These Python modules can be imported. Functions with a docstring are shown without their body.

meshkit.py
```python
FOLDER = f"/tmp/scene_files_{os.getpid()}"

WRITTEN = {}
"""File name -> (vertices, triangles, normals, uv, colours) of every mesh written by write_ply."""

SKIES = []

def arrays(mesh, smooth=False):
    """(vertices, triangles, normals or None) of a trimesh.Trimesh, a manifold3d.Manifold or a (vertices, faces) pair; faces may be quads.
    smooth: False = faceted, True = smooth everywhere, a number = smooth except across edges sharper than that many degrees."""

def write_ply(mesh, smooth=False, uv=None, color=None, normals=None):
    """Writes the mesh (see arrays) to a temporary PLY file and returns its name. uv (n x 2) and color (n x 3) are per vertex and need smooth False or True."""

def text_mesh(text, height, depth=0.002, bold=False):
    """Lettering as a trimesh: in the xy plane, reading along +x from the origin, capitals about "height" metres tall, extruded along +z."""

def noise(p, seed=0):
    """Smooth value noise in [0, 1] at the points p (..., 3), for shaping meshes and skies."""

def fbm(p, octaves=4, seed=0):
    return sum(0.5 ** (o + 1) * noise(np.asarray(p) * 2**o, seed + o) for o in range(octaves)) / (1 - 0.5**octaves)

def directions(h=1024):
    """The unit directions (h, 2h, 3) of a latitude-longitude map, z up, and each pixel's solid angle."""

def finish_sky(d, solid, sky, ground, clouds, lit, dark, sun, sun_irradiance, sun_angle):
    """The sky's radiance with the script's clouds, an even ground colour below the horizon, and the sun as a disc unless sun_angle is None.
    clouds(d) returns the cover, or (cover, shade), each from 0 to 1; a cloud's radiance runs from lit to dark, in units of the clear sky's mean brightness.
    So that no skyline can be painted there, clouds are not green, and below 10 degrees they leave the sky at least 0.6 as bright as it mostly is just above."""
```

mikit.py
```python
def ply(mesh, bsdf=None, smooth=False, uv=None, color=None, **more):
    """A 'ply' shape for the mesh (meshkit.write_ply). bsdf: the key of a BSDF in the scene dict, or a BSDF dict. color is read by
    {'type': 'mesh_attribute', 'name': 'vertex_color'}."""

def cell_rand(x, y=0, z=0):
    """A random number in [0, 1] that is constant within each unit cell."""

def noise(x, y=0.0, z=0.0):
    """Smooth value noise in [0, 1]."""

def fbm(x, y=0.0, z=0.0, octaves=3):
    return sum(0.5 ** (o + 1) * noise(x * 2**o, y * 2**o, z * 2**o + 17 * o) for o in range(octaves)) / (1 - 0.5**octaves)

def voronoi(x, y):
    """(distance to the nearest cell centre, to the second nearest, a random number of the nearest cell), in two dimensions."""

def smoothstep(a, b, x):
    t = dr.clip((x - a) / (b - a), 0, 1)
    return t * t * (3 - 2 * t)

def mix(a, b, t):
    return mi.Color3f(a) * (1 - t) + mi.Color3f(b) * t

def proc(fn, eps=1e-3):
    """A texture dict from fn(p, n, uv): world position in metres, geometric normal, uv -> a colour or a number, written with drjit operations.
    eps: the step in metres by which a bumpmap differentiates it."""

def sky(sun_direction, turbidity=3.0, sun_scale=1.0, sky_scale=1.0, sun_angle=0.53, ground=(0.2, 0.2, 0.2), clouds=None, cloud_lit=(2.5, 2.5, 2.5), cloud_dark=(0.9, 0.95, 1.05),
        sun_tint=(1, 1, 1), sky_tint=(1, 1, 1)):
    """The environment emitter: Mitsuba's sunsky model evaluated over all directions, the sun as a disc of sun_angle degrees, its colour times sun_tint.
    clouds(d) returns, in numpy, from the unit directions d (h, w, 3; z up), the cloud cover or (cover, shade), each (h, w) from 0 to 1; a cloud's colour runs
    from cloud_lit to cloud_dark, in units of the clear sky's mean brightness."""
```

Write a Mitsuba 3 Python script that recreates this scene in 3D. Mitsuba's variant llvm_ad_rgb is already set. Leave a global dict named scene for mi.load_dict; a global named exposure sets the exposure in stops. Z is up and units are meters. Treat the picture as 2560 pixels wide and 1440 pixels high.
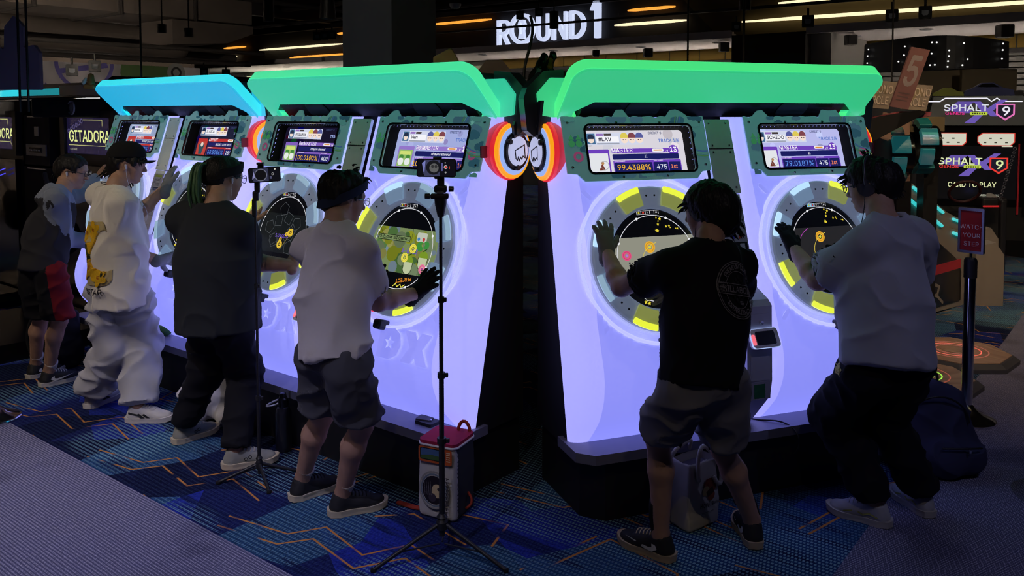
import math, numpy as np, trimesh, mitsuba as mi, drjit as dr, mikit, meshkit
import shapely.geometry as sg
from shapely import affinity
from shapely.ops import unary_union
import manifold3d as m3
T = mi.ScalarTransform4f
scene, labels = {}, {}
# ---------------------------------------------------------------- camera, exposure, large lights
PITCH = 0.05212580
scene['camera'] = {'type': 'perspective', 'fov': math.degrees(2 * math.atan(1280 / 2100.3)), 'fov_axis': 'x', 'near_clip': 0.05, 'far_clip': 200.0,
                   'principal_point_offset_x': 0.0, 'principal_point_offset_y': (720 - 392.25) / 1440,
                   'to_world': T().look_at([0, 0, 1.88], [0, math.cos(PITCH), 1.88 - math.sin(PITCH)], [0, 0, 1])}
exposure = 0.0
def rgb(c): return {'type': 'rgb', 'value': [float(x) for x in c]}
def lin(*c):
    a = np.array(c[0] if len(c) == 1 else c, float) / 255
    return np.where(a <= .04045, a / 12.92, ((a + .055) / 1.055) ** 2.4)
def emit(c, k=1.0, w=1.0): return {'type': 'area', 'radiance': rgb(np.array(c) * k), 'sampling_weight': float(w)}
# the hall's ceiling spotlights: (x, y, strength, colour, aimed at); the fixtures are built with the ceiling
WSPOT, VSPOT, ASPOT = (1.0, .84, .66), (.60, .60, 1.0), (1.0, .72, .42)
DOWNLIGHTS = [(-3.9, 1.4, 15, WSPOT, (-2.7, 4.9), 26), (-4.6, 2.6, 9, WSPOT, (-3.0, 5.6), 24), (-1.9, 1.0, 36, VSPOT, (-2.1, 2.6), 27), (-.8, -.2, 5.5, WSPOT, (-1.0, 3.9), 22), (2.6, .6, 6.5, (.42, .46, 1.0), (2.7, 3.9), 26), (.9, -.2, 3.2, WSPOT, (1.2, 3.5), 24),
              (4.4, 3.4, 15, ASPOT, (4.3, 7.4), 34), (6.2, 5.6, 12, WSPOT, (6.4, 9.4), 40), (1.6, 3.0, 20, ASPOT, (3.1, 6.4, 1.9), 20)]  # last spot is added only to brighten the cards and slanted sign
# ---------------------------------------------------------------- helpers
class Mats(dict):
    pass
def mat(name, color, rough=.6, metal=0.0, spec=.5, bump=None, **more):
    d = {'type': 'principled', 'base_color': color if isinstance(color, dict) else rgb(color), 'roughness': float(rough), 'metallic': float(metal), 'specular': float(spec), **more}
    if bump is not None:
        d = {'type': 'bumpmap', 'arbitrary': bump[0], 'scale': bump[1], 'bsdf': d}
        d['arbitrary'] = bump[0]
    scene['mat_' + name] = {'type': 'twosided', 'bsdf': d}
    return 'mat_' + name
def key_for(name):
    if name not in scene and name not in labels and not any(k.startswith(name + '__') for k in scene): return name
    i = 1
    while True:
        k = '%s_%03d' % (name, i)
        if k not in USED: return k
        i += 1
USED = set()
def uniq(name):
    k, i = name, 0
    while k in USED:
        i += 1; k = '%s_%03d' % (name, i)
    USED.add(k); return k
def thing(name, label=None, cat=None, group=None, kind=None):
    k = uniq(name)
    if label or kind:
        labels[k] = {}
        if label: labels[k]['label'] = label
        if cat: labels[k]['category'] = cat
        if group: labels[k]['group'] = group
        if kind: labels[k]['kind'] = kind
    return k
def put(name, mesh, bsdf, smooth=False, parent=None, tw=None, em=None, uv=None, color=None, label=None):
    k = uniq(parent + '__' + name if parent else name)
    d = mesh if isinstance(mesh, dict) else mikit.ply(mesh, bsdf, smooth, uv=uv, color=color)
    d = dict(d)
    if tw is not None: d['to_world'] = tw
    if em is not None: d['emitter'] = em
    scene[k] = d
    if label: labels[k] = {'label': label}
    return k
def solo(name, mesh, bsdf, label, cat, smooth=False, group=None, **kw):
    k = thing(name, label, cat, group)
    d = mikit.ply(mesh, bsdf, smooth, uv=kw.get('uv'), color=kw.get('color'))
    if kw.get('tw') is not None: d['to_world'] = kw['tw']
    if kw.get('em') is not None: d['emitter'] = kw['em']
    scene[k] = d
    return k
def struct(name, mesh, bsdf, smooth=False, parent=None, **kw):
    k = put(name, mesh, bsdf, smooth, parent, **kw)
    if not parent: labels[k] = {'kind': 'structure'}
    return k
cat = trimesh.util.concatenate
def tm(v, f): return trimesh.Trimesh(np.asarray(v, float), np.asarray(f, int), process=False)
def box(cx, cy, cz, sx, sy, sz, R=None):
    b = trimesh.creation.box((sx, sy, sz))
    if R is not None: b.apply_transform(R)
    b.apply_translation((cx, cy, cz)); return b
def bb(x0, x1, y0, y1, z0, z1): return box((x0 + x1) / 2, (y0 + y1) / 2, (z0 + z1) / 2, x1 - x0, y1 - y0, z1 - z0)
def man(mesh): return m3.Manifold(m3.Mesh(np.asarray(mesh.vertices, np.float32), np.asarray(mesh.faces, np.uint32)))
def unman(m):
    a = m.to_mesh(); return tm(a.vert_properties[:, :3], a.tri_verts)
def rbox(cx, cy, cz, sx, sy, sz, r=.01, n=10):
    """a box with rounded edges"""
    r = min(r, sx / 2 * .99, sy / 2 * .99, sz / 2 * .99)
    s = m3.Manifold.sphere(r, n)
    pts = [s.translate((cx + a * (sx / 2 - r), cy + b * (sy / 2 - r), cz + c * (sz / 2 - r))) for a in (-1, 1) for b in (-1, 1) for c in (-1, 1)]
    return unman(m3.Manifold.batch_hull(pts))
def frame(o, x, y=None, z=None):
    """4x4 from origin and axes; two axes given, third completed"""
    if z is None: z = np.cross(x, y)
    if y is None: y = np.cross(z, x)
    if x is None: x = np.cross(y, z)
    M = np.eye(4); M[:3, 0], M[:3, 1], M[:3, 2], M[:3, 3] = x, y, z, o; return M
def unit(v): v = np.asarray(v, float); return v / (np.linalg.norm(v) + 1e-12)
def tube(pts, r, n=8, closed=False):
    p = np.asarray(pts, float); r = np.broadcast_to(r, (len(p),)).astype(float)
    t = np.gradient(p, axis=0); t /= np.linalg.norm(t, axis=1, keepdims=True) + 1e-12
    a = np.zeros_like(p); ref = np.array([0, 0, 1.0]) if abs(t[0, 2]) < .9 else np.array([1.0, 0, 0])
    for i in range(len(p)):
        ref = ref - t[i] * np.dot(ref, t[i]); ref /= np.linalg.norm(ref) + 1e-12; a[i] = ref
    b = np.cross(t, a); ang = np.arange(n) * 2 * np.pi / n
    v = (p[:, None] + r[:, None, None] * (np.cos(ang)[None, :, None] * a[:, None] + np.sin(ang)[None, :, None] * b[:, None])).reshape(-1, 3)
    f = []
    for i in range(len(p) - 1):
        for j in range(n):
            q = [i * n + j, i * n + (j + 1) % n, (i + 1) * n + (j + 1) % n, (i + 1) * n + j]
            f += [[q[0], q[1], q[2]], [q[0], q[2], q[3]]]
    v = np.vstack([v, p[:1], p[-1:]]); c0, c1 = len(v) - 2, len(v) - 1; m = (len(p) - 1) * n
    for j in range(n):
        f += [[c0, (j + 1) % n, j], [c1, m + j, m + (j + 1) % n]]
    return tm(v, f)
def bar(a, b, r, n=8): return tube([a, b], r, n)
def curve(pts, n=24):
    from scipy.interpolate import CubicSpline
    p = np.asarray(pts, float); s = np.r_[0, np.cumsum(np.linalg.norm(np.diff(p, axis=0), axis=1))]
    return CubicSpline(s, p)(np.linspace(0, s[-1], n))
def lathe(prof, n=32, M=None):
    """profile [(r, z)] turned round z"""
    m = trimesh.creation.revolve(np.asarray(prof, float), sections=n)
    if M is not None: m.apply_transform(M)
    return m
def prism(poly, h, M=None, z0=0.0):
    """polygon (points or shapely) in local xy raised along z from z0 by h"""
    g = poly if hasattr(poly, 'geom_type') else sg.Polygon(poly)
    gs = list(getattr(g, 'geoms', [g]))
    ms = [trimesh.creation.extrude_polygon(q, h, engine='earcut') for q in gs if q.area > 1e-9]
    m = cat(ms); m.apply_translation((0, 0, z0))
    if M is not None:
        m.apply_transform(M)
    return m
def rrect(x0, x1, y0, y1, r=.02): return sg.box(x0 + r, y0 + r, x1 - r, y1 - r).buffer(r, quad_segs=5)
def circ(x, y, r, n=8): return sg.Point(x, y).buffer(r, quad_segs=n)
def ringp(x, y, r1, r0, n=12): return circ(x, y, r1, n).difference(circ(x, y, r0, n))
def star(x, y, r, k=5, q=.45, a0=90):
    a = np.radians(a0 + np.arange(2 * k) * 180 / k); rr = np.where(np.arange(2 * k) % 2, r * q, r)
    return sg.Polygon(np.c_[x + rr * np.cos(a), y + rr * np.sin(a)])
def line(pts, w): return sg.LineString(pts).buffer(w / 2, quad_segs=3, cap_style='round')
_T = {}
def text_tris(s, h, bold=False):
    k = (s, bold)
    if k not in _T:
        m = meshkit.text_mesh(s, 1.0, .1, bold)
        keep = m.face_normals[:, 2] > .9
        _T[k] = (m.vertices[:, :2].copy(), m.faces[keep])
    v, f = _T[k]
    return v * h, f
def text_poly(s, h, bold=True):
    v, f = text_tris(s, h, bold)
    return unary_union([sg.Polygon(v[t]).buffer(h * .002) for t in f])
class Canvas:
    """flat print: coloured polygons lying on one another, each a hair above the last; lin colours"""
    def __init__(self, dz=.00012): self.v, self.f, self.c, self.z, self.dz = [], [], [], 0, dz; self.n = 0
    def _add(self, v, f, col):
        v = np.asarray(v, float); self.v.append(np.c_[v[:, :2], np.full(len(v), self.z * self.dz)]); self.f.append(np.asarray(f) + self.n)
        self.c.append(np.tile(np.asarray(col, float), (len(v), 1))); self.n += len(v)
    def poly(self, p, col):
        g = p if hasattr(p, 'geom_type') else sg.Polygon(p)
        for q in getattr(g, 'geoms', [g]):
            if q.geom_type != 'Polygon' or q.area < 1e-10: continue
            v, f = trimesh.creation.triangulate_polygon(q, engine='earcut'); self._add(v, f, col)
        self.z += 1; return self
    def rect(self, x0, x1, y0, y1, col, r=0.0): return self.poly(rrect(x0, x1, y0, y1, r) if r else sg.box(x0, y0, x1, y1), col)
    def text(self, s, x, y, h, col, bold=True, anchor='l', sx=1.0, rot=0.0):
        v, f = text_tris(s, h, bold); v = v.copy(); v[:, 0] *= sx
        w = v[:, 0].max()
        if anchor == 'c': v[:, 0] -= w / 2
        if anchor == 'r': v[:, 0] -= w
        if rot:
            c, q = math.cos(rot), math.sin(rot); v = v @ np.array([[c, q], [-q, c]])
        self._add(v + [x, y], f, col); self.z += 1; return self
    def mesh(self, M=None, warp=None):
        v, f, c = np.vstack(self.v), np.vstack(self.f), np.vstack(self.c)
        if warp is not None:
            v2, f2, ix = trimesh.remesh.subdivide_to_size(v, f, .016, max_iter=12, return_index=True); c2 = np.zeros((len(v2), 3))
            for q in range(3): c2[f2[:, q]] = c[f[ix][:, 0]]
            v, f, c = warp(v2), f2, c2
        m = tm(v, f)
        if M is not None: m.apply_transform(M)
        n = np.cross(m.vertices[f[:, 1]] - m.vertices[f[:, 0]], m.vertices[f[:, 2]] - m.vertices[f[:, 0]])
        return m, c
    def put(self, name, parent, M=None, em=None, w=.02, tw=None, warp=None, label=None, bsdf=None):
        m, c = self.mesh(M, warp)
        if em: d = mikit.ply(m, 'mat_screen', False, color=c * em); d['emitter'] = {'type': 'area', 'radiance': {'type': 'mesh_attribute', 'name': 'vertex_color'}, 'sampling_weight': float(w)}
        else: d = mikit.ply(m, bsdf or 'mat_print', False, color=c)
        return put(name, d, None, parent=parent, tw=tw, label=label)
W8 = (.9, .9, .9)
mat('screen', (.01, .01, .012), .25)
scene['mat_print'] = {'type': 'twosided', 'bsdf': {'type': 'principled', 'base_color': {'type': 'mesh_attribute', 'name': 'vertex_color'}, 'roughness': .6, 'specular': .3}}
scene['mat_gloss_print'] = {'type': 'twosided', 'bsdf': {'type': 'principled', 'base_color': {'type': 'mesh_attribute', 'name': 'vertex_color'}, 'roughness': .18, 'specular': .5}}
mat('black', (.012, .012, .014), .5); mat('black_gloss', (.006, .006, .008), .15); mat('black_soft', (.01, .01, .011), .85, spec=.2)
mat('dark_metal', (.05, .05, .06), .4, .6); mat('chrome', (.75, .75, .78), .12, 1.0); mat('steel', (.45, .46, .5), .35, 1.0)
mat('white_plastic', (.62, .62, .68), .4); mat('grey_plastic', (.3, .32, .36), .4); mat('dark_grey', (.06, .06, .07), .6)
mat('red_plastic', (.55, .03, .05), .4); mat('orange_plastic', (.8, .3, .02), .4); mat('yellow_plastic', (.8, .6, .05), .4)
scene['mat_glow'] = {'type': 'twosided', 'bsdf': {'type': 'diffuse', 'reflectance': rgb((.35, .35, .36))}}
# ---------------------------------------------------------------- floor, room
UA = -.664   # the hall's main axis, the direction of the cabinet row
U, V = np.array([math.cos(UA), math.sin(UA), 0]), np.array([-math.sin(UA), math.cos(UA), 0])
def uvw(u, v, z=0.0): return U * u + V * v + np.array([0, 0, z])
MUV = frame([0, 0, 0], U, V)
def dseg(px, py, a, b):
    ax, ay = a; dx, dy = b[0] - ax, b[1] - ay
    t = dr.clip(((px - ax) * dx + (py - ay) * dy) / (dx * dx + dy * dy + 1e-9), 0, 1)
    return dr.sqrt(dr.square(px - ax - t * dx) + dr.square(py - ay - t * dy))
ZIG = [[(.02, .1), (.3, .16), (.37, .3), (.62, .24), (.7, .42), (.98, .36)], [(.05, .02), (.33, .08), (.4, .2), (.66, .15), (.75, .33), (1.0, .27)],
       [(.1, .55), (.18, .95)], [(.14, .53), (.23, .97)], [(.23, .97), (.52, .9), (.6, .72), (.88, .8), (.93, .62)], [(.45, .5), (.55, .62), (.85, .56)]]
def carpet(p, n, uv):
    u = p.x * U[0] + p.y * U[1]; v = p.x * V[0] + p.y * V[1]
    wob = mikit.noise(u * 3, v * 3) * .06
    cx, cy = u / 1.25, v / 1.05
    row = dr.floor(cy); cx = cx + row * .37
    fx, fy = cx - dr.floor(cx), cy - row
    d = mi.Float(9)
    for L in ZIG:
        for a, b in zip(L[:-1], L[1:]): d = dr.minimum(d, dseg(fx, fy, a, b))
    ln = (1 - mikit.smoothstep(.003, .0065, d)) * mikit.smoothstep(.25, .6, mikit.noise(u * 14, v * 14, 3.0) + .1)
    s1, s2, c1 = mikit.voronoi(u * 1.6 + v * .7 + wob, v * 2.3 - u * .3)
    t1, t2, c2 = mikit.voronoi(u * 2.4 - v * 1.1 + 7, v * 1.5 + u * .9 + 3)
    base = mikit.mix((.010, .014, .080), (.016, .027, .25), mikit.smoothstep(.25, .75, c1))
    base = mikit.mix(base, (.020, .070, .15), mikit.smoothstep(.66, .72, c2) * .8)
    base = mikit.mix(base, (.006, .008, .040), 1 - mikit.smoothstep(.28, .34, c2))
    brush = mikit.smoothstep(.56, .72, mikit.fbm(u * 2.5, v * 16, 1.0))
    base = mikit.mix(base, (.008, .013, .06), brush * .85)
    q, r = u * 62, v * 40
    q = q + .5 * (dr.floor(r) - 2 * dr.floor(dr.floor(r) / 2))
    qa, ra = q - dr.floor(q) - .5, r - dr.floor(r) - .5
    dot = (1 - mikit.smoothstep(.25, .38, dr.abs(qa))) * (1 - mikit.smoothstep(.2, .34, dr.abs(ra)))
    light = mikit.smoothstep(.45, .6, mikit.noise(u * 1.7 + 3, v * 2.6, 5.0))
    teal = mikit.smoothstep(.66, .72, c2)
    base = base * (.62 + .5 * mikit.noise(u * 190, v * 120))
    base = mikit.mix(base, (.20, .36, .42), dot * (.06 + .55 * light + .35 * teal))
    return mikit.mix(base, (.50, .20, .05), ln)
def walk(p, n, uv):
    u = p.x * U[0] + p.y * U[1]; v = p.x * V[0] + p.y * V[1]
    q, r = u * 95 + mikit.noise(u * 40, v * 40) * .6, v * 70
    q = q + .5 * (dr.floor(r) - 2 * dr.floor(dr.floor(r) / 2))
    qa, ra = q - dr.floor(q) - .5, r - dr.floor(r) - .5
    dot = (1 - mikit.smoothstep(.2, .45, dr.abs(qa))) * (1 - mikit.smoothstep(.15, .4, dr.abs(ra)))
    dot = dot * (.55 + .45 * mikit.cell_rand(dr.floor(q), dr.floor(r)))
    st = mikit.smoothstep(.62, .8, mikit.fbm(p.x * 2.2, p.y * 2.2, 2.0)) * .35
    return mikit.mix((.085, .085, .16), (.40, .39, .50), dot) * (1 - st)
mat('carpet', mikit.proc(carpet), .95, spec=.1); mat('walkway', mikit.proc(walk), .95, spec=.1)
KU, KV = 1.30 * U[0] + 3.32 * U[1], -3.16 * V[0] + 5.1 * V[1]   # corner of the patterned field in (u, v)
def slab(u0, u1, v0, v1, z0, z1):
    b = bb(u0, u1, v0, v1, z0, z1); b.apply_transform(MUV); return b
struct('floor', slab(-16, KU, KV, 34, -.1, 0), 'mat_carpet')
struct('floor_walkway', cat([slab(-16, 16, -10, KV, -.1, 0), slab(KU, KU + 1.75, KV, 34, -.1, 0)]), 'mat_walkway')
struct('floor_far', slab(KU + 1.75, 16, KV, 34, -.1, 0), 'mat_carpet')
# ceiling: black deck with steel decking ribs
mat('ceiling', (.03, .028, .027), .8); mat('truss', (.035, .03, .028), .7)
CZ = 5.3
struct('ceiling', slab(-24, 16, -10, 40, CZ, CZ + .2), 'mat_ceiling')
struct('trim_1', cat([slab(-24, 16, v - .06, v + .06, CZ - .32, CZ) for v in np.arange(-8, 20.5, 2.3)] + [slab(u - .04, u + .04, -10, 22, CZ - .16, CZ) for u in np.arange(-20, 15, 1.6)]), 'mat_truss')
mat('wall_dark', (.03, .028, .03), .8); mat('fascia', (.022, .02, .021), .7); mat('fascia_brown', (.10, .075, .028), .7); mat('soffit', (.72, .68, .72), .6)
mat('store_wall', (.45, .43, .36), .7); mat('tile_yellow', (.80, .55, .10), .5)
struct('wall_right', slab(16, 16.2, -10, 40, 0, CZ), 'mat_wall_dark')
struct('wall_front', slab(-24, 16, -10.2, -10, 0, CZ), 'mat_wall_dark')
# ---------------------------------------------------------------- rhythm game cabinets (two players each)
TL_, ZC = .314, 1.189
EX, EV, EN = np.array([1.0, 0, 0]), np.array([0, math.sin(TL_), math.cos(TL_)]), np.array([0, -math.cos(TL_), math.sin(TL_)])
def PL(x, v, off=0.0): return frame(np.array([x, 0, ZC]) + EV * v + EN * off, EX, EV)     # frame on the tilted front plane
CABS = {'A': (-2.53157687, 5.89148766, -.67088329), 'B': (-.9419577, 4.56209593, -.66286898), 'C': (1.15162989, 4.13985995, .34657665)}
def ctw(c):
    x, y, th = CABS[c]; return T().translate([x, y, 0]).rotate([0, 0, 1], math.degrees(th))
def c2w(c, P):
    x, y, th = CABS[c]; P = np.atleast_2d(P); ct, st = math.cos(th), math.sin(th)
    return np.c_[x + P[:, 0] * ct - P[:, 1] * st, y + P[:, 0] * st + P[:, 1] * ct, P[:, 2]]
CP = .497
def front_y(z):
    zs = [.335, .38, .43, .48, .54, .60, .66, .72, .80, .9, 1.0, 1.9]
    ys = [.015, -.03, -.075, -.115, -.145, -.163, -.167, -.158, -.130, -.0943, -.0616, .2319]
    from scipy.interpolate import PchipInterpolator
    return PchipInterpolator(zs, ys)(z)
def back_y(z): return .05 + (z - .335) * (.305 - .05) / (1.55 - .335)
def panel_mesh(x0, x1, out, zt=1.86):
    """backlit moulded front of one player's half; out = -1 / +1: the side that is the cabinet's outer end"""
    xs = np.unique(np.r_[x0 + .085 * (1 - np.cos(np.linspace(0, np.pi / 2, 12))), np.linspace(x0 + .085, x1 - .085, 30), x1 - .085 * (1 - np.cos(np.linspace(0, np.pi / 2, 12)))])
    zs = np.r_[np.linspace(.335, .8, 32), np.linspace(.82, zt, 40)]
    X, Z = np.meshgrid(xs, zs)
    f, b = front_y(Z), back_y(Z)
    def edge(d, r, depth):
        q = np.clip(1 - d / r, 0, 1); return depth * (1 - np.sqrt(np.maximum(0, 1 - q ** 2.2)))
    dl, dr_ = X - x0, x1 - X
    ind = np.minimum(.06, np.maximum(b - f, .01))
    Y = f + (edge(dl, .085, np.where(out < 0, b - f, ind)) + edge(dr_, .085, np.where(out > 0, b - f, ind)))
    # a shallow dish round the play field and soft upright flutes beside it
    c = CP * out; R = np.hypot(X - c, (Z - ZC) / math.cos(TL_))
    Y += .014 * np.exp(-((R - .372) / .022) ** 2) - .012 * np.exp(-((R - .408) / .016) ** 2) * (R > .30)
    for xf in (x0 + .10, x1 - .10): Y -= .008 * np.exp(-((X - xf) / .02) ** 2) * np.clip((Z - .55) / .2, 0, 1)
    # lower inner corner flares out to the middle
    v = np.stack([X, Y, Z], -1).reshape(-1, 3); n = len(xs); m = len(zs)
    i, j = np.meshgrid(np.arange(m - 1), np.arange(n - 1), indexing='ij'); a = i * n + j
    q = np.stack([a, a + 1, a + n + 1, a + n], -1).reshape(-1, 4)
    f = np.vstack([q[:, [0, 1, 2]], q[:, [0, 2, 3]]])
    ce = v[f].mean(1); vv = (ce[:, 2] - ZC) / math.cos(TL_)
    hole = (np.abs(ce[:, 0] - c) < .295) & (vv > .418) & (vv < .66) | ((np.hypot(ce[:, 0] - c, vv)) < .235)
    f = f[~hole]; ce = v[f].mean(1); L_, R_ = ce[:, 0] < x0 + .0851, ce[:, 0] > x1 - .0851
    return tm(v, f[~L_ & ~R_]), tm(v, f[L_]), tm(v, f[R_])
PANEL_E = np.array([.245, .262, .90]); FLUTE_E = np.array([.36, .36, 1.02])  # brighter flutes: light on the relief edges is put into their emission
mat('panel', (.62, .62, .72), .45)
mat('ring', (.36, .39, .44), .25, spec=.6); mat('teal_metal', (.78, .86, .84), .45); mat('lilac_metal', (.34, .34, .44), .4, .3)
mat('deck', (.20, .20, .27), .45, .3); mat('cab_black', (.010, .010, .012), .55)
mat('plate_print_base', (.40, .55, .54), .3)
proto = []        # (path, ply dict, emitter) shared by the three cabinets
def cp(path, mesh, bsdf, smooth=False, em=None): proto.append((path, mikit.ply(mesh, bsdf, smooth), em))
# body, base, deck
yz = [(.05, .335), (.30, 1.55), (.315, 1.90), (.44, 1.90), (.44, .30), (.05, .30)]
MX = lambda x0: np.array([[0, 0, 1, x0], [1, 0, 0, 0], [0, 1, 0, 0], [0, 0, 0, 1.0]])
cp('body', prism(yz, 1.85, MX(-.925)), 'mat_cab_black')
cp('base', prism([(-.80, -.09), (.80, -.09), (.89, .0), (.90, .44), (-.90, .44), (-.89, .0)], .30), 'mat_cab_black')
dk = sg.Polygon([(-.88, -.155), (.88, -.155), (.95, -.09), (.95, .12), (-.95, .12), (-.95, -.09)])
cp('deck', prism(dk, .045, None, .297), 'mat_deck')
for s in (-1, 1):
    cx = CP * s
    x0, x1 = (-.93, -.105) if s < 0 else (.035, .93)
    pn = 'player_panel' if s < 0 else 'player_panel_001'
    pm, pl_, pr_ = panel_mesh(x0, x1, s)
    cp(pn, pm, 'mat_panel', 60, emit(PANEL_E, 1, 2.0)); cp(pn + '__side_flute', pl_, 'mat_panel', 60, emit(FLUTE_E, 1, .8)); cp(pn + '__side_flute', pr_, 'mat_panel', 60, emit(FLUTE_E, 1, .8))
    # kick strip with screws
    cp('kick_strip', prism(rrect(cx - .33, cx + .33, .337, .372, .008), .012, frame([0, -.045, 0], [1, 0, 0], unit([0, .55, 1]))), 'mat_lilac_metal')
    for k in (-.32, 0, .32): cp('screw', lathe([(0, .008), (.006, .007), (.008, .003), (.008, 0)], 10, frame([cx + k, -.058 + .19, .352], [1, 0, 0], unit([0, .55, 1])) @ np.eye(4)), 'mat_chrome')
    # LED ring groove round the play field
    ang = np.linspace(0, 2 * np.pi, 73)
    P = lambda r, off: np.array([np.array([cx + r * math.sin(a), 0, ZC]) + EV * r * math.cos(a) + EN * off for a in ang])
    cp(pn + '__led_ring', tube(P(.398, .010), .0085, 10), 'mat_glow', True, emit((.52, .54, .98), 1.0, .6))
    cp(pn + '__led_ring', tube(P(.350, .006), .007, 8), 'mat_glow', True, emit((.36, .40, .85), 1.0, .4))
    # clear moulded ring
    prof = [(.238, -.004), (.238, .012), (.243, .020), (.262, .030), (.325, .038), (.337, .036), (.345, .028), (.349, .0), (.349, -.03)]
    th = np.linspace(0, 2 * np.pi, 97); v = []
    for a in th[:-1]:
        for r, o in prof: v.append(np.array([cx + r * math.sin(a), 0, ZC]) + EV * r * math.cos(a) + EN * o)
    n = len(prof); f = []
    for i in range(96):
        for j in range(n - 1):
            a, b = i * n + j, ((i + 1) % 96) * n + j
            f += [[a, b + 1, a + 1], [a, b, b + 1]]
    cp(pn + '__ring', tm(v, f), 'mat_ring', 35, emit((.075, .095, .15), 1, .1))
    for k in range(16):
        if k % 2 == 0 or True:
            a = math.radians(11.25 + 22.5 * k) + (math.radians(7) if k % 2 else -math.radians(7)); r = .30
            cp(pn + '__ring_bolt', lathe([(0, .004), (.004, .003), (.005, 0)], 8, PL(cx + r * math.sin(a), r * math.cos(a), .036)), 'mat_black')
    # short relief ticks beside the ring
    for a in (45, 135, 225, 315):
        q = math.radians(a); d = np.array([math.sin(q), math.cos(q)])
        cp(pn + '__relief_tick', prism(line([d * .425, d * .475], .022), .010, PL(cx, 0, -.004)), 'mat_panel', 30, emit(PANEL_E * .93, 1, .02))
    # raised DX lettering
    LD = sg.Polygon([(-.17, -.07), (-.17, .07), (-.09, .07), (-.045, .045), (-.03, 0), (-.045, -.045), (-.09, -.07)]).buffer(.008)
    D = LD.difference(star(-.10, 0, .036)); X = sg.Polygon([(0, .07), (.055, .07), (.08, .03), (.105, .07), (.16, .07), (.115, 0), (.16, -.07), (.105, -.07), (.08, -.035), (.055, -.07), (0, -.07), (.045, 0)]).buffer(.006)
    ME = frame([cx + .155, float(front_y(.745)) - .0005, .745], [1, 0, 0], unit([0, float(front_y(.80) - front_y(.69)), .11]))
    for g in (D, X): cp(pn + '__raised_letter', prism(g, .012, ME, -.003), 'mat_panel', 30, emit(PANEL_E * .95, 1, .02))
    # printed acrylic top plate with its window
    ox, ix = (cx + s * .405, cx - s * .372)
    lo, hi = min(ox, ix), max(ox, ix)
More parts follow.
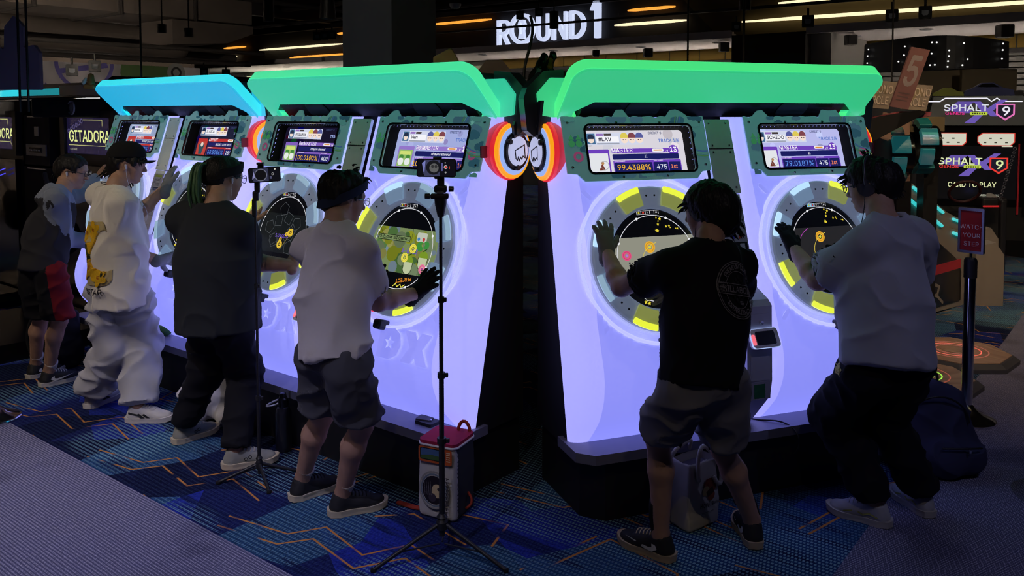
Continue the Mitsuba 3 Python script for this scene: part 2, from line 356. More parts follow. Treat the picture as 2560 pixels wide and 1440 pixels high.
    top = [(lo + (hi - lo) * k / 26, .690 + .012 * abs(math.sin(k * 1.9 + s)) + (.034 if (k in (3, 4, 17, 18, 19, 20) if s > 0 else k in (10, 11, 20, 21, 22)) else 0)) for k in range(27)]
    edge_o = [(hi, .425), (hi - .05, .42), (hi - .085, .385), (lo + .085, .385), (lo + .05, .42), (lo, .425)]
    plate = sg.Polygon(top + edge_o).buffer(.010, quad_segs=3).buffer(-.006)
    win = rrect(cx - .29, cx + .29, .422, .655, .022)
    cp('top_plate' if s < 0 else 'top_plate_001', prism(plate.difference(win), .008, PL(0, 0, .012)), 'mat_plate_print_base', False, emit(lin(52, 92, 96), .8, .1))
    tp = 'top_plate' if s < 0 else 'top_plate_001'
    for px_, pv in ((lo + .025, .45), (hi - .025, .45), (lo + .025, .672), (hi - .025, .672), (cx - .12, .672), (cx + .12, .672), (cx - .12, .397), (cx + .12, .397)):
        cp(tp + '__screw', lathe([(0, .006), (.006, .005), (.0075, .002), (.0075, 0)], 10, PL(px_, pv, .020)), 'mat_steel')
    # screen well
    w4 = [prism(rrect(cx - .30, cx + .30, .412, .665, .03).difference(win), .085, PL(0, 0, -.073))]
    sb = 'screen_well' if s < 0 else 'screen_well_001'
    cp(sb, cat(w4), 'mat_black_soft')
    cp(sb + '__rim', prism(win.buffer(.010).difference(win), .012, PL(0, 0, .014)), 'mat_black_gloss')
    # black glass of the play field
    cp('play_glass' if s < 0 else 'play_glass_001', prism(circ(cx, 0, .2395, 20), .006, PL(0, 0, -.002)), 'mat_black_gloss')
    # coin / headphone jack bracket under the ring
    jb = rbox(0, 0, 0, .055, .05, .085, .014); jb.apply_transform(PL(cx - .02, -.392, .02))
    cp('jack_bracket', jb, 'mat_black', 30)
    # headphone: band, cushion, rings, cap
    MH = frame([s * .872, .318, 1.690], [0, -s, 0], [0, 0, 1], [s, 0, 0])
    hp = 'headphone' if s < 0 else 'headphone_001'
    YM = lambda y: np.array([[1, 0, 0, 0], [0, 0, -1, y], [0, 1, 0, 0], [0, 0, 0, 1.0]])
    bo_ = sg.Polygon([(.86, 2.085), (.955, 2.075), (1.035, 2.0), (1.052, 1.95), (1.035, 1.80), (1.005, 1.775), (.965, 1.80), (.90, 1.84), (.86, 1.84)]).buffer(.012).buffer(-.004)
    if s < 0: bo_ = affinity.scale(bo_, -1, 1, origin=(0, 0))
    cp(hp + '__band', prism(bo_, .075, YM(.365)), 'mat_band')
    arm = sg.Polygon([(-.034, .02), (-.05, .14), (-.085, .25), (-.03, .25), (.04, .13), (.036, .02)])
    cp(hp + '__arm', prism(arm, .014, MH, .105), 'mat_band', 30)
    tag_ = prism(rrect(-.028, .012, .118, .136, .002), .002, MH, .1195); cp(hp + '__name_tag', tag_, 'mat_grey_plastic')
    cp(hp + '__cushion', lathe([(0, 0), (.135, 0), (.150, .012), (.153, .03), (.150, .05), (.142, .058), (.120, .058)], 48, MH), 'mat_red_glow', 30, emit(lin(205, 45, 70), .62, .15))
    cp(hp + '__red_ring', lathe([(.120, .050), (.149, .050), (.149, .066), (.143, .074), (.120, .074)], 48, MH), 'mat_red_glow', 30, emit(lin(220, 35, 45), .9, .15))
    cp(hp + '__yellow_ring', lathe([(.105, .06), (.141, .06), (.141, .084), (.134, .090), (.105, .090)], 48, MH), 'mat_red_glow', 30, emit(lin(250, 165, 20), .95, .15))
    cp(hp + '__light_ring', lathe([(.075, .07), (.121, .07), (.121, .094), (.114, .098), (.075, .098)], 48, MH), 'mat_glow', 30, emit(lin(150, 180, 245), .9, .15))
    cp(hp + '__dark_ring', lathe([(.062, .08), (.098, .08), (.098, .106), (.092, .110), (.062, .110)], 48, MH), 'mat_black', 30)
    cp(hp + '__cap', lathe([(.076, .100), (.076, .116), (.072, .120), (0, .122)], 40, MH), 'mat_glow', 30, emit(lin(200, 205, 245), .75, .1))
    for a in (35, 155, 275):
        q = math.radians(a if s > 0 else 180 - a); cp(hp + '__clip', lathe([(0, .126), (.012, .125), (.014, .12), (.014, .10)], 12, MH @ frame([.084 * math.cos(q), .084 * math.sin(q), 0], [1, 0, 0], [0, 1, 0])), 'mat_black', 30)
    lg = [[(-.040, .030), (.036, .030 - .026), (.036, .004), (.030, -.036), (.018, -.046), (.010, -.028), (.002, -.05), (-.008, -.030), (-.018, -.042), (-.028, -.026), (-.046, -.036), (-.040, .030)]]
    L2 = [(-s * x if s < 0 else x, y) for x, y in lg[0]]
    cp(hp + '__emblem', prism(line(L2, .005), .002, MH, .1225), 'mat_black')
    st = prism(rrect(.150, .196, -.03, .03, .006), .008, MH, .03); cp(hp + '__strap', st, 'mat_red_strap')
mat('band', (.045, .05, .07), .25)
mat('red_glow', (.5, .08, .08), .4); mat('red_strap', (.28, .03, .06), .5)
# middle column
CX = -.035; HW = .064
cp('centre_column', cat([prism(sg.box(CX - HW - .01, .30, CX + HW + .01, .69), .02, PL(0, 0, -.012)), prism(sg.box(CX - HW, -.22, CX + HW, .295), .03, PL(0, 0, -.025))]), 'mat_teal_metal')
cp('centre_column__seam', prism(sg.box(CX - HW - .008, .532, CX + HW + .008, .536), .002, PL(0, 0, .0085)), 'mat_black')
for k, (dx, v) in enumerate([(-.05, .67), (.05, .67), (-.05, .55), (.05, .55), (-.05, .515), (.05, .515), (-.05, .33), (.05, .33), (-.045, .16), (.05, .16), (.05, .13), (.05, .0)]):
    cp('centre_column__screw', lathe([(0, .006), (.005, .005), (.0065, 0)], 10, PL(CX + dx, v, .006)), 'mat_chrome')
mat('column_lilac', (.42, .42, .52), .4, .2)
cp('centre_column__lower_panel', prism(rrect(CX - HW, CX + HW, -.205, .27, .004), .004, PL(0, 0, .005)), 'mat_column_lilac')
hou = [(-.048, 1.03), (-.150, .985), (-.178, .96), (-.190, .60), (-.178, .52), (-.04, .36), (.10, .36), (.10, 1.03)]
cp('coin_housing', prism(hou, 2 * HW + .012, MX(CX - HW - .006)), 'mat_column_lilac')
MF = frame([CX, -.1905, .60], [1, 0, 0], unit([0, .012, .36]))
cp('coin_housing__door', prism(rrect(-.052, .052, .225, .325, .004), .004, MF), 'mat_column_lilac')
cp('coin_housing__lock', lathe([(0, .012), (.008, .011), (.0095, .006), (.0095, 0)], 14, MF @ frame([.005, .285, .004], [1, 0, 0], [0, 1, 0])), 'mat_chrome', 30)
cp('coin_housing__door', prism(rrect(-.052, .052, .005, .12, .004), .004, MF), 'mat_column_lilac')
cp('coin_housing__panel', prism(rrect(-.056, .056, -.085, -.002, .004), .004, MF @ frame([0, 0, 0], [1, 0, 0], [0, 1, 0])), 'mat_lilac_metal')
mat('green_card', (.02, .12, .06), .4)
cp('coin_housing__sticker', prism(rrect(-.036, .026, -.078, -.012, .002), .002, MF, .004), 'mat_green_card')
# card reader
MR = frame([CX + .005, -.215, .815], [1, 0, 0], unit([0, .55, 1]))
cp('card_reader', cat([prism(rrect(-.075, .075, -.045, .045, .016), .028, MR, -.02)]), 'mat_white_plastic', 30)
cp('card_reader__light_rim', prism(rrect(-.077, .077, -.047, .047, .016).difference(rrect(-.070, .070, -.040, .040, .012)), .010, MR, -.004), 'mat_glow', 30, emit((.45, .6, 1.0), .8, .05))
cp('card_reader__pad', prism(rrect(-.052, .052, -.032, .032, .008), .004, MR, .008), 'mat_black_gloss')
cp('card_reader__lamp', prism(rrect(-.076, -.058, -.03, .02, .006), .006, MR, .005), 'mat_glow', 30, emit((1, .15, .2), .9, .02))
# canopy
CD = unit([0, -.237, .232]); CN = np.cross(EX, CD); MC = frame([0, .268, 1.858], EX, CD); CNv = MC[:3, 2]
outl = sg.Polygon([(-.905, 0), (-.905, .335), (.905, .335), (.905, 0), (.830, 0), (.828, .058), (.742, .122), (-.742, .122), (-.828, .058), (-.830, 0)])
hull_ = sg.box(-.905, -.2, .905, .335).buffer(-.085).buffer(.085, quad_segs=10).intersection(sg.box(-2, 0, 2, 1))
face = outl.intersection(hull_)
inner = face.intersection(hull_.buffer(-.018).union(sg.box(-.887, -.05, .887, .2)))
for nm, g, m in (('canopy_back', None, None),): pass
sgn = 1 if CNv[1] < 0 else -1
# front lamp face, its bright rim, the black hood behind and the lamps' side blocks
canopy_front = prism(face.buffer(-.004), .02, MC, -.0 if sgn > 0 else -.02)
rim_poly = hull_.difference(hull_.buffer(-.016)).intersection(sg.box(-2, .0, 2, 1)).difference(sg.box(-.80, -.1, .80, .10))
canopy_rim = prism(rim_poly, .060, MC, -.055 if sgn > 0 else -.005)
def side_blk(s):
    g = sg.Polygon([(.80, 2.052), (.925, 2.052), (.995, 1.975), (.985, 1.872), (.905, 1.858), (.80, 1.858)]).buffer(-.008).buffer(.008)
    return prism(affinity.scale(g, s, 1, origin=(0, 0)), .10, np.array([[1, 0, 0, 0], [0, 0, -1, .375], [0, 1, 0, 0], [0, 0, 0, 1.0]]))
cp('canopy_hood', cat([prism([(.268, 1.862), (.075, 2.05), (.11, 2.085), (.43, 2.085), (.43, 1.862)], 1.56, MX(-.78)), prism(hull_.buffer(-.03), .01, MC, -.035 if sgn > 0 else .025)]), 'mat_cab_black')
for x in (-.45, .45):
    cp('canopy_hood__speaker_grille', lathe([(0, .004), (.085, .004), (.095, 0)], 28, MC @ frame([x, .055, .001 if sgn > 0 else -.001], [1, 0, 0], [0, 1, 0]) if sgn > 0 else MC @ frame([x, .055, -.001], [1, 0, 0], [0, -1, 0])), 'mat_dark_grey', 30)
canopy_blocks = [side_blk(-1), side_blk(1)]
CANOPY = {'A': (lin(26, 186, 236), lin(40, 226, 242)), 'B': (lin(48, 208, 166), lin(70, 232, 160)), 'C': (lin(50, 208, 136), lin(72, 234, 132))}
mat('canopy_lamp', (.30, .40, .38), .5)
PRINT = [lin(60, 125, 118), lin(46, 88, 104), lin(74, 128, 124), lin(66, 104, 122), lin(120, 150, 60)]
BTN_SH = {}
def wedge(r0, r1, half, k=8):
    a = np.linspace(-half, half, k)
    return sg.Polygon([(r1 * math.sin(t), r1 * math.cos(t)) for t in a] + [(r0 * math.sin(t), r0 * math.cos(t)) for t in a[::-1]]).buffer(-.006).buffer(.006, quad_segs=4)
for s in (-1, 1):
    for k in range(8):
        a = math.radians(22.5 + 45 * k)
        ca, sa = math.cos(a), math.sin(a); M = PL(CP * s, 0, .0) @ frame([0, 0, 0], [ca, -sa, 0], [sa, ca, 0])
        BTN_SH[s, k] = (mikit.ply(prism(wedge(.252, .334, math.radians(11.5)), .014, M, .033), 'mat_button', 30), mikit.ply(prism(wedge(.318, .347, math.radians(11.0)), .008, M, .043), 'mat_button', 30))
mat('button', (.35, .36, .38), .3)
BY, BWc, BR = (lin(150, 160, 74), lin(235, 245, 60)), (lin(120, 150, 185), lin(185, 225, 255)), (lin(190, 40, 60), lin(255, 30, 50))
BTN = {('C', -1): 'YyWyyWWY', ('C', 1): 'YWWWYYWW', ('B', 1): 'WWWYRWYW', ('B', -1): 'WWYYyWYW', ('A', 1): 'WWWWWWYW', ('A', -1): 'WWWWYWWW'}
def plate_print(s):
    c = Canvas(.0002); cx = CP * s; r = np.random.default_rng(5 + s)
    lo, hi = sorted((cx + s * .40, cx - s * .367)); win = rrect(cx - .302, cx + .302, .410, .667, .03)
    area = sg.box(lo, .39, hi, .70).difference(win)
    for k in range(26):
        x, y = r.uniform(lo, hi), r.choice([r.uniform(.39, .42), r.uniform(.66, .70), r.uniform(.42, .66), r.uniform(.42, .66)])
        rad = r.uniform(.012, .034); g = unary_union([circ(x + dx * rad, y + dy * rad * .5, rad * q) for dx, dy, q in ((0, 0, 1), (-1, -.3, .7), (1, -.2, .75), (.4, .7, .6))])
        c.poly(g.intersection(area), PRINT[1 + k % 3] * r.uniform(.75, 1.05))
    for k in range(5):
        x, y = r.uniform(lo, hi), r.uniform(.42, .68); c.poly(star(x, y, .016).intersection(area), lin(110, 170, 160))
    for k in range(3):
        x = lo + .03 if s > 0 else hi - .03
        c.poly(ringp(cx + s * .345, .50, .026, .014).intersection(area), lin(150, 70, 110))
    for dx in (-.018, .020):
        c.poly(circ(lo + .045 + dx, .565, .017).union(sg.Polygon([(lo + .03 + dx, .585), (lo + .045 + dx, .61), (lo + .06 + dx, .585)])).intersection(area), lin(58, 135, 84))
    for k, rr in enumerate((.15, .138, .126)):
        c.poly(ringp((hi if s < 0 else hi) - .02, .64, rr, rr - .006).intersection(area), [lin(70, 120, 70), lin(80, 130, 120), lin(60, 90, 140)][k])
    return c
PLATE = {s: plate_print(s).mesh(PL(0, 0, .0202)) for s in (-1, 1)}
PLATE = {s: {**mikit.ply(m, 'mat_gloss_print', False, color=c * .62), 'emitter': {'type': 'area', 'radiance': {'type': 'mesh_attribute', 'name': 'vertex_color'}, 'sampling_weight': .05}} for s, (m, c) in PLATE.items()}
# ---- what the screens show
def song_screen(diff, name, title, score, pts, bg, bar_, dark, acc, track='TRACK 1/4', lv='13', nohead=False, jacket='plain'):
    c = Canvas(); w, h = .55, .235; r = np.random.default_rng(len(name) * 7 + len(score))
    c.rect(-w / 2 - .015, w / 2 + .015, -.118, .118, bg)
    for k in range(14):
        x, y = r.uniform(-.27, .27), r.uniform(-.1, .11); c.poly(circ(x, y, r.uniform(.01, .03), 4), np.clip(bg * r.uniform(.55, 1.25) + r.uniform(-.05, .05, 3), 0, 1))
    # name plate with a row of small portraits
    c.rect(-.255, .06, .035, .098, lin(215, 220, 240)); c.rect(-.25, -.205, .04, .094, lin(70, 110, 150))
    c.poly(circ(-.2275, .062, .017), lin(245, 225, 210)); c.poly(circ(-.2275, .072, .018).difference(sg.box(-.3, .02, 0, .066)), lin(40, 50, 75))
    c.rect(-.198, -.075, .048, .078, lin(250, 250, 255)); c.text(name, -.19, .055, .018, lin(50, 50, 70), sx=1.15); c.rect(-.198, -.16, .082, .093, lin(150, 110, 190)); c.rect(-.155, -.115, .082, .093, lin(70, 60, 60)); c.rect(-.198, -.075, .038, .045, lin(160, 165, 180))
    for k in range(3):
        x = -.045 + k * .042; c.poly(circ(x, .062, .02), lin(250, 228, 212)); c.poly(circ(x, .075, .022).difference(sg.box(-.3, .02, .3, .07)), [lin(90, 95, 160), lin(225, 205, 90), lin(130, 70, 80)][(k + len(name)) % 3])
        for e in (-.007, .007): c.poly(circ(x + e, .060, .003, 4), lin(60, 40, 60))
    c.text('CREDIT 0', .09, .088, .012, lin(60, 70, 110)); c.text(track, .265, .045, .017, lin(90, 120, 200) if bg.mean() > .1 else lin(160, 180, 235), anchor='r')
    # song card
    c.rect(-.258, -.140, -.112, .012, bar_, .006)
    c.rect(-.250, -.148, -.102, -.008, lin(232, 234, 238) if jacket == 'plain' else lin(150, 190, 110) if jacket == 'green' else lin(190, 70, 60))
    if jacket == 'plain':
        c.poly([(-.205, -.095), (-.185, -.06), (-.17, -.095)], lin(120, 60, 50)); c.poly(circ(-.182, -.058, .008), lin(190, 140, 90)); c.poly(ringp(-.172, -.07, .022, .020), lin(150, 150, 155))
    elif jacket == 'green':
        for e in (-.225, -.175): c.poly(circ(e, -.075, .021), lin(235, 240, 235)); c.poly(circ(e, -.052, .017).difference(sg.box(-.3, -.2, 0, -.056)), lin(70, 140, 60))
        c.rect(-.24, -.158, -.036, -.016, lin(210, 225, 120))
    else:
        c.poly([(-.22, -.1), (-.235, -.03), (-.2, -.012), (-.17, -.03), (-.185, -.1)], lin(50, 80, 90)); c.poly(circ(-.2, -.03, .016), lin(235, 215, 200))
    c.rect(-.128, .25, -.008, .014, bar_, .008); c.poly(circ(.222, .002, .028), bar_)
    c.text(diff, -.128, -.004, .021, lin(250, 245, 255)); c.rect(.10, .165, -.004, .012, lin(245, 245, 245), .007); c.rect(.108, .155, .001, .007, lin(230, 150, 70)); c.text('LV', .172, -.006, .011, lin(250, 250, 255)); c.text(lv, .198, -.006, .025, lin(255, 255, 255))
    c.rect(-.125, .248, -.042, -.014, dark, .005); c.text(title, .06, -.034, .014, lin(245, 245, 250), anchor='c')
    c.rect(-.125, .255, -.112, -.046, bar_, .006); c.text('ACHIEVEMENT', -.12, -.054, .006, lin(240, 230, 250)); c.text('MAX COMBO', .10, -.054, .006, lin(240, 230, 250))
    c.rect(-.12, .09, -.106, -.058, dark, .005); c.rect(.096, .178, -.106, -.058, dark, .005); c.rect(.184, .25, -.106, -.058, dark, .005)
    c.text(score, .078, -.096, .027, acc, anchor='r'); c.text(pts, .170, -.094, .023, lin(225, 230, 240), anchor='r'); c.text('1st', .19, -.092, .020, lin(240, 130, 90))
    return c
PUR, NAV, GOLD, BLU = lin(112, 66, 190), lin(28, 30, 96), lin(238, 178, 50), lin(90, 140, 225)
REDB = lin(190, 52, 50)
SCREENS = {('C', -1): song_screen('MASTER', '#LAV', 'II', '99.4388%', '475', lin(222, 218, 226), PUR, NAV, GOLD),
           ('C', 1): song_screen('MASTER', 'ICHIDO', 'II', '79.0187%', '475', lin(188, 190, 240), PUR, NAV, BLU),
           ('B', -1): song_screen('Re:MASTER', 'mizukix', 'ohayou shuwa!', '100.0100%', '400', lin(22, 18, 42), lin(130, 95, 190), NAV, GOLD, jacket='green'),
           ('B', 1): song_screen('Re:MASTER', 'Ven', 'ohayou shuwa!', '100.8120%', '400', lin(165, 175, 225), lin(150, 120, 205), NAV, GOLD, lv='13+', jacket='green'),
           ('A', -1): song_screen('EXPERT', 'mmtk', 'SECRET LOVE SHOT', '68.0979%', '250', lin(150, 165, 200), REDB, NAV, BLU, lv='11', jacket='red'),
           ('A', 1): song_screen('EXPERT', 'ILLICA', 'SECRET LOVE SHOT', '68.8086%', '250', lin(26, 28, 54), REDB, NAV, BLU, lv='11', jacket='red')}
def note(c, x, y, r, col=None, inner=None):
    col = lin(240, 200, 60) if col is None else col
    c.poly(ringp(x, y, r, r * .42), col); c.poly(ringp(x, y, r * .78, r * .70), col * .55); c.poly(circ(x, y, r * .25), inner if inner is not None else col * .7)
def play_screen(kind):
    c = Canvas(); R = .2385
    disc = circ(0, 0, R, 24); r = np.random.default_rng(11)
    c.poly(disc, lin(5, 6, 10))
    bands = {'grey': lin(146, 146, 132), 'dark': lin(38, 37, 40), 'green': lin(118, 136, 88), 'shape': lin(20, 24, 26)}
    c.poly(disc.intersection(sg.box(-.3, -.125, .3, .105)), bands[kind])
    clip = disc.intersection(sg.box(-.3, -.125, .3, .105))
    if kind == 'green':
        for k in range(60):
            x, y = r.uniform(-.2, .22), r.uniform(-.12, .1); w = r.uniform(.01, .045)
            col = [lin(150, 160, 40), lin(90, 130, 70), lin(130, 150, 110), lin(165, 165, 90)][k % 4]
            if k % 5 == 0: col = lin(130, 150, 165)
            c.poly(circ(x, y, w, 3).intersection(clip), col * r.uniform(.5, .85))
        c.rect(-.19, .04, .035, .062, lin(122, 142, 92)); c.poly(sg.box(-.19, .035, .04, .062).exterior.buffer(.0015), lin(25, 35, 20))
        c.text('CHIMO ISLAND CHU', .035, .056, .014, lin(20, 30, 20), rot=math.pi, sx=1.15)
        c.poly(line([(-.2, .105), (-.13, .035)], .002), lin(30, 40, 25)); c.poly(line([(.05, .105), (.05, -.02)], .002), lin(30, 40, 25))
        for x, y in ((.06, -.075), (.155, -.045)):
            c.poly(circ(x, y, .030).union(circ(x, y - .022, .028)).buffer(.003), lin(25, 30, 20)); c.poly(circ(x, y, .030).union(circ(x, y - .022, .028)), lin(190, 200, 160))
            c.poly(circ(x, y + .012, .032).difference(sg.box(-1, -1, 1, y + .010)), lin(120, 150, 40)); c.poly(line([(x - .004, y + .043), (x + .014, y + .055)], .006), lin(40, 70, 25))
        c.poly(rrect(.085, .155, .042, .09, .01), lin(190, 196, 180)); c.poly(circ(.10, .056, .009), lin(70, 130, 190)); c.poly(circ(.135, .056, .009), lin(190, 60, 60))
        c.poly(circ(.12, .02, .025).union(circ(.16, .03, .02)).difference(circ(.14, .03, .012)), lin(60, 140, 60))
        c.text('3-8123', -.005, -.02, .022, lin(110, 80, 190)); note(c, .075, .005, .024, lin(240, 225, 80)); note(c, .03, -.045, .024, lin(240, 225, 80)); note(c, .165, -.09, .024, lin(235, 120, 160), lin(160, 60, 150))
        c.text('GREAT', -.09, -.150, .018, lin(235, 120, 170), rot=math.pi - .5, anchor='c'); c.text('PERFECT', .055, -.148, .018, lin(245, 150, 40), rot=math.pi + .2, anchor='c')
        c.poly(line([(-.01, -.195), (.01, -.18), (.02, -.195), (.04, -.18), (.05, -.195), (.07, -.18)], .005), lin(235, 225, 80))
    if kind == 'shape':
        for k in range(11):
            a = k * .6; x, y, q = .13 * math.cos(a) * (.6 + .4 * (k % 2)), .125 * math.sin(a) * (.6 + .4 * (k % 3 == 0)) + .01, 5 if k % 2 else 4
            g = sg.Polygon([(x + .042 * math.cos(t + k), y + .042 * math.sin(t + k)) for t in np.arange(q) * 2 * np.pi / q]); c.poly(g.exterior.buffer(.0012), lin(84, 88, 92))
        c.text('3.0100%', -.06, -.035, .02, lin(110, 80, 190)); note(c, .075, .0, .024); note(c, .045, -.012, .013); note(c, .0, -.075, .024); note(c, .0, -.045, .012)
        c.poly(line([(.08, -.01), (.02, -.09)], .002), lin(190, 170, 60))
    if kind in ('grey', 'dark'):
        note(c, -.025, .055, .028, lin(238, 176, 50), lin(210, 220, 70)); note(c, -.055, -.085, .028, lin(238, 176, 50), lin(190, 220, 70))
        a = np.linspace(1.9, 4.3, 20); c.poly(line(np.c_[.05 + .125 * np.cos(a), -.02 + .10 * np.sin(a)], .003), lin(225, 200, 80))
        for k in range(5):
            x, y = .125 + k * .013, -.008 + k * .013 - .02
            c.poly([(x, y), (x + .03, y - .004), (x + .038, y + .016), (x + .03, y + .032), (x + .002, y + .036), (x + .01, y + .016)], lin(70, 190, 225) if k % 2 == 0 else lin(95, 210, 240))
        for k in range(14):
            x, y = r.uniform(.02, .14), r.uniform(.12, .205); 
            if x * x + y * y < .21 ** 2: c.poly(star(x, y, r.uniform(.004, .010)), lin(235, 215, 60))
        for k in range(8):
            x, y = r.uniform(-.09, .02), r.uniform(-.21, -.16); c.poly(star(x, y, r.uniform(.004, .011)), lin(235, 215, 60))
        if kind == 'grey':
            note(c, -.155, .02, .024, lin(230, 80, 130), lin(190, 110, 220)); c.text('PERFECT', -.105, -.085, .019, lin(215, 50, 40), rot=1.75, anchor='c')
            for k in range(9): c.rect(-.150, -.141, -.02 - k * .012, -.012 - k * .012, lin(60, 60, 64)); c.rect(-.136, -.128, -.022 - k * .012, -.014 - k * .012, lin(60, 60, 64))
            c.poly(circ(.07, -.02, .016), lin(170, 120, 60)); c.poly(circ(.06, -.05, .02), lin(205, 205, 195))
        else:
            c.text('127', .05, -.06, .020, lin(90, 80, 110)); c.text('PERFECT', .04, -.185, .016, lin(225, 110, 50), anchor='c'); a = np.linspace(2.2, 3.1, 8); c.poly(line(np.c_[.16 * np.cos(a), .02 + .1 * np.sin(a)], .003), lin(190, 70, 190))
    c.poly(ringp(0, 0, .2085, .2045, 20), lin(215, 215, 220))
    for k in range(8):
        a = math.radians(22.5 + 45 * k); c.poly(circ(.2065 * math.sin(a), .2065 * math.cos(a), .0065), lin(245, 245, 250))
    c.rect(-.075, .045, .211, .230, lin(225, 225, 230))
    for k in range(5): c.rect(-.073 + k * .0236, -.052 + k * .0236, .2125, .2285, [lin(20, 20, 24), lin(30, 18, 18), lin(14, 14, 18), lin(18, 18, 24), lin(24, 24, 20)][k] if kind != 'dark' or k > 1 else lin(80, 170, 215))
    for k, col in ((0, lin(200, 190, 60)), (1, lin(200, 60, 50)), (2, lin(120, 120, 120)), (4, lin(180, 180, 190))): c.rect(-.068 + k * .0236, -.058 + k * .0236, .217, .224, col)
    return c
PLAY = {('C', -1): 'grey', ('C', 1): 'dark', ('B', 1): 'green', ('B', -1): 'shape', ('A', 1): 'dark', ('A', -1): 'shape'}
def column_print():
    c = Canvas(.0002)
    c.rect(CX - .045, CX + .045, .245, .262, lin(150, 165, 80))
    for k in range(7): c.rect(CX - .045, CX + .04, .236 - k * .009, .239 - k * .009, lin(90, 92, 110))
    c.rect(CX - .04, CX + .04, .165, .172, lin(70, 70, 90)); c.text('SEGA', CX, .148, .018, lin(30, 40, 120), anchor='c')
    c.poly(circ(CX + .01, .125, .010), lin(150, 110, 100))
    c.poly([(CX - .05, .088), (CX - .012, .108), (CX - .012, .066)], lin(58, 58, 190)); c.poly([(CX + .052, .088), (CX + .014, .108), (CX + .014, .066)], lin(190, 66, 44))
    c.rect(CX - .05, CX + .055, .008, .052, lin(22, 22, 28), .003); c.rect(CX - .04, CX - .012, .016, .044, lin(190, 190, 210)); c.rect(CX + .012, CX + .04, .016, .044, lin(190, 190, 210)); c.poly(circ(CX - .026, .03, .008), lin(30, 30, 40))
    for y in (-.03, -.10, -.16): c.rect(CX - .058, CX + .058, y, y + .0015, lin(60, 60, 80))
    return c
COLP = column_print().mesh(PL(0, 0, .0092)); COLP = mikit.ply(COLP[0], 'mat_print', False, color=COLP[1])
CANO = (mikit.ply(canopy_front, 'mat_canopy_lamp', 30), mikit.ply(canopy_rim, 'mat_canopy_lamp', 30), [mikit.ply(b, 'mat_canopy_lamp', 30) for b in canopy_blocks])
CLAB = {'A': 'white glowing two-player rhythm arcade cabinet under a cyan canopy, farthest left of three',
        'B': 'white glowing two-player rhythm arcade cabinet under the green canopy in the middle of the row',
        'C': 'white glowing two-player rhythm arcade cabinet under the longest green canopy, on the right'}
CABKEY = {}
for c in 'CBA':
    root = thing('rhythm_game_cabinet', CLAB[c], 'arcade machine', 'two-player rhythm game cabinets'); CABKEY[c] = root
    tw = ctw(c); ren = {}
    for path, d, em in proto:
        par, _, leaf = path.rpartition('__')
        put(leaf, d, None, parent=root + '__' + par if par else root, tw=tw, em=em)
    fr, ri = CANOPY[c]
    cf = put('canopy_lamp', CANO[0], None, parent=root, tw=tw, em=emit(fr, .82, .8), label='glowing slanted canopy front')
    put('rim', CANO[1], None, parent=cf, tw=tw, em=emit(ri, .92, .3))
    for b in CANO[2]: put('side_lamp', b, None, parent=cf, tw=tw, em=emit(fr * .85 + ri * .12, .80, .2))
    for s in (-1, 1):
        sfx = '' if s < 0 else '_001'
        put('print', PLATE[s], None, parent=root + '__top_plate' + sfx, tw=tw)
        SCREENS[c, s].put('display', root + '__screen_well' + sfx, PL(CP * s, .545, -.060), em=.95, w=.15, tw=tw)
        play_screen(PLAY[c, s]).put('display', root + '__play_glass' + sfx, PL(CP * s, 0, .0045), em=.95, w=.1, tw=tw)
        for k in range(8):
            col = {'Y': BY, 'y': BY, 'W': BWc, 'R': BR}[BTN[c, s][k]]
            b = put('button', BTN_SH[s, k][0], None, parent=root, tw=tw, em=emit(col[0], .62, .03))
            put('lamp', BTN_SH[s, k][1], None, parent=b, tw=tw, em=emit(col[1], 1.0 if BTN[c, s][k] != 'W' or k in (7, 6) else .5, .05))
    put('print', COLP, None, parent=root + '__centre_column', tw=tw)
# ---------------------------------------------------------------- the hall behind: fascia, shops, ceiling services
def at(px, py, y):
    """world point seen at a pixel of the 2560 x 1440 frame, at the world distance y"""
    X, Yp = (px - 1280) / 2100.3, (py - 392.25) / 2100.3
    d = np.array([X, math.cos(PITCH) - Yp * math.sin(PITCH), -math.sin(PITCH) - Yp * math.cos(PITCH)])
    return np.array([0, 0, 1.88]) + d * (y / d[1])
def MUZ(v): return frame(V * v, U, [0, 0, 1])          # local x = along the hall, y = up, z = towards the viewer
FV = 15.1
struct('wall_back', prism([(-34, 3.3), (-6.79, 3.3), (-7.66, 4.2), (-34, 4.2)], .15, MUZ(FV), -.15), 'mat_fascia')
struct('wall_back_right', prism([(-6.79, 3.3), (6, 3.3), (6, CZ), (-8.75, CZ)], .15, MUZ(FV), -.15), 'mat_fascia_brown')
struct('trim_2', prism(sg.box(-34, 4.18, -8.3, 4.30), .22, MUZ(FV), -.1), 'mat_truss')
struct('wall_left', slab(-18.2, -18, -10, 10.95, 0, 3.2), 'mat_wall_grey'); mat('wall_grey', (.36, .29, .25), .8)
struct('wall_left_upper', slab(-18.1, -17.9, -10, 34, 4.3, CZ), 'mat_wall_dark')
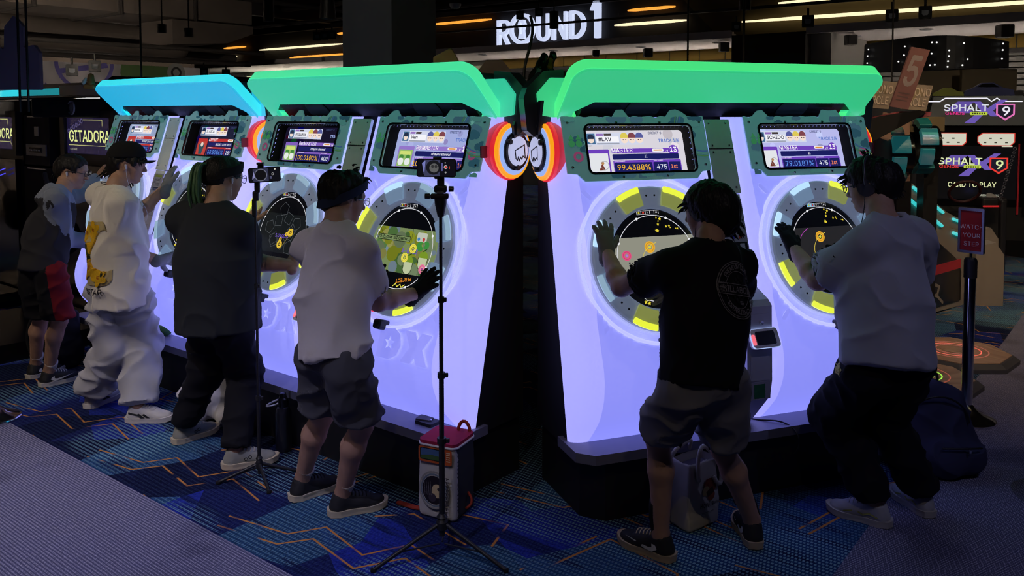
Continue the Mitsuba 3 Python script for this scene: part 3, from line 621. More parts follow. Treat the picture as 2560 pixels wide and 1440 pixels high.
# mural on the left wall
MW = frame(U * -17.99, V * -1, [0, 0, 1]); c = Canvas(-.002)
ml = lambda v: -v
c.rect(-11.3, -6.6, 1.6, 2.93, lin(205, 200, 205))
c.poly(circ(-8.4, 2.95, .62).difference(circ(-8.4, 2.95, .54)).intersection(sg.box(-12, 1.6, -6, 2.93)), lin(90, 84, 150)); c.poly([(-8.9, 2.85), (-7.85, 2.68), (-7.8, 2.78), (-8.85, 2.95)], lin(90, 84, 150)); c.poly([(-8.0, 2.2), (-7.6, 2.5), (-7.5, 2.2)], lin(90, 84, 150))
c.poly(circ(-9.9, 2.75, .75).intersection(sg.box(-12, 1.6, -6, 2.93)), lin(84, 112, 70)); c.poly(circ(-10.45, 2.8, .22), lin(150, 150, 150)); c.poly(ringp(-10.45, 2.8, .13, .08), lin(60, 60, 60))
m, col = c.mesh(frame(U * -17.93, -V, [0, 0, 1]))
m.invert() if m.face_normals[:, :].mean(0) @ U < 0 else None
solo('wall_mural', m, 'mat_print', 'abstract mural of purple and green shapes on the far left wall', 'mural', color=col)
# fascia lettering: each letter a body of its own
def ring_arc(x, y, r1, r0): return ringp(x, y, r1, r0, 16)
R_ = unary_union([sg.box(0, 0, .072, .57), sg.box(0, .505, .19, .57), sg.box(0, .235, .19, .30), circ(.19, .4025, .1675).difference(circ(.19, .4025, .10)).intersection(sg.box(.19, 0, 1, 1)), sg.Polygon([(.12, .26), (.20, .26), (.35, 0), (.265, 0)])])
O_ = ringp(.0, .0, .345, .270, 20).difference(sg.box(-.10, .10, .02, .5)); PIN = sg.Polygon([(-.085, -.12), (-.05, .06), (-.10, .19), (-.055, .30), (.055, .30), (.10, .19), (.05, .06), (.085, -.12)]).difference(sg.Polygon([(-.03, -.02), (-.015, .09), (-.05, .18), (0, .245), (.05, .18), (.015, .09), (.03, -.02)]))
U_ = unary_union([sg.box(0, .16, .07, .60), sg.box(.265, .16, .335, .60), ringp(.1675, .17, .1675, .0975).intersection(sg.box(-1, -1, 1, .17))])
N_ = sg.Polygon([(0, 0), (0, .6), (.085, .6), (.315, .19), (.315, .6), (.385, .6), (.385, 0), (.30, 0), (.07, .42), (.07, 0)])
D_ = unary_union([sg.box(0, 0, .07, .6), sg.Polygon([(.07, 0), (.07, .6)] + list(zip(.10 + .28 * np.sin(np.linspace(0, np.pi, 20)), .3 + .3 * np.cos(np.linspace(0, np.pi, 20)))))]).difference(sg.Polygon([(.07, .07), (.07, .53)] + list(zip(.10 + .205 * np.sin(np.linspace(0, np.pi, 20)), .3 + .23 * np.cos(np.linspace(0, np.pi, 20))))))
ONE = sg.Polygon([(.13, 0), (.13, .58), (.02, .58), (.11, .77), (.26, .77), (.26, 0)])
sign = thing('illuminated_sign', 'white lettering ROUND1 glowing on the black fascia', 'sign')
WHT = lin(205, 215, 245)
for g, x, z in ((R_, -12.17, 3.42), (O_, -11.47, 3.76), (PIN, -11.47, 3.66), (U_, -11.06, 3.45), (N_, -10.64, 3.46), (D_, -10.17, 3.46), (ONE, -9.68, 3.45)):
    put('letter', prism(affinity.translate(g, x, z), .10, MUZ(FV - .02)), 'mat_glow', parent=sign, em=emit(WHT, .95, .1))
# LED tubes on the fascia
WARM, ORNG = np.array([1.25, 1.0, .60]), np.array([1.2, .42, .05])
def led(u0, u1, z, col, label, v=FV - .1, r=.032, n=1):
    m = tube(np.array([U * (u0 + (u1 - u0) * k / 6) + V * v + [0, 0, z] for k in range(7)]), r * np.array([.5, 1, 1, 1, 1, 1, .5]), 8)
    solo('led_tube', m, 'mat_glow', label, 'light tube', True, 'light tubes on the fascia', em=emit(col, 1, .6))
led(-14.26, -12.33, 4.03, ORNG, 'orange light tube on the black fascia left of the lit lettering')
led(-8.75, -7.68, 3.96, ORNG, 'short orange light tube on the black fascia right of the lit lettering')
led(-9.06, -7.44, 3.68, WARM, 'white light tube under the short orange one, right of the lettering')
led(-6.32, -1.0, 3.57, WARM, 'longest white light tube, on the brown fascia at upper right')
led(-5.63, -3.2, 3.86, WARM, 'white light tube cut off by the top edge on the brown fascia')
led(-24.05, -22.31, 3.60, WARM, 'short white light tube at the left end beside the ducts')
led(-22.99, -21.85, 3.865, ORNG, 'short orange light tube at the left end beside the ducts')
led(-21.18, -17.49, 3.73, WARM, 'long white light tube left of the square column')
led(-19.75, -17.2, 3.45, ORNG, 'long orange light tube left of the square column, lowest of its group')
led(-17.69, -17.2, 4.01, ORNG, 'stub of orange light tube at the upper left edge of the square column')
for u, z1, col, lb in ((-5.79, 3.16, ORNG, 'upright orange light tube on the black pier'), (-5.42, 3.0, WARM, 'upright white light tube on the black pier')):
    solo('led_tube', tube(np.array([U * u + V * (FV - .1) + [0, 0, 2.3 + (z1 - 2.3) * k / 5] for k in range(6)]), .03, 8), 'mat_glow', lb, 'light tube', True, em=emit(col, 1, .4))
# soffit, pier, shop fronts
struct('trim_3', cat([slab(-34, -6.47, 14.95, 17.5, 3.30, 3.36), slab(-5.1, 6, 14.95, 17.5, 3.30, 3.36), slab(-34, -6.47, 14.92, 15.0, 3.28, 3.42), slab(-5.1, 6, 14.92, 15.0, 3.28, 3.42)]), 'mat_soffit')
struct('wall_pier', cat([slab(-6.47, -5.1, 14.9, 15.9, 0, 3.32)]), 'mat_fascia'); struct('wall_pier_side', slab(-5.1, -4.75, 15.2, 17.4, 0, 3.3), 'mat_store_grey'); mat('store_grey', (.2, .2, .2), .7)
struct('wall_shop', slab(-34, 6, 17.6, 17.75, 0, 3.3), 'mat_store_grey')
band = 'wall_shop'
rg = np.random.default_rng(3); u = -14.2
tile_d = {}
while u < 0:
    w = rg.choice([.62, .74, .86])
    if not -6.9 < u < -5.1:
        if w not in tile_d: tile_d[w] = mikit.ply(bb(.012, w - .012, -.02, 0, 3.06, 3.32), 'mat_tile_yellow')
        put('tile', tile_d[w], None, parent=band, tw=T(frame(U * u + V * 17.6, U, V)))
    u += w
for k in range(9): put('shutter_slat', slab(-5.3, 1.5, 17.52, 17.58, 2.08 + k * .105, 2.16 + k * .105), 'mat_store_grey', parent=band)
put('rail', slab(-14.5, 1.5, 17.3, 17.5, 2.96, 3.03), 'mat_black', parent=band)
put('rail', slab(-14.5, -6.5, 17.3, 17.5, 2.66, 2.72), 'mat_dark_metal', parent=band)
for i, (u0, u1) in enumerate([(-25.4, -24.2), (-23.9, -22.8), (-22.7, -20.6), (-20.2, -19.3), (-18.9, -16.5), (-16.3, -14.6)]):
    k = struct('window_%d' % (i + 1), slab(u0, u1, 17.45, 17.5, 2.0, 3.16), 'mat_store_wall', em=emit(lin(188, 196, 150), [.8, .75, .45, .6, .4, .12][i], .1))
    put('window_frame', cat([slab(u0 - .08, u0, 17.4, 17.5, 2, 3.2), slab(u1, u1 + .08, 17.4, 17.5, 2, 3.2)]), 'mat_dark_metal', parent=k)
for i, (u, v) in enumerate([(-13.2, 15.7), (-11.1, 15.7), (-9.0, 16.0), (-7.2, 15.9), (-3.3, 15.6), (-4.6, 16.1), (-16.9, 16.2), (-21.5, 16.2)]):
    M = frame(U * u + V * v + [0, 0, 3.296], U, -V)
    k = thing('recessed_spotlight', 'small recessed spotlight in the pale soffit strip, number of identical ones along it', 'ceiling light', 'recessed spotlights in the soffit')
    labels[k]['label'] = 'small round recessed spotlight in the pale soffit under the fascia'
    put('trim_ring', lathe([(.06, -.02), (.11, -.02), (.11, .012), (.095, .012), (.09, 0)], 20, M), 'mat_white_plastic', parent=k); put('lens', lathe([(0, .0), (.09, .0)], 20, M), 'mat_glow', parent=k, em=emit((1, .85, .6), 3.0, .2))
for i, (u0, u1, v, z, k_) in enumerate([(-14.0, -10.4, 16.9, 2.1, 1.1), (-9.8, -6.9, 16.9, 2.1, 1.5), (-4.3, -2.6, 16.4, 1.8, 1.7), (-2.3, 1.0, 16.6, 1.8, 1.7), (-25, -20, 16.9, 2.1, 1.6), (-19, -15, 16.9, 2.1, 1.0)]):  # added troughs, kept out of view, to light the soffit and tiles
    k = thing('added_uplight_trough', 'long added uplight trough along the shop front hidden behind the machines', 'lamp', 'added uplight troughs on the shop fronts')
    put('housing', cat([slab(u0, u1, v - .12, v + .12, z - .12, z - .03), slab(u0, u1, v - .14, v - .12, z - .12, z + .03), slab(u0, u1, v + .12, v + .14, z - .12, z + .03)]), 'mat_black', parent=k)
    put('tube', slab(u0 + .05, u1 - .05, v - .06, v + .06, z - .03, z), 'mat_glow', parent=k, em=emit((1, .84, .66), 15.0 * k_, 1.0)); put('bracket', slab(u0, u0 + .1, v, 17.6, z - .1, z - .05), 'mat_black', parent=k)
for i, (v, kk) in enumerate([(2.5, 60.0), (5.5, 50.0), (8.5, 45.0)]):  # added lamps that stand in for bounce light on the ducts
    k = thing('added_wall_uplight', 'added uplight on the left wall, lighting the air ducts from below', 'lamp', 'added uplights on the left wall')
    put('box', slab(-17.98, -17.8, v - .3, v + .3, 2.05, 2.12), 'mat_black', parent=k); put('lamp', slab(-17.95, -17.83, v - .25, v + .25, 2.12, 2.13), 'mat_glow', parent=k, em=emit((1, .84, .74), kk, .6))
# ducts
mat('duct', mikit.proc(lambda p, n, uv: mikit.mix((.075, .062, .054), (.14, .115, .10), mikit.fbm(p.x * 1.3, p.y * 1.3, p.z * 1.5))), .7, .2)
def duct(u0, u1, v0, v1, z0, z1, lab, step=1.25):
    k = thing('air_duct', lab, 'duct'); put('casing', slab(u0, u1, v0, v1, z0, z1), 'mat_duct', parent=k)
    for v in np.arange(v0, v1 + .01, step): put('flange', slab(u0 - .035, u1 + .035, v - .025, v + .025, z0 - .035, z1 + .03), 'mat_truss', parent=k)
    return k
duct(-14.2, -12.7, 1.5, 8.85, 3.42, 4.5, 'large rectangular air duct with flanged joints under the ceiling at upper left')
duct(-17.2, -15.6, -1.0, 8.6, 3.60, 4.4, 'second rectangular air duct farther left behind the large one', 1.6)
duct(-13.9, -13.1, -2.0, 1.40, 3.5, 4.2, 'narrower air duct running into the large rectangular one')
pp = lambda L: np.array([U * a + V * b + [0, 0, z] for a, b, z in L])
solo('round_duct', tube(curve(pp([(-15.2, 1, 3.28), (-15.2, 4, 3.26), (-15.2, 7.5, 3.24), (-15.2, 9, 3.2)]), 30), .27, 20), 'mat_duct', 'round spiral air duct under the rectangular ducts at upper left', 'duct', True)
solo('slanted_duct', prism([(7.3, 3.38), (8.8, 3.38), (8.8, 3.25), (8.3, 3.06), (7.3, 2.98)], 1.0, frame(U * -13.6, V, [0, 0, 1])), 'mat_duct', 'slanted duct transition hanging at the end of the large duct', 'duct')
for i, (u, z, v0, v1, r, lb) in enumerate([(-13.0, 2.95, 0, 9.3, .035, 'black lighting rail below the ducts at left'), (-16.6, 2.98, 0, 11.5, .05, 'dark pipe along the left wall above the mural'), (-17.2, 3.15, 0, 11.5, .09, 'thick dark pipe along the left wall under the ceiling'), (-12.0, 3.75, -1, 12, .04, 'thin sprinkler pipe beside the large duct')]):
    solo('ceiling_pipe', bar(uvw(u, v0, z), uvw(u, v1, z), r, 12), 'mat_truss', lb, 'pipe', True)
# pipes and joist rods running with the fascia
for i, (v, z, u0, u1, r, lb) in enumerate([(12.6, 4.0, -22, -6, .04, 'dark sprinkler pipe in front of the fascia, higher of two'), (13.4, 4.5, -26, -9, .06, 'dark pipe crossing high above the fascia'), (13.2, 3.585, -15, -5.6, .02, 'black track rail in front of the lit lettering'), (11.8, 3.40, -5.4, 1.5, .02, 'black track rail in front of the longest white tube')]):
    solo('track_rail' if 'track' in lb else 'ceiling_pipe', slab(u0, u1, v - r, v + r, z - r, z + r) if 'track' in lb else bar(uvw(u0, v, z), uvw(u1, v, z), r, 12), 'mat_truss' if 'pipe' in lb else 'mat_black', lb, 'pipe' if 'pipe' in lb else 'rail', False)
# track spotlights: black boxes with a pale lens plate
def track_spot(p, s, lab, grp='track spotlights', cable=None):
    k = thing('track_spotlight', lab, 'spotlight', grp); f = unit([-p[0], -p[1], 0]); M = frame(p, np.cross(f, [0, 0, 1]) * -1, [0, 0, 1], f)
    h = prism(rrect(-s, s, -s, s, s * .2), s * 1.6, M, -s * 1.6); put('housing', h, 'mat_black', parent=k)
    put('lens_plate', prism(sg.Polygon([(-s * .5, -s * .3), (-s * .3, -s * .55), (s * .3, -s * .55), (s * .5, -s * .3), (s * .5, s * .3), (-s * .5, s * .3)]), .01, M), 'mat_grey_plastic', parent=k)
    put('yoke', bar(p + np.array([0, 0, s]), p + np.array([0, 0, s * 2.2]), s * .2), 'mat_black', parent=k)
    if cable is not None: put('cable', tube(curve(np.array([p - [0, 0, s * .9], (p + cable) / 2 + np.array([.05, 0, -.1]), cable]), 10), .012, 6), 'mat_black', True, parent=k)
for px, py, y, s, lb in [(2020, 52, 11, .075, 'left of the three black track spotlights before the longest white tube'), (2230, 38, 10.6, .075, 'middle one of the black track spotlights before the longest white tube'), (2313, 30, 10.4, .075, 'right one of the black track spotlights before the longest white tube'), (792, 90, 11.5, .055, 'left spotlight of three small ones beside the square column'), (811, 88, 11.5, .055, 'middle spotlight of three small ones beside the square column'), (830, 86, 11.5, .055, 'right spotlight of three small ones beside the square column'),
                         (1300, 37, 11, .05, 'small black spotlight above the letter O'), (1347, 30, 11, .05, 'small black spotlight above the letter U'), (1841, 66, 11, .06, 'black spotlight at the left end of the longest white tube'), (237, 165, 10.5, .07, 'black spotlight in front of the green mural shape'), (180, 175, 10.5, .07, 'black spotlight in front of the white part of the mural'), (510, 178, 11, .05, 'small spotlight left of the cyan canopy corner'), (565, 183, 11, .05, 'small spotlight above the right end of the cyan canopy'), (1118, 98, 16.5, .06, 'small black box on the fascia band near the cardboard box')][:13]:
    track_spot(at(px, py, y), s, lb)
for px, py, y, s, lb in [(1490, 133, 17.5, .07, 'black box on the yellow tiles right of the lettering'), (1620, 132, 17.2, .09, 'black box hanging at the middle of the yellow tiles'), (1810, 118, 16.6, .09, 'black box at the right end of the yellow tiles'), (2127, 100, 15, .09, 'black box before the yellow tiles right of the pier'), (2512, 78, 13, .10, 'black box before the yellow tiles at the far right')]:
    p = at(px, py, y); solo('ceiling_speaker', rbox(p[0], p[1], p[2], 2 * s, 2 * s, 2 * s, .02), 'mat_black', lb, 'speaker', False)
# pendant cans and cones
def pendant(p, r0, r1, h, lab, lit, top=CZ):
    k = thing('pendant_lamp', lab, 'lamp'); M = frame(p, [1, 0, 0], [0, 1, 0])
    put('shade', lathe([(0, h), (r1, h), (r1 * 1.02, h * .98), (r0, 0), (r0 - .012, 0), (r1 * .9, h * .9)], 28, M), 'mat_black', 40, parent=k)
    put('bulb', lathe([(0, .03), (r0 * .8, .03)], 24, M @ frame([0, 0, .03], [1, 0, 0], [0, -1, 0])), 'mat_glow', parent=k, em=emit((1, .8, .55), lit, .2))
    put('cord', bar(p + np.array([0, 0, h]), np.array([p[0], p[1], top]), .009), 'mat_black', parent=k)
pendant(at(672, 54, 8.5), .052, .052, .23, 'black cylinder pendant lamp upper left of the square column', .5)
pendant(at(819, 47, 7.5), .076, .05, .26, 'black cone pendant lamp touching the square column at left', .15)
pendant(at(1385, 71, 11), .058, .058, .22, 'black cylinder pendant lamp hanging before the letter N', .9)
pendant(at(1862, 25, 9), .062, .062, .24, 'black cylinder pendant lamp at the top edge over the brown fascia', .7)
pendant(at(405, 82, 10), .05, .05, .10, 'small downlight glowing under the ducts at upper left', 1.6)
pendant(at(472, 92, 10), .05, .05, .10, 'small downlight beside the duct transition', .5)
# hanging cables
for i, (px, y, py1, r, lb) in enumerate([(49, 6.5, 215, .010, 'left one of two black cables hanging at the left edge'), (70, 6.5, 215, .010, 'right one of two black cables hanging at the left edge'), (354, 6.5, 205, .008, 'black cable hanging behind the cyan canopy'), (1719, 6.5, 172, .007, 'black cable hanging behind the right green canopy'), (1858, 7.5, 170, .012, 'thick black cable right of the soffit end'), (2230, 8, 170, .008, 'black cable running up beside the curved black screen')]):
    p = at(px, py1, y); p[2] -= .2; solo('hanging_cable', bar(p, np.array([p[0], p[1], CZ]), r, 6), 'mat_black', lb, 'cable', True)
k = thing('smoke_detector', 'white smoke detector under the black ceiling near the column', 'smoke detector')
p = at(1138, 13, 12); M = frame(p, [1, 0, 0], [0, 1, 0]); put('base', lathe([(0, .02), (.085, .02), (.085, 0), (.06, -.045), (0, -.05)], 28, M), 'mat_white_plastic', 30, parent=k); put('stem', bar(p + np.array([0, 0, .02]), np.array([p[0], p[1], CZ]), .02), 'mat_black', parent=k)
# square column behind the middle cabinet
mat('column_blue', (.11, .115, .14), .75)
struct('column', box(0, 0, 2.65, .52, .52, 5.3, np.array(trimesh.transformations.rotation_matrix(-.60, [0, 0, 1]))).apply_translation((at(975, 200, 6.75) * [1, 1, 0])), 'mat_column_blue')
# things on top of the cabinets
mat('cardboard', mikit.proc(lambda p, n, uv: mikit.mix((.40, .29, .16), (.48, .36, .21), mikit.noise(p.x * 30, p.y * 30, p.z * 6))), .85); mat('cardboard_dark', (.055, .045, .045), .8); mat('box_red', (.16, .05, .03), .8)
def cflap(name, pts, y, th, m, lab):
    q = np.array([at(a, b, y) for a, b in pts]); n = unit(np.cross(q[1] - q[0], q[2] - q[0])); n = n if n[1] > 0 else -n
    P = m3.Manifold.hull_points(np.vstack([q, q + n * th])); solo(name, unman(P), m, lab, 'box')
cflap('cardboard_box', [(1083, 143), (1127, 119), (1160, 178), (1083, 200)], 5.35, .20, 'mat_cardboard', 'tan cardboard box standing on the middle cabinet beside the column')
cflap('cardboard_box', [(1165, 215), (1216, 150), (1256, 150), (1292, 195), (1292, 215)], 5.5, .12, 'mat_cardboard_dark', 'dark brown box behind the right shoulder of the middle cabinet')
cflap('cardboard_box', [(1405, 193), (1411, 178), (1434, 186), (1436, 200)], 5.2, .10, 'mat_box_red', 'small reddish box behind the left shoulder of the right cabinet')
# plastic-wrapped display figure between the two cabinets
scene['mat_wrap'] = {'type': 'twosided', 'bsdf': {'type': 'principled', 'base_color': mikit.proc(lambda p, n, uv: mikit.mix((.02, .02, .022), (.30, .32, .26), mikit.smoothstep(.5, .8, mikit.fbm(p.x * 26, p.y * 26, p.z * 9)))), 'roughness': .12, 'specular': .8, 'clearcoat': .8}}
def blob(cs, rs, h=.012, k=.02):
    pass
wr = thing('wrapped_display', 'upright display wrapped in shiny clear plastic between the two green canopies', 'wrapped object')
def lump(p0, p1, r0, r1, seed, amp):
    m = unman(m3.Manifold.batch_hull([m3.Manifold.sphere(r0, 24).translate(tuple(p0)), m3.Manifold.sphere(r1, 24).translate(tuple(p1))]).refine_to_length(.02))
    n = m.vertex_normals; m.vertices = m.vertices + n * ((meshkit.fbm(m.vertices * 22, 3, seed) - .5) * amp)[:, None]; return m
put('left_bundle', lump(at(1325, 225, 5.3), at(1362, 140, 5.3), .045, .022, 1, .05), 'mat_wrap', True, parent=wr); put('right_bundle', lump(at(1370, 225, 5.3), at(1380, 138, 5.3), .055, .018, 2, .05), 'mat_wrap', True, parent=wr)
put('flower', lump(at(1375, 165, 5.2), at(1377, 150, 5.2), .017, .012, 3, .02), 'mat_orange_plastic', True, parent=wr); put('white_strip', bar(at(1335, 200, 5.18), at(1350, 172, 5.18), .012), 'mat_white_plastic', parent=wr)
solo('foil_tube', tube(curve([at(1318, 230, 5.25), at(1316, 150, 5.3), at(1330, 90, 5.3), at(1326, 40, 5.3)], 14), .009, 8), 'mat_dark_metal', 'thin dark cord rising between the two cabinets', 'cord', True)
fg = thing('toy_figure', 'small brown and white toy figure standing on the light bar at left', 'figurine')
q = at(228, 207, 6.6); put('body', lump(q, q + [0, 0, .05], .03, .022, 5, .012), 'mat_toy_brown', True, parent=fg); put('paw', lump(q + [-.05, -.02, .0], q + [-.035, -.02, .03], .014, .01, 6, .004), 'mat_white_plastic', True, parent=fg); put('base', lump(q + [-.04, -.01, -.03], q + [.02, -.01, -.03], .018, .018, 8, .004), 'mat_toy_brown', True, parent=fg)
mat('toy_brown', (.30, .15, .05), .5)
mat('roof_black', (.010, .010, .010), .7)
for i, (a, b, c_, lb) in enumerate([(250, 280, 338, 'leftmost black peaked tent top behind the cyan canopy'), (318, 360, 400, 'second black peaked tent top behind the cyan canopy'), (385, 430, 500, 'third black peaked tent top behind the cyan canopy'), (470, 550, 585, 'rightmost black peaked tent top behind the cyan canopy')]):
    P = np.array([at(a, 215, 8), at(b, 190 + (i == 1) * 2, 8), at(c_, 212, 8), at(a, 260, 8), at(c_, 260, 8)]); solo('tent_top', unman(m3.Manifold.hull_points(np.vstack([P, P + V * .5]))), 'mat_roof_black', lb, 'tent', False)
# purple cut-out shape at the left edge
mat('cutout_purple', (.34, .30, .44), .7)
cc = sg.Polygon([(-.16, 0), (.30, 0), (.30, .30), (.26, .36), (.20, .34), (.17, .30), (.17, .52), (.10, .60), (.03, .52), (.02, .30), (-.02, .34), (-.07, .28), (-.16, .26)]).buffer(.02).buffer(-.01)
solo('cactus_cutout', prism(cc, .05, frame(at(18, 222, 7.2), [1, 0, 0], [0, 0, 1])), 'mat_cutout_purple', 'purple cactus-shaped cut-out standing behind the light bar at far left', 'cutout')

# added lamps resting on the light bar that wash the ducts
# ---------------------------------------------------------------- people
JN = 'head neck pelvis shL shR elL elR wrL wrR tipL tipR hipL hipR knL knR anL anR heL heR toL toR'.split()
SK = {
 'P1': [[-3.078,5.855,1.473],[-3.096,5.732,1.348],[-3.143,5.607,0.879],[-3.185,5.906,1.284],[-3.015,5.55,1.307],[-3.177,6.207,1.299],[-3.06,5.651,1.027],[-3.19,6.453,1.379],[-2.989,5.894,0.976],[-3.073,6.36,1.479],[-2.913,5.967,1.123],[-3.23,5.643,0.85],[-3.071,5.541,0.865],[-3.269,5.776,0.469],[-3.067,5.637,0.477],[-3.364,5.889,0.09],[-3.178,5.713,0.092],[-3.42,5.852,0.001],[-3.236,5.679,0.001],[-3.296,6.093,-0.0],[-3.064,5.889,-0.002]],
 'P2': [[-2.403,5.228,1.562],[-2.447,5.139,1.415],[-2.414,5.119,0.846],[-2.594,5.277,1.36],[-2.327,4.987,1.337],[-2.466,5.511,1.214],[-2.347,5.048,1.038],[-2.339,5.663,1.382],[-2.213,5.256,0.953],[-2.34,5.777,1.525],[-2.19,5.438,0.941],[-2.513,5.128,0.839],[-2.327,5.098,0.8],[-2.498,5.173,0.437],[-2.349,5.27,0.426],[-2.674,5.305,0.091],[-2.281,5.036,0.097],[-2.699,5.249,0.0],[-2.343,5.033,0.002],[-2.616,5.511,-0.001],[-2.067,5.054,-0.001]],
 'P3': [[-1.57,4.544,1.529],[-1.58,4.435,1.386],[-1.561,4.412,0.858],[-1.766,4.515,1.309],[-1.413,4.34,1.286],[-1.718,4.786,1.17],[-1.454,4.554,1.068],[-1.566,4.994,1.227],[-1.192,4.537,1.051],[-1.499,5.079,1.377],[-1.19,4.662,1.187],[-1.645,4.467,0.845],[-1.482,4.362,0.819],[-1.693,4.589,0.458],[-1.475,4.57,0.459],[-1.844,4.712,0.09],[-1.459,4.38,0.096],[-1.917,4.683,0.001],[-1.524,4.355,0.001],[-1.749,4.906,-0.001],[-1.265,4.466,-0.0]],
 'P4': [[-0.799,3.951,1.475],[-0.818,3.816,1.364],[-0.788,3.667,0.862],[-0.964,3.924,1.247],[-0.664,3.698,1.279],[-0.928,4.148,1.05],[-0.615,3.832,1.01],[-0.717,4.27,0.968],[-0.464,4.044,1.005],[-0.656,4.212,1.128],[-0.347,3.983,1.126],[-0.865,3.723,0.838],[-0.716,3.602,0.842],[-0.887,3.881,0.468],[-0.68,3.743,0.468],[-0.992,4.002,0.092],[-0.783,3.864,0.093],[-1.067,3.983,0.002],[-0.847,3.831,0.0],[-0.866,4.165,-0.002],[-0.599,3.947,-0.001]],
 'P5': [[0.828,3.51,1.47],[0.812,3.385,1.344],[0.754,3.282,0.87],[0.624,3.309,1.27],[0.96,3.499,1.242],[0.464,3.536,1.142],[0.988,3.699,1.014],[0.427,3.769,1.253],[0.784,3.843,1.09],[0.421,3.878,1.4],[0.611,3.825,1.036],[0.665,3.242,0.846],[0.844,3.314,0.843],[0.613,3.463,0.509],[0.886,3.474,0.469],[0.637,3.492,0.099],[1.022,3.596,0.098],[0.672,3.433,0.001],[1.052,3.533,0.002],[0.472,3.617,-0.003],[1.051,3.806,-0.003]],
 'P6': [[1.657,3.855,1.548],[1.675,3.747,1.405],[1.634,3.619,0.84],[1.531,3.615,1.314],[1.856,3.829,1.312],[1.398,3.812,1.114],[1.917,3.976,1.047],[1.368,4.053,1.222],[1.703,4.108,1.147],[1.347,4.187,1.349],[1.554,4.199,1.216],[1.541,3.596,0.808],[1.733,3.633,0.824],[1.501,3.847,0.48],[1.73,3.84,0.471],[1.648,3.756,0.096],[1.899,3.873,0.095],[1.714,3.727,0.001],[1.943,3.814,0.001],[1.496,3.904,-0.0],[1.896,4.087,-0.001]],
}
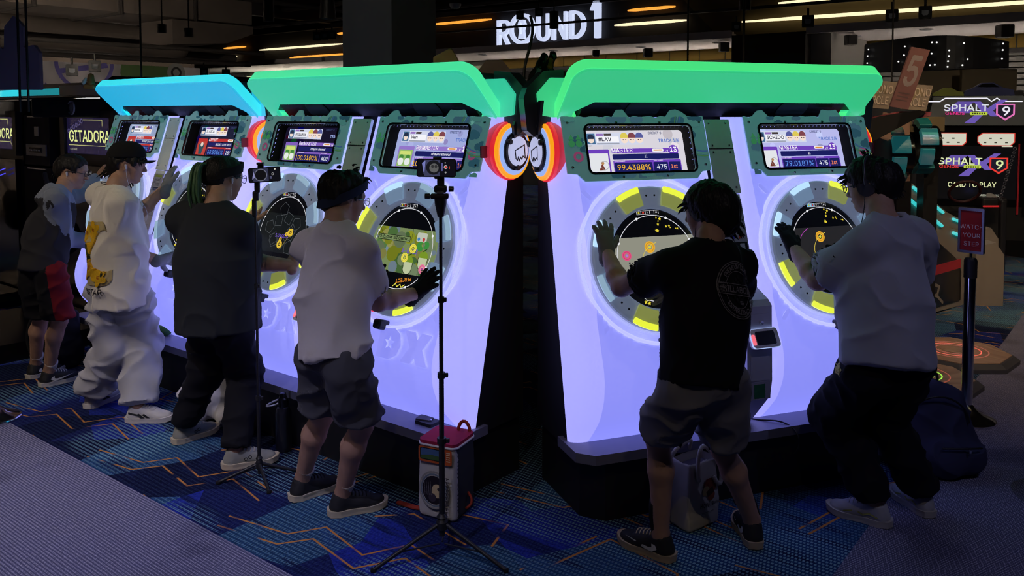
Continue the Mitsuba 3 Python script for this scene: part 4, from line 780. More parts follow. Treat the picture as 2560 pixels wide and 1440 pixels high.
class Sdf:
    """a distance field on a grid, filled primitive by primitive, and its surface-net mesh"""
    def __init__(s, lo, hi, h):
        s.h = h; s.lo = np.asarray(lo, float) - 2.5 * h; n = np.ceil((np.asarray(hi, float) + 2.5 * h - s.lo) / h).astype(int) + 1
        s.D = np.full(n, 1.0, np.float32); s.ax = [s.lo[i] + h * np.arange(n[i]) for i in range(3)]
    def sub(s, lo, hi):
        i0 = np.clip(np.floor((lo - s.lo) / s.h).astype(int), 0, None); i1 = np.minimum(np.ceil((hi - s.lo) / s.h).astype(int) + 1, s.D.shape)
        if (i1 <= i0).any(): return None, None
        sl = tuple(slice(a, b) for a, b in zip(i0, i1)); g = np.meshgrid(*[s.ax[k][sl[k]] for k in range(3)], indexing='ij')
        return sl, np.stack(g, -1)
    def cone(s, a, ra, b, rb, k=.02, flat=None, cut=None, op='u'):
        a, b = np.asarray(a, float), np.asarray(b, float); m = max(ra, rb) * (max(1, flat[1]) if flat else 1) + k + 3 * s.h
        sl, P = s.sub(np.minimum(a, b) - m, np.maximum(a, b) + m)
        if sl is None: return s
        q, ba = P - a, b - a
        if flat is not None:
            n, f = flat; q = q + np.asarray(n) * ((q @ n) * (1 / f - 1))[..., None]; ba = ba + np.asarray(n) * (ba @ n) * (1 / f - 1)
        t = np.clip(q @ ba / max(ba @ ba, 1e-9), 0, 1)
        d = np.linalg.norm(q - t[..., None] * ba, axis=-1) - (ra + (rb - ra) * t)
        if flat is not None and flat[1] < 1: d = d * (flat[1] * .5 + .5)
        for c in cut or []: d = np.maximum(d, (P - c[0]) @ np.asarray(c[1]))
        D = s.D[sl]
        if op == 'u':
            h = np.maximum(k - np.abs(D - d), 0) / k; s.D[sl] = np.minimum(D, d) - h * h * k * .25
        else:
            h = np.maximum(k - np.abs(D + d), 0) / k; s.D[sl] = np.maximum(D, -d) + h * h * k * .25
        return s
    def plane(s, p, n):
        sl, P = s.sub(s.lo - 1, s.lo + 99); s.D = np.maximum(s.D, (P - p) @ np.asarray(n)).astype(np.float32); return s
    def mesh(s, smooth=2):
        D = s.D; D[0], D[-1], D[:, 0], D[:, -1], D[:, :, 0], D[:, :, -1] = 1, 1, 1, 1, 1, 1
        S = D < 0; cor = [(i, j, k) for i in (0, 1) for j in (0, 1) for k in (0, 1)]; n = np.array(D.shape) - 1
        cnt = sum(S[i:n[0] + i, j:n[1] + j, k:n[2] + k].astype(np.int8) for i, j, k in cor)
        act = np.argwhere((cnt > 0) & (cnt < 8)); vid = np.full(n, -1, np.int64); vid[tuple(act.T)] = np.arange(len(act))
        val = np.stack([D[act[:, 0] + i, act[:, 1] + j, act[:, 2] + k] for i, j, k in cor], 1); C = np.array(cor, float)
        acc, wt = np.zeros((len(act), 3)), np.zeros(len(act))
        for x in range(8):
            for y in range(x + 1, 8):
                if np.abs(C[x] - C[y]).sum() != 1: continue
                a, b = val[:, x], val[:, y]; m = (a < 0) != (b < 0); t = np.where(m, a / np.where(m, a - b, 1), 0)
                acc += np.where(m[:, None], C[x] + t[:, None] * (C[y] - C[x]), 0); wt += m
        v = s.lo + s.h * (act + acc / wt[:, None]); F = []
        for ax in range(3):
            o = [0, 0, 0]; o[ax] = 1; A = S[:n[0] + 1 - o[0], :n[1] + 1 - o[1], :n[2] + 1 - o[2]]; B = S[o[0]:, o[1]:, o[2]:]
            e = np.argwhere(A != B); u, w = [(1, 2), (2, 0), (0, 1)][ax]
            e = e[(e[:, u] > 0) & (e[:, w] > 0)]
            du, dw = np.eye(3, dtype=int)[u], np.eye(3, dtype=int)[w]
            q = np.stack([vid[tuple((e - du - dw).T)], vid[tuple((e - dw).T)], vid[tuple(e.T)], vid[tuple((e - du).T)]], 1)
            q = q[(q >= 0).all(1)] if len(q) else q
            fl = A[tuple(e.T)]; q = np.where(fl[:, None], q, q[:, ::-1]); F.append(q)
        q = np.vstack(F); f = np.vstack([q[:, [0, 1, 2]], q[:, [0, 2, 3]]])
        m = tm(v, f)
        if smooth:
            trimesh.smoothing.filter_taubin(m, .5, .53, 2 * smooth); d = m.vertices - v; ln = np.linalg.norm(d, axis=1, keepdims=True); m.vertices = v + d * np.minimum(1, .7 * s.h / np.maximum(ln, 1e-9))
        return m
def join(ms):
    try:
        r = man(ms[0])
        for q in ms[1:]: r = r + man(q)
        u = unman(r)
        if len(u.faces) > len(ms[0].faces) * .7: return u
    except Exception: pass
    return cat(ms)
def folds(m, amp, sc, seed, stretch=None):
    """cloth folds: warped ridged noise, drawn out along a direction"""
    p = np.asarray(m.vertices); q = p.copy()
    if stretch is not None: q = q - np.outer(q @ stretch[0], stretch[0]) * (1 - 1 / stretch[1])
    w = (meshkit.fbm(p * 5, 2, seed + 9)[:, None] - .5) * .16
    r = 1 - np.abs(2 * meshkit.noise((q + w) * sc, seed) - 1); r2 = meshkit.fbm((q + w) * sc * .6, 3, seed + 4)
    m.vertices = p + m.vertex_normals * (amp * 1.7 * (r ** 3 * 1.1 + r2 * .9 - .72))[:, None]; return m
def weave(f, amp):
    return lambda p, n, uv: mikit.noise(p.x * f, p.y * f, p.z * f) * .6 + mikit.noise(p.x * f * .23, p.y * f * .23, p.z * f * .23) * .4
_wv = {f: mikit.proc(weave(f, 1)) for f in (900, 420)}
def cloth(name, c, rough=.9, f=900, a=.0006): return mat(name, c, rough, spec=.15, bump=(_wv[f], a), sheen=.25)
mat('skin', mikit.proc(lambda p, n, uv: mikit.mix((.36, .20, .135), (.44, .26, .18), mikit.fbm(p.x * 30, p.y * 30, p.z * 30))), .5, spec=.4)
hairb = mikit.proc(lambda p, n, uv: mikit.noise(p.x * 260, p.y * 260, p.z * 60) * .7 + mikit.noise(p.x * 90, p.y * 90, p.z * 30) * .5)
mat('hair', (.010, .009, .009), .55, spec=.25, bump=(hairb, .004)); mat('hair_green', (.055, .13, .055), .5, spec=.5, bump=(hairb, .004))
mat('eye', (.6, .6, .6), .15); mat('iris', (.01, .006, .004), .1); mat('lens', (.02, .02, .03), .1); mat('lip', (.35, .12, .10), .5)
scene['mat_glass'] = {'type': 'thindielectric', 'int_ior': 1.5}
def headframe(J, yaw=0.0, pitch=0.0, roll=0.0):
    r = unit((J['shR'] - J['shL']) * [1, 1, 0]); f = unit(np.cross([0, 0, 1], r)); c, s = math.cos(yaw), math.sin(yaw)
    f, r = f * c + r * s, r * c - f * s; u = np.array([0, 0, 1.0]); c, s = math.cos(pitch), math.sin(pitch)
    f, u = f * c - u * s, u * c + f * s; c, s = math.cos(roll), math.sin(roll); r, u = r * c + u * s, u * c - r * s
    return frame(J['head'], r, f, u)
def X(M, p): return M[:3, :3] @ np.asarray(p, float) + M[:3, 3]
def D3(M, p): return M[:3, :3] @ np.asarray(p, float)
def head_mesh(M, J, fat=1.0):
    s = Sdf(X(M, (0, 0, 0)) - .19, X(M, (0, 0, 0)) + .17, .0055); r = M[:3, 0]; L = lambda a, ra, b, rb, k=.02, fl=None, op='u': s.cone(X(M, a), ra, X(M, b), rb, k, fl, None, op)
    L((0, -.022, .022), .084, (0, .02, .028), .080, .02, (r, .90)); L((0, .03, -.02), .064 * fat, (0, .060, -.088), .030 * fat, .03, (r, .98))
    for q in (-1, 1):
        L((q * .036 * fat, .055, -.035), .026 * fat, (q * .030 * fat, .05, -.075), .022 * fat, .03); L((q * .03, .086, .022), .009, (q * .012, .091, .020), .009, .02)
        L((q * .031, .098, .004), .011, (q * .031, .098, .004), .011, .012, None, 's')
        L((q * .031, .081, .004), .0125, (q * .031, .081, .004), .0125, .006)
        L((q * .074, -.008, .012), .020, (q * .073, .0, -.020), .013, .008, (unit(D3(M, (1, -.35, 0))), .38)); L((q * .084, .001, .004), .010, (q * .083, .003, -.010), .007, .006, None, 's')
    L((0, .092, .004), .009, (0, .110, -.028), .012, .012); L((0, .1, -.034), .016, (0, .1, -.034), .016, .01, (D3(M, (0, 0, 1)), .5))
    L((0, .088, -.056), .017, (0, .088, -.056), .017, .01, (D3(M, (0, 0, 1)), .38)); L((0, .087, -.067), .015, (0, .087, -.067), .015, .008, (D3(M, (0, 0, 1)), .4)); L((0, .108, -.0615), .012, (0, .108, -.0615), .012, .004, (D3(M, (0, 0, 1)), .2), 's')
    s.cone(X(M, (0, -.018, -.05)), .056 * (.5 + fat / 2), J['neck'] + M[:3, 1] * .018, .056 * fat, .03)
    return s.mesh(1)
def hand_mesh(wr, tip, pn, side, grow=0.0, curl=.25, spread=1.0, cuff=0.0, h=.0042):
    """open hand: wrist, fingertip of the middle finger, the way the palm faces, +1 / -1 where the thumb is"""
    y = unit(tip - wr); n = unit(pn - y * (pn @ y)); x = np.cross(n, y) * side; L = np.linalg.norm(tip - wr) / .185; M = frame(wr, x, y, -n)
    s = Sdf(np.minimum(wr, tip) - .10, np.maximum(wr, tip) + .10, h); P = lambda *p: X(M, np.array(p) * L)
    c = lambda a, ra, b, rb, k=.008: s.cone(P(*a), ra + grow, P(*b), rb + grow, k)
    if cuff: c((0, -cuff, 0), .036, (0, .01, 0), .032, .015)
    else: c((0, -.03, 0), .027, (0, .01, 0), .026, .015)
    B = [(.030, .088), (.009, .094), (-.012, .089), (-.031, .078)]; ln = [.070, .078, .072, .056]; sp = [.16, .03, -.09, -.24]
    for (bx, by) in B: c((bx * .45, .012, 0), .019, (bx * .95, by, .002), .0125, .014)
    c((.012, .02, 0), .021, (-.012, .06, 0), .019, .02)
    for (bx, by), l, a in zip(B, ln, sp):
        p = np.array([bx, by, .002]); ang = .08; a *= spread
        for w, r0, r1 in ((.45, .0105, .0095), (.32, .0095, .0088), (.23, .0088, .0072)):
            d = np.array([math.sin(a) * math.cos(ang), math.cos(a) * math.cos(ang), -math.sin(ang)]); q = p + d * l * w; c(p, r0, q, r1, .004); p = q; ang += curl
    t = [(.020, .018, -.006), (.048, .048, -.012), (.064, .074, -.016), (.074, .098, -.020)]
    for a, b, r0, r1 in zip(t[:-1], t[1:], (.016, .0125, .0112), (.0125, .0112, .0085)): c(a, r0, b, r1, .008)
    return s.mesh(1)
def shoe(parent, he, to, up_m, sole_m, sfx, logo=None, scale=1.0, high=0.0, sock=None, an=None, kn=None, sock_h=.075):
    L = np.linalg.norm(to - he); x = unit((to - he) * [1, 1, 0]); z = np.array([0, 0, 1.0]); z0 = min(he[2], to[2]); M = frame(np.array([he[0], he[1], 0.0]) - x * .012, x, np.cross(z, x), z); k = L / .27
    pts = np.array([(0, 0), (.008, .028), (.05, .038), (.12, .034), (.19, .048), (.235, .044), (.272, .020), (.28, 0), (.27, -.026), (.235, -.042), (.19, -.044), (.12, -.034), (.05, -.038), (.008, -.028)]) * k
    ol = sg.Polygon(pts).buffer(.012).buffer(-.006, quad_segs=6).simplify(.001)
    sm = prism(ol, .030, None, .001); sm = sm.subdivide_to_size(.03); v = sm.vertices.copy(); t = np.clip((v[:, 0] / k - .20) / .08, 0, 1); v[:, 2] += .012 * t ** 2 + .004 * np.clip((.04 - v[:, 0] / k) / .04, 0, 1); lo = v[:, 2] < .02; v[:, :2] = np.where(lo[:, None], v[:, :2] * [.985, .94] + [.002, 0], v[:, :2]); sm.vertices = v; sm.apply_transform(M)
    s = Sdf(X(M, (-.02, 0, 0)).clip(None, None) - .34, X(M, (.14, 0, 0)) + .34, .007); P = lambda *p: X(M, np.array(p) * [k, k, 1])
    s = Sdf(np.minimum(P(0, 0, 0), P(.28, 0, 0)) - [.07, .07, .0], np.maximum(P(0, 0, 0), P(.28, 0, 0)) + [.07, .07, .14], .0062)
    s.cone(P(.045, 0, .045), .038, P(.055, 0, .085 + high), .036, .02); s.cone(P(.05, 0, .04), .036, P(.15, 0, .045), .036, .02); s.cone(P(.07, 0, .075), .036, P(.17, .0, .050), .034, .02); s.cone(P(.15, .003, .045), .036, P(.235, .002, .036), .032, .03, (z, .75)); s.cone(P(.19, 0, .034), .042, P(.21, 0, .034), .040, .02, (z, .6))
    s.cone(P(.055, 0, .105 + high), .026, P(.052, 0, .16 + high), .034, .008, None, None, 's'); s.plane(P(0, 0, .024), -z)
    um = s.mesh(1)
    k1 = put('shoe', um, up_m, True, parent=parent); put('sole', sm, sole_m, 40, parent=k1)
    lace = [tube(curve([P(.105 + .017 * i, -.026, .093 - .0045 * i), P(.110 + .017 * i, 0, .1035 - .0043 * i), P(.105 + .017 * i, .026, .093 - .0045 * i)], 6), .0034, 5) for i in range(5)]
    put('laces', cat(lace), sole_m if logo != 'dark' else 'mat_black_soft', True, parent=k1)
    def onside(poly, m, d=.004):
        for q in (-1, 1):
            c = Canvas(.0001); c.poly(poly, m); mm, col = c.mesh(); mm = mm.subdivide_to_size(.012) if False else mm
            v = mm.vertices; y = .036 + .006 * np.clip((v[:, 0] - .12) / .08, 0, 1) - .012 * np.clip((v[:, 1] - .045) / .05, 0, 1)
            w = np.c_[v[:, 0] * k, q * (y + d + .0035), v[:, 1]]; mm2 = tm(w, mm.faces if q < 0 else mm.faces[:, ::-1]); mm2.apply_transform(M); put('side_mark', mm2, 'mat_print', parent=k1, color=col)
    if logo == 'swoosh': onside(sg.Polygon([(.060, .050), (.085, .034), (.12, .036), (.215, .064), (.125, .050), (.10, .048), (.086, .054), (.088, .066), (.070, .064)]), lin(190, 190, 190), .006)
    if logo == 'stripes': onside(sg.Polygon([(.10, .036), (.125, .036), (.09, .062), (.075, .056)]).union(sg.Polygon([(.135, .036), (.155, .036), (.12, .060), (.108, .054)])).union(sg.Polygon([(.03, .060), (.085, .048), (.09, .055), (.03, .072)])), lin(30, 32, 36), .006)
    if logo == 'curve': onside(line([(.05, .045), (.085, .055), (.11, .043), (.14, .055), (.19, .040)], .007), lin(150, 150, 80), .006)
    if logo == 'loops': onside(ringp(.115, .050, .009, .006).union(ringp(.135, .058, .009, .006)), lin(30, 32, 30), .006)
    if sock is not None and an is not None:
        put('sock', lathe_path([P(.052, 0, .06), an, an + unit(kn - an) * sock_h], [.036, .0375, .044], 20), sock, True, parent=parent)
    return k1
def lathe_path(pts, r, n=16):
    return tube(curve(pts, 8), np.interp(np.linspace(0, 1, 8), np.linspace(0, 1, len(r)), r), n)
def surface_warp(mesh, M, lift=.003):
    """puts flat print lying in the frame M (x right, y up, z out) onto the outer face of a mesh"""
    from scipy.spatial import cKDTree
    inv = np.linalg.inv(M); v = (np.c_[mesh.vertices, np.ones(len(mesh.vertices))] @ inv.T)[:, :3]; nz = (mesh.vertex_normals @ M[:3, 2]) > .15
    v = v[nz & (v[:, 2] > -.12)]; t = cKDTree(v[:, :2])
    def w(q):
        d, i = t.query(q[:, :2], 6); z = (v[i, 2] / (d + .004)).sum(1) / (1 / (d + .004)).sum(1); return np.c_[q[:, :2], z + lift + q[:, 2] * .4]
    return w
def fine(c, size=.018):
    m, col = c.mesh(); v, f = m.vertices, m.faces; n = len(v); va = np.c_[v, col]
    va, f = trimesh.remesh.subdivide_to_size(va[:, :3], f, size)[:2] if False else (va, f)
    return m, col
def person(key, label, S):
    J = {n: np.array(p) for n, p in zip(JN, SK[key])}; root = thing('person', label, 'person', S.get('group'))
    for q in 'LR': J['an' + q] = J['he' + q] * .79 + J['to' + q] * .21 + np.array([0, 0, .100 - J['he' + q][2]])
    R = unit(J['shR'] - J['shL']); up = unit(J['neck'] - J['pelvis']); F = unit(np.cross(up, R)); R2 = unit(J['hipR'] - J['hipL']); F2 = unit(np.cross([0, 0, 1.0], R2 * [1, 1, 0]))
    k = S.get('scale', 1.0); allp = np.array([J[n] for n in JN]); lo, hi = allp.min(0) - .22, allp.max(0) + .22
    spine = lambda t: J['neck'] + (J['pelvis'] - J['neck']) * t
    # one continuous body
    b = Sdf(lo, hi, .0125)
    w = S['w'] * .86
    sec = [(.36, w * .84, .66), (.55, w * .80, .72 * S['d'] / S['w'] / .70), (.8, w * .72, .72 * S['d'] / S['w'] / .72), (1.0, w * .68, .76)]
    for (t0, r0, f0), (t1, r1, f1) in zip(sec[:-1], sec[1:]): b.cone(spine(t0) + F * .01, r0, spine(t1), r1, .06, (F, (f0 + f1) / 2))
    b.cone(J['neck'] - up * .02, .054, J['neck'] + up * .04 + F * .02, .052, .03)
    for s in 'LR':
        b.cone(J['neck'] - up * .035, .045, J['sh' + s], .052, .05); b.cone(J['sh' + s], .054 * k, J['el' + s], .041 * k, .03)
        e, w_ = J['el' + s], J['wr' + s]; b.cone(e, .040 * k, e + (w_ - e) * .28, .043 * k, .02); b.cone(e + (w_ - e) * .28, .043 * k, w_, .029 * k, .02)
        b.cone(J['hip' + s] - [0, 0, .03], .074 * k, J['kn' + s], .052 * k, .03)
        kn, an = J['kn' + s], J['an' + s]; cf = kn + (an - kn) * .30 - F2 * .018; b.cone(kn, .050 * k, cf, .051 * k, .012); b.cone(cf, .051 * k, an, .035, .03); hh = J['he' + s] * .80 + J['to' + s] * .20 + [0, 0, .046]; b.cone(an, .036, hh, .028, .02); b.cone(hh, .027, J['to' + s] * .72 + J['he' + s] * .28 + [0, 0, .040], .020, .02)
    M = headframe(J, *S.get('head', (0, 0, 0)))
    parts = [b.mesh(2), head_mesh(M, J, S.get('fat', 1.0))]
    for s, sg_ in (('L', 1), ('R', -1)):
        pn = S.get('palm' + s, -CABN[S['cab']]); hk = dict(curl=S.get('curl' + s, .16), spread=S.get('spread', 1.0))
        if s in S.get('bare', ''): parts.append(hand_mesh(J['wr' + s], J['tip' + s], pn, sg_, **hk))
    put('body', join(parts), 'mat_skin', True, parent=root)
    for s, sg_ in (('L', 1), ('R', -1)):
        pn = S.get('palm' + s, -CABN[S['cab']])
        if s in S.get('glove', ''): put('glove', hand_mesh(J['wr' + s], J['tip' + s], pn, sg_, .0022, S.get('curl' + s, .16), S.get('spread', 1.0), S.get('cuff', .045)), S['glove_m'], True, parent=root)
    for q in (-1, 1):
        e = put('eye', lathe([(0, .0125), (.006, .011), (.011, .006), (.0125, 0), (.0, -.012)], 14, M @ frame([q * .031, .0825, .004], [1, 0, 0], [0, 0, 1])), 'mat_eye', True, parent=root)
        put('iris', lathe([(0, .0132), (.004, .0128), (.0058, .0112)], 12, M @ frame([q * .031, .0825, .004], [1, 0, 0], [0, 0, 1]) @ np.diag([1, 1, -1, 1.0]) @ np.diag([1, 1, -1, 1.0])), 'mat_iris', True, parent=e)
    # top
    if 'top' in S:
        t = Sdf(lo, hi, .0105); th = S.get('hem', 1.08); W_, D_ = S['w'], S['d']
        sec = [(.33, W_ * .93, D_ / W_ * .90), (.62, W_ * S.get('belly', 1.0), D_ / W_), (th + .12, W_ * S.get('hemw', 1.02) * 1.03, D_ / W_ * 1.08)]
        bo = S.get('bow', .0)
        for (t0, r0, f0), (t1, r1, f1) in zip(sec[:-1], sec[1:]): t.cone(spine(t0) + F * (.008 - bo * (.5 < t0 < .8)), r0, spine(t1) - F * bo * (.5 < t1 < .8), r1, .06, (F, (f0 + f1) / 2))
        sr0, sr1, fr = S['sleeve']
        for s in 'LR':
            t.cone(J['neck'] - up * .030, .060, J['sh' + s], sr0 * .86, .07)
            e = J['sh' + s] + (J['el' + s] - J['sh' + s]) * min(fr, 1.0); a = unit(J['el' + s] - J['sh' + s]); dn = np.array([0, 0, -.010])
            t.cone(J['sh' + s], sr0, e + a * .06 * (fr < 1) + dn * 1.0, sr1, .045, None, [(e, a)] if fr <= 1 else None)
            if fr > 1: t.cone(J['el' + s], sr1, J['wr' + s], sr1 * .72, .03, None, [(J['wr' + s] - unit(J['wr' + s] - J['el' + s]) * .01, unit(J['wr' + s] - J['el' + s]))])
            elif S.get('open', True): t.cone(e - a * .02, sr1 * .80, e + a * .06, sr1 * .9, .006, None, None, 's')
        t.plane(spine(th), unit(-up + F * S.get('hemtilt', 0.0) + R * S.get('hemroll', 0.0)))
        t.cone(J['neck'] + up * .03 + F * .005, .066 * S.get('collar', 1.0), J['neck'] + up * .12, .09, .012, None, None, 's')
        if S.get('hood'): t.cone(J['neck'] - F * .055 - up * .005, .055, J['neck'] - F * .075 - up * .06, .060, .04, (R, 1.7)); t.cone(J['neck'] + R * .07 + up * .015, .030, J['neck'] - R * .07 + up * .015, .030, .03)
        tmz = t.mesh(1); tmz = folds(tmz, S.get('fold', .010), S.get('foldsc', 9), S.get('seed', 1), (unit(np.array([0, 0, 1.0]) + R * .55 * S.get('foldlean', 1)), 3.0))
        if S.get('two_tone'):
            # raglan hoodie: body and sleeves differ in colour
            c = tmz.triangles_center; arm = np.zeros(len(c), bool)
            for s in 'LR':
                for a_, b_ in (('sh', 'el'), ('el', 'wr')):
                    A_, B_ = J[a_ + s], J[b_ + s]; tt = np.clip((c - A_) @ (B_ - A_) / ((B_ - A_) @ (B_ - A_)), 0, 1); arm |= np.linalg.norm(c - A_ - tt[:, None] * (B_ - A_), axis=1) < sr0 * 1.25
            arm |= ((c - J['neck']) @ up > -.075)
            top = put('hoodie', tm(tmz.vertices, tmz.faces[~arm]), S['top'], True, parent=root); put('sleeves', tm(tmz.vertices, tmz.faces[arm]), S['two_tone'], True, parent=top, label='blue-grey raglan sleeves and hood')
        else: top = put(S.get('topname', 't_shirt'), tmz, S['top'], True, parent=root)
        if S.get('prints'): S['prints'](top, tmz, J, spine, R, F, up)
    # bottom
    t = Sdf(lo, np.minimum(hi, [9, 9, J['pelvis'][2] + .32]), .0105); W_ = S['w']
    wp = S.get('waist', W_ * .80); t.cone(J['pelvis'] + up * .10, wp, J['pelvis'] - [0, 0, .02], wp * 1.0, .05, (F2, S.get('seat', .74)))
    r0, r1, r2, fr = S['legs']
    for s in 'LR':
        hp, kn, an = J['hip' + s], J['kn' + s], J['an' + s]
        if fr <= 1.02:
            e = hp + (kn - hp) * fr; a = unit(kn - hp); t.cone(hp - [0, 0, .05], r0 * .95, e + a * .10, r1, .05, None, [(e, unit(a * .9 + np.array([0, 0, -.5])))])
            t.cone(e - a * .02, r1 * .80, e + a * .12, r1 * .9, .006, None, None, 's')
        else:
            t.cone(hp - [0, 0, .05], r0 * .95, kn, r1, .03); e = kn + (an - kn) * (fr - 1); a = unit(an - kn); t.cone(kn, r1, e + a * .05, r2, .04, None, [(e, unit(a + np.array([0, 0, -1.0])))])
    t.plane(J['pelvis'] + up * .13, up)
    bm = folds(t.mesh(1), S.get('bfold', .010), S.get('bfoldsc', 11), S.get('seed', 1) + 20, (unit(R2 + np.array([0, 0, .35])), 2.2))
    bn = S.get('botname', 'shorts')
    if S.get('side_panel'):
        c = bm.triangles_center; sel = np.zeros(len(c), bool)
        for s, q in (('L', -1), ('R', 1)):
            hp, kn = J['hip' + s], J['kn' + s]; tt = np.clip((c - hp) @ (kn - hp) / ((kn - hp) @ (kn - hp)), -.4, 1.4); o = c - hp - tt[:, None] * (kn - hp); a_ = np.arctan2(o @ F2, q * (o @ R2)); near = np.linalg.norm(o, axis=1) < r0 * 1.35
            sel |= near & (a_ > -.75) & (a_ < .95) & (q * (c - J['pelvis']) @ R2 > .02)
        bt = put(bn, tm(bm.vertices, bm.faces[~sel]), S['bottom'], True, parent=root); put('side_panel', tm(bm.vertices, bm.faces[sel]), S['side_panel'], True, parent=bt, label='dark red side panels')
    else: bt = put(bn, bm, S['bottom'], True, parent=root)
    if S.get('bprints'): S['bprints'](bt, bm, J, R2, F2)
    for s, q in (('L', 1), ('R', -1)):
        shoe(root, J['he' + s], J['to' + s], S['shoe'], S['sole'], s, S.get('logo'), sock=S.get('sock'), an=J['an' + s], kn=J['kn' + s], sock_h=S.get('sock_h', .075))
    S['hair'](root, M, J)
    return root, J, M
CABN = {c: c2w(c, EN)[0] - c2w(c, [0, 0, 0])[0] for c in CABS}
def cap_of_hair(root, M, pts, seed, amp, cuts, m='mat_hair', h=.007, sc=45, name='hair', spikes=()):
    s = Sdf(X(M, (0, 0, 0)) - .24, X(M, (0, 0, 0)) + .24, h)
    for a, ra, b, rb, *r in pts: s.cone(X(M, a), ra, X(M, b), rb, .02, (M[:3, 0], r[0]) if r else None)
    for p, n in cuts: s.plane(X(M, p), D3(M, unit(n)))
    mh = s.mesh(1); v = mh.vertices; l = (v - M[:3, 3]) @ M[:3, :3]
    mh.vertices = v + mh.vertex_normals * (((meshkit.noise(l * [sc, sc, sc * .35], seed) - .45) * amp) + (meshkit.noise(l * [sc * 2.4, sc * 2.4, sc * .6], seed + 3) - .5) * amp * .6)[:, None]
    ms = [mh]
    rg = np.random.default_rng(seed)
    for p, d, ln, n in spikes:
        for i in range(n):
            a = np.array(p) + rg.normal(0, .016, 3); dd = unit(np.array(d) + rg.normal(0, .25, 3)); q = [X(M, a), X(M, a + dd * ln * .5 + [0, 0, .004]), X(M, a + dd * ln * rg.uniform(.7, 1.2))]; ms.append(tube(curve(q, 5), np.array([.006, .005, .0038, .0022, .0004]), 5))
    put(name, cat(ms), m, True, parent=root)
BASE = [((0, -.024, .026), .094, (0, .018, .032), .089, .93)]
FACE = ((0, .058, -.01), (0, 1, -.55)); NAPE = ((0, -.05, -.075), (0, .35, -1)); BEHIND_EAR = None
def carve_hair(root, M, pts, seed, amp, face=(.060, .02), nape=-.075, ear=True, **kw):
    s = Sdf(X(M, (0, 0, 0)) - .25, X(M, (0, 0, 0)) + .25, kw.get('h', .007))
    for a, ra, b, rb, *r in pts: s.cone(X(M, a), ra, X(M, b), rb, .02, (M[:3, 0], r[0]) if r else None)
    sl, P = s.sub(s.lo - 1, s.lo + 99); l = (P - M[:3, 3]) @ M[:3, :3]
    fx = np.maximum(-(l[..., 1] - face[0] + .45 * np.clip(l[..., 2] - face[1], 0, 1) * 0), (l[..., 2] - face[1] - .02 * np.cos(l[..., 0] * 30)))   # >0 outside the face box
    s.D = np.maximum(s.D, -fx).astype(np.float32)
    s.D = np.maximum(s.D, (nape - l[..., 2] + .25 * np.clip(l[..., 1] + .02, 0, 1))).astype(np.float32)
    if ear:
        er = np.sqrt((l[..., 1] + .002) ** 2 + (l[..., 2] + .012) ** 2) - .034; s.D = np.maximum(s.D, -np.maximum(er, .055 - np.abs(l[..., 0]))).astype(np.float32)
        sb = np.maximum(-(l[..., 1] - .022), l[..., 2] + .005); s.D = np.maximum(s.D, -sb).astype(np.float32)
    mh = s.mesh(1); v = mh.vertices; l = (v - M[:3, 3]) @ M[:3, :3]; sc = kw.get('sc', 45)
    mh.vertices = v + mh.vertex_normals * (((meshkit.noise(l * [sc, sc, sc * .35], seed) - .45) * amp) + (meshkit.noise(l * [sc * 2.4, sc * 2.4, sc * .6], seed + 3) - .5) * amp * .7)[:, None]
    ms = [mh]; rg = np.random.default_rng(seed)
    for p, d, ln, n in kw.get('spikes', ()):
        for i in range(n):
            a = np.array(p) + rg.normal(0, .014, 3); dd = unit(np.array(d) + rg.normal(0, .22, 3)); q = [X(M, a), X(M, a + dd * ln * .5 + np.array([0, 0, .004])), X(M, a + dd * ln * rg.uniform(.7, 1.2))]; ms.append(tube(curve(q, 5), np.array([.0065, .0055, .004, .0024, .0004]), 5))
    return put(kw.get('name', 'hair'), cat(ms), kw.get('m', 'mat_hair'), True, parent=root)
def headband(root, M, m, z=.045, tilt=.10, wd=.045, r=(.0885, .1035), y0=-.004):
    a = np.linspace(0, 2 * np.pi, 49)[:-1]; v = []; f = []
    for t in a:
        for dz, e in ((-wd / 2, -.002), (-wd / 2, .003), (wd / 2, .002), (wd / 2, -.003)):
            v.append(X(M, (math.sin(t) * (r[0] + e), y0 + math.cos(t) * (r[1] + e), z + dz + math.cos(t) * tilt * .12)))
    n = 4
    for i in range(48):
        for j in range(4):
            A, B = i * 4 + j, i * 4 + (j + 1) % 4; C, D = ((i + 1) % 48) * 4 + j, ((i + 1) % 48) * 4 + (j + 1) % 4; f += [[A, C, B], [B, C, D]]
    return put('headband', tm(v, f), m, 40, parent=root)
def glasses(root, M, m='mat_dark_metal', rw=.023, rh=.018, y=.118):
    fr = []
    for q in (-1, 1):
        t = np.linspace(0, 2 * np.pi, 25); fr.append(tube([X(M, (q * .033 + rw * math.cos(a), y - .006 * abs(math.cos(a)), .002 + rh * math.sin(a))) for a in t], .0016, 6)); fr.append(tube(curve([X(M, (q * .056, y - .006, .006)), X(M, (q * .072, y - .03, .008)), X(M, (q * .080, .02, .010)), X(M, (q * .079, -.012, .002))], 10), .0018, 6))
    fr.append(bar(X(M, (-.010, y, .006)), X(M, (.010, y, .006)), .0015, 6)); g = put('glasses', cat(fr), m, True, parent=root)
    for q in (-1, 1): put('lens', lathe([(0, 0), (.0215, 0)], 20, M @ frame([q * .033, y - .002, .002], [1, 0, 0], [0, 0, 1])), 'mat_glass', parent=g)
def earphone(root, M, q, path, m='mat_white_plastic', r=.0016, head=True):
    c = tube(curve(path, 20), r, 6); e = lump(X(M, (q * .086, .004, -.002)), X(M, (q * .085, .008, -.022)), .007, .0045, 1, .0) if head else None
    put('earphone', cat([c, e]) if e is not None else c, m, True, parent=root)
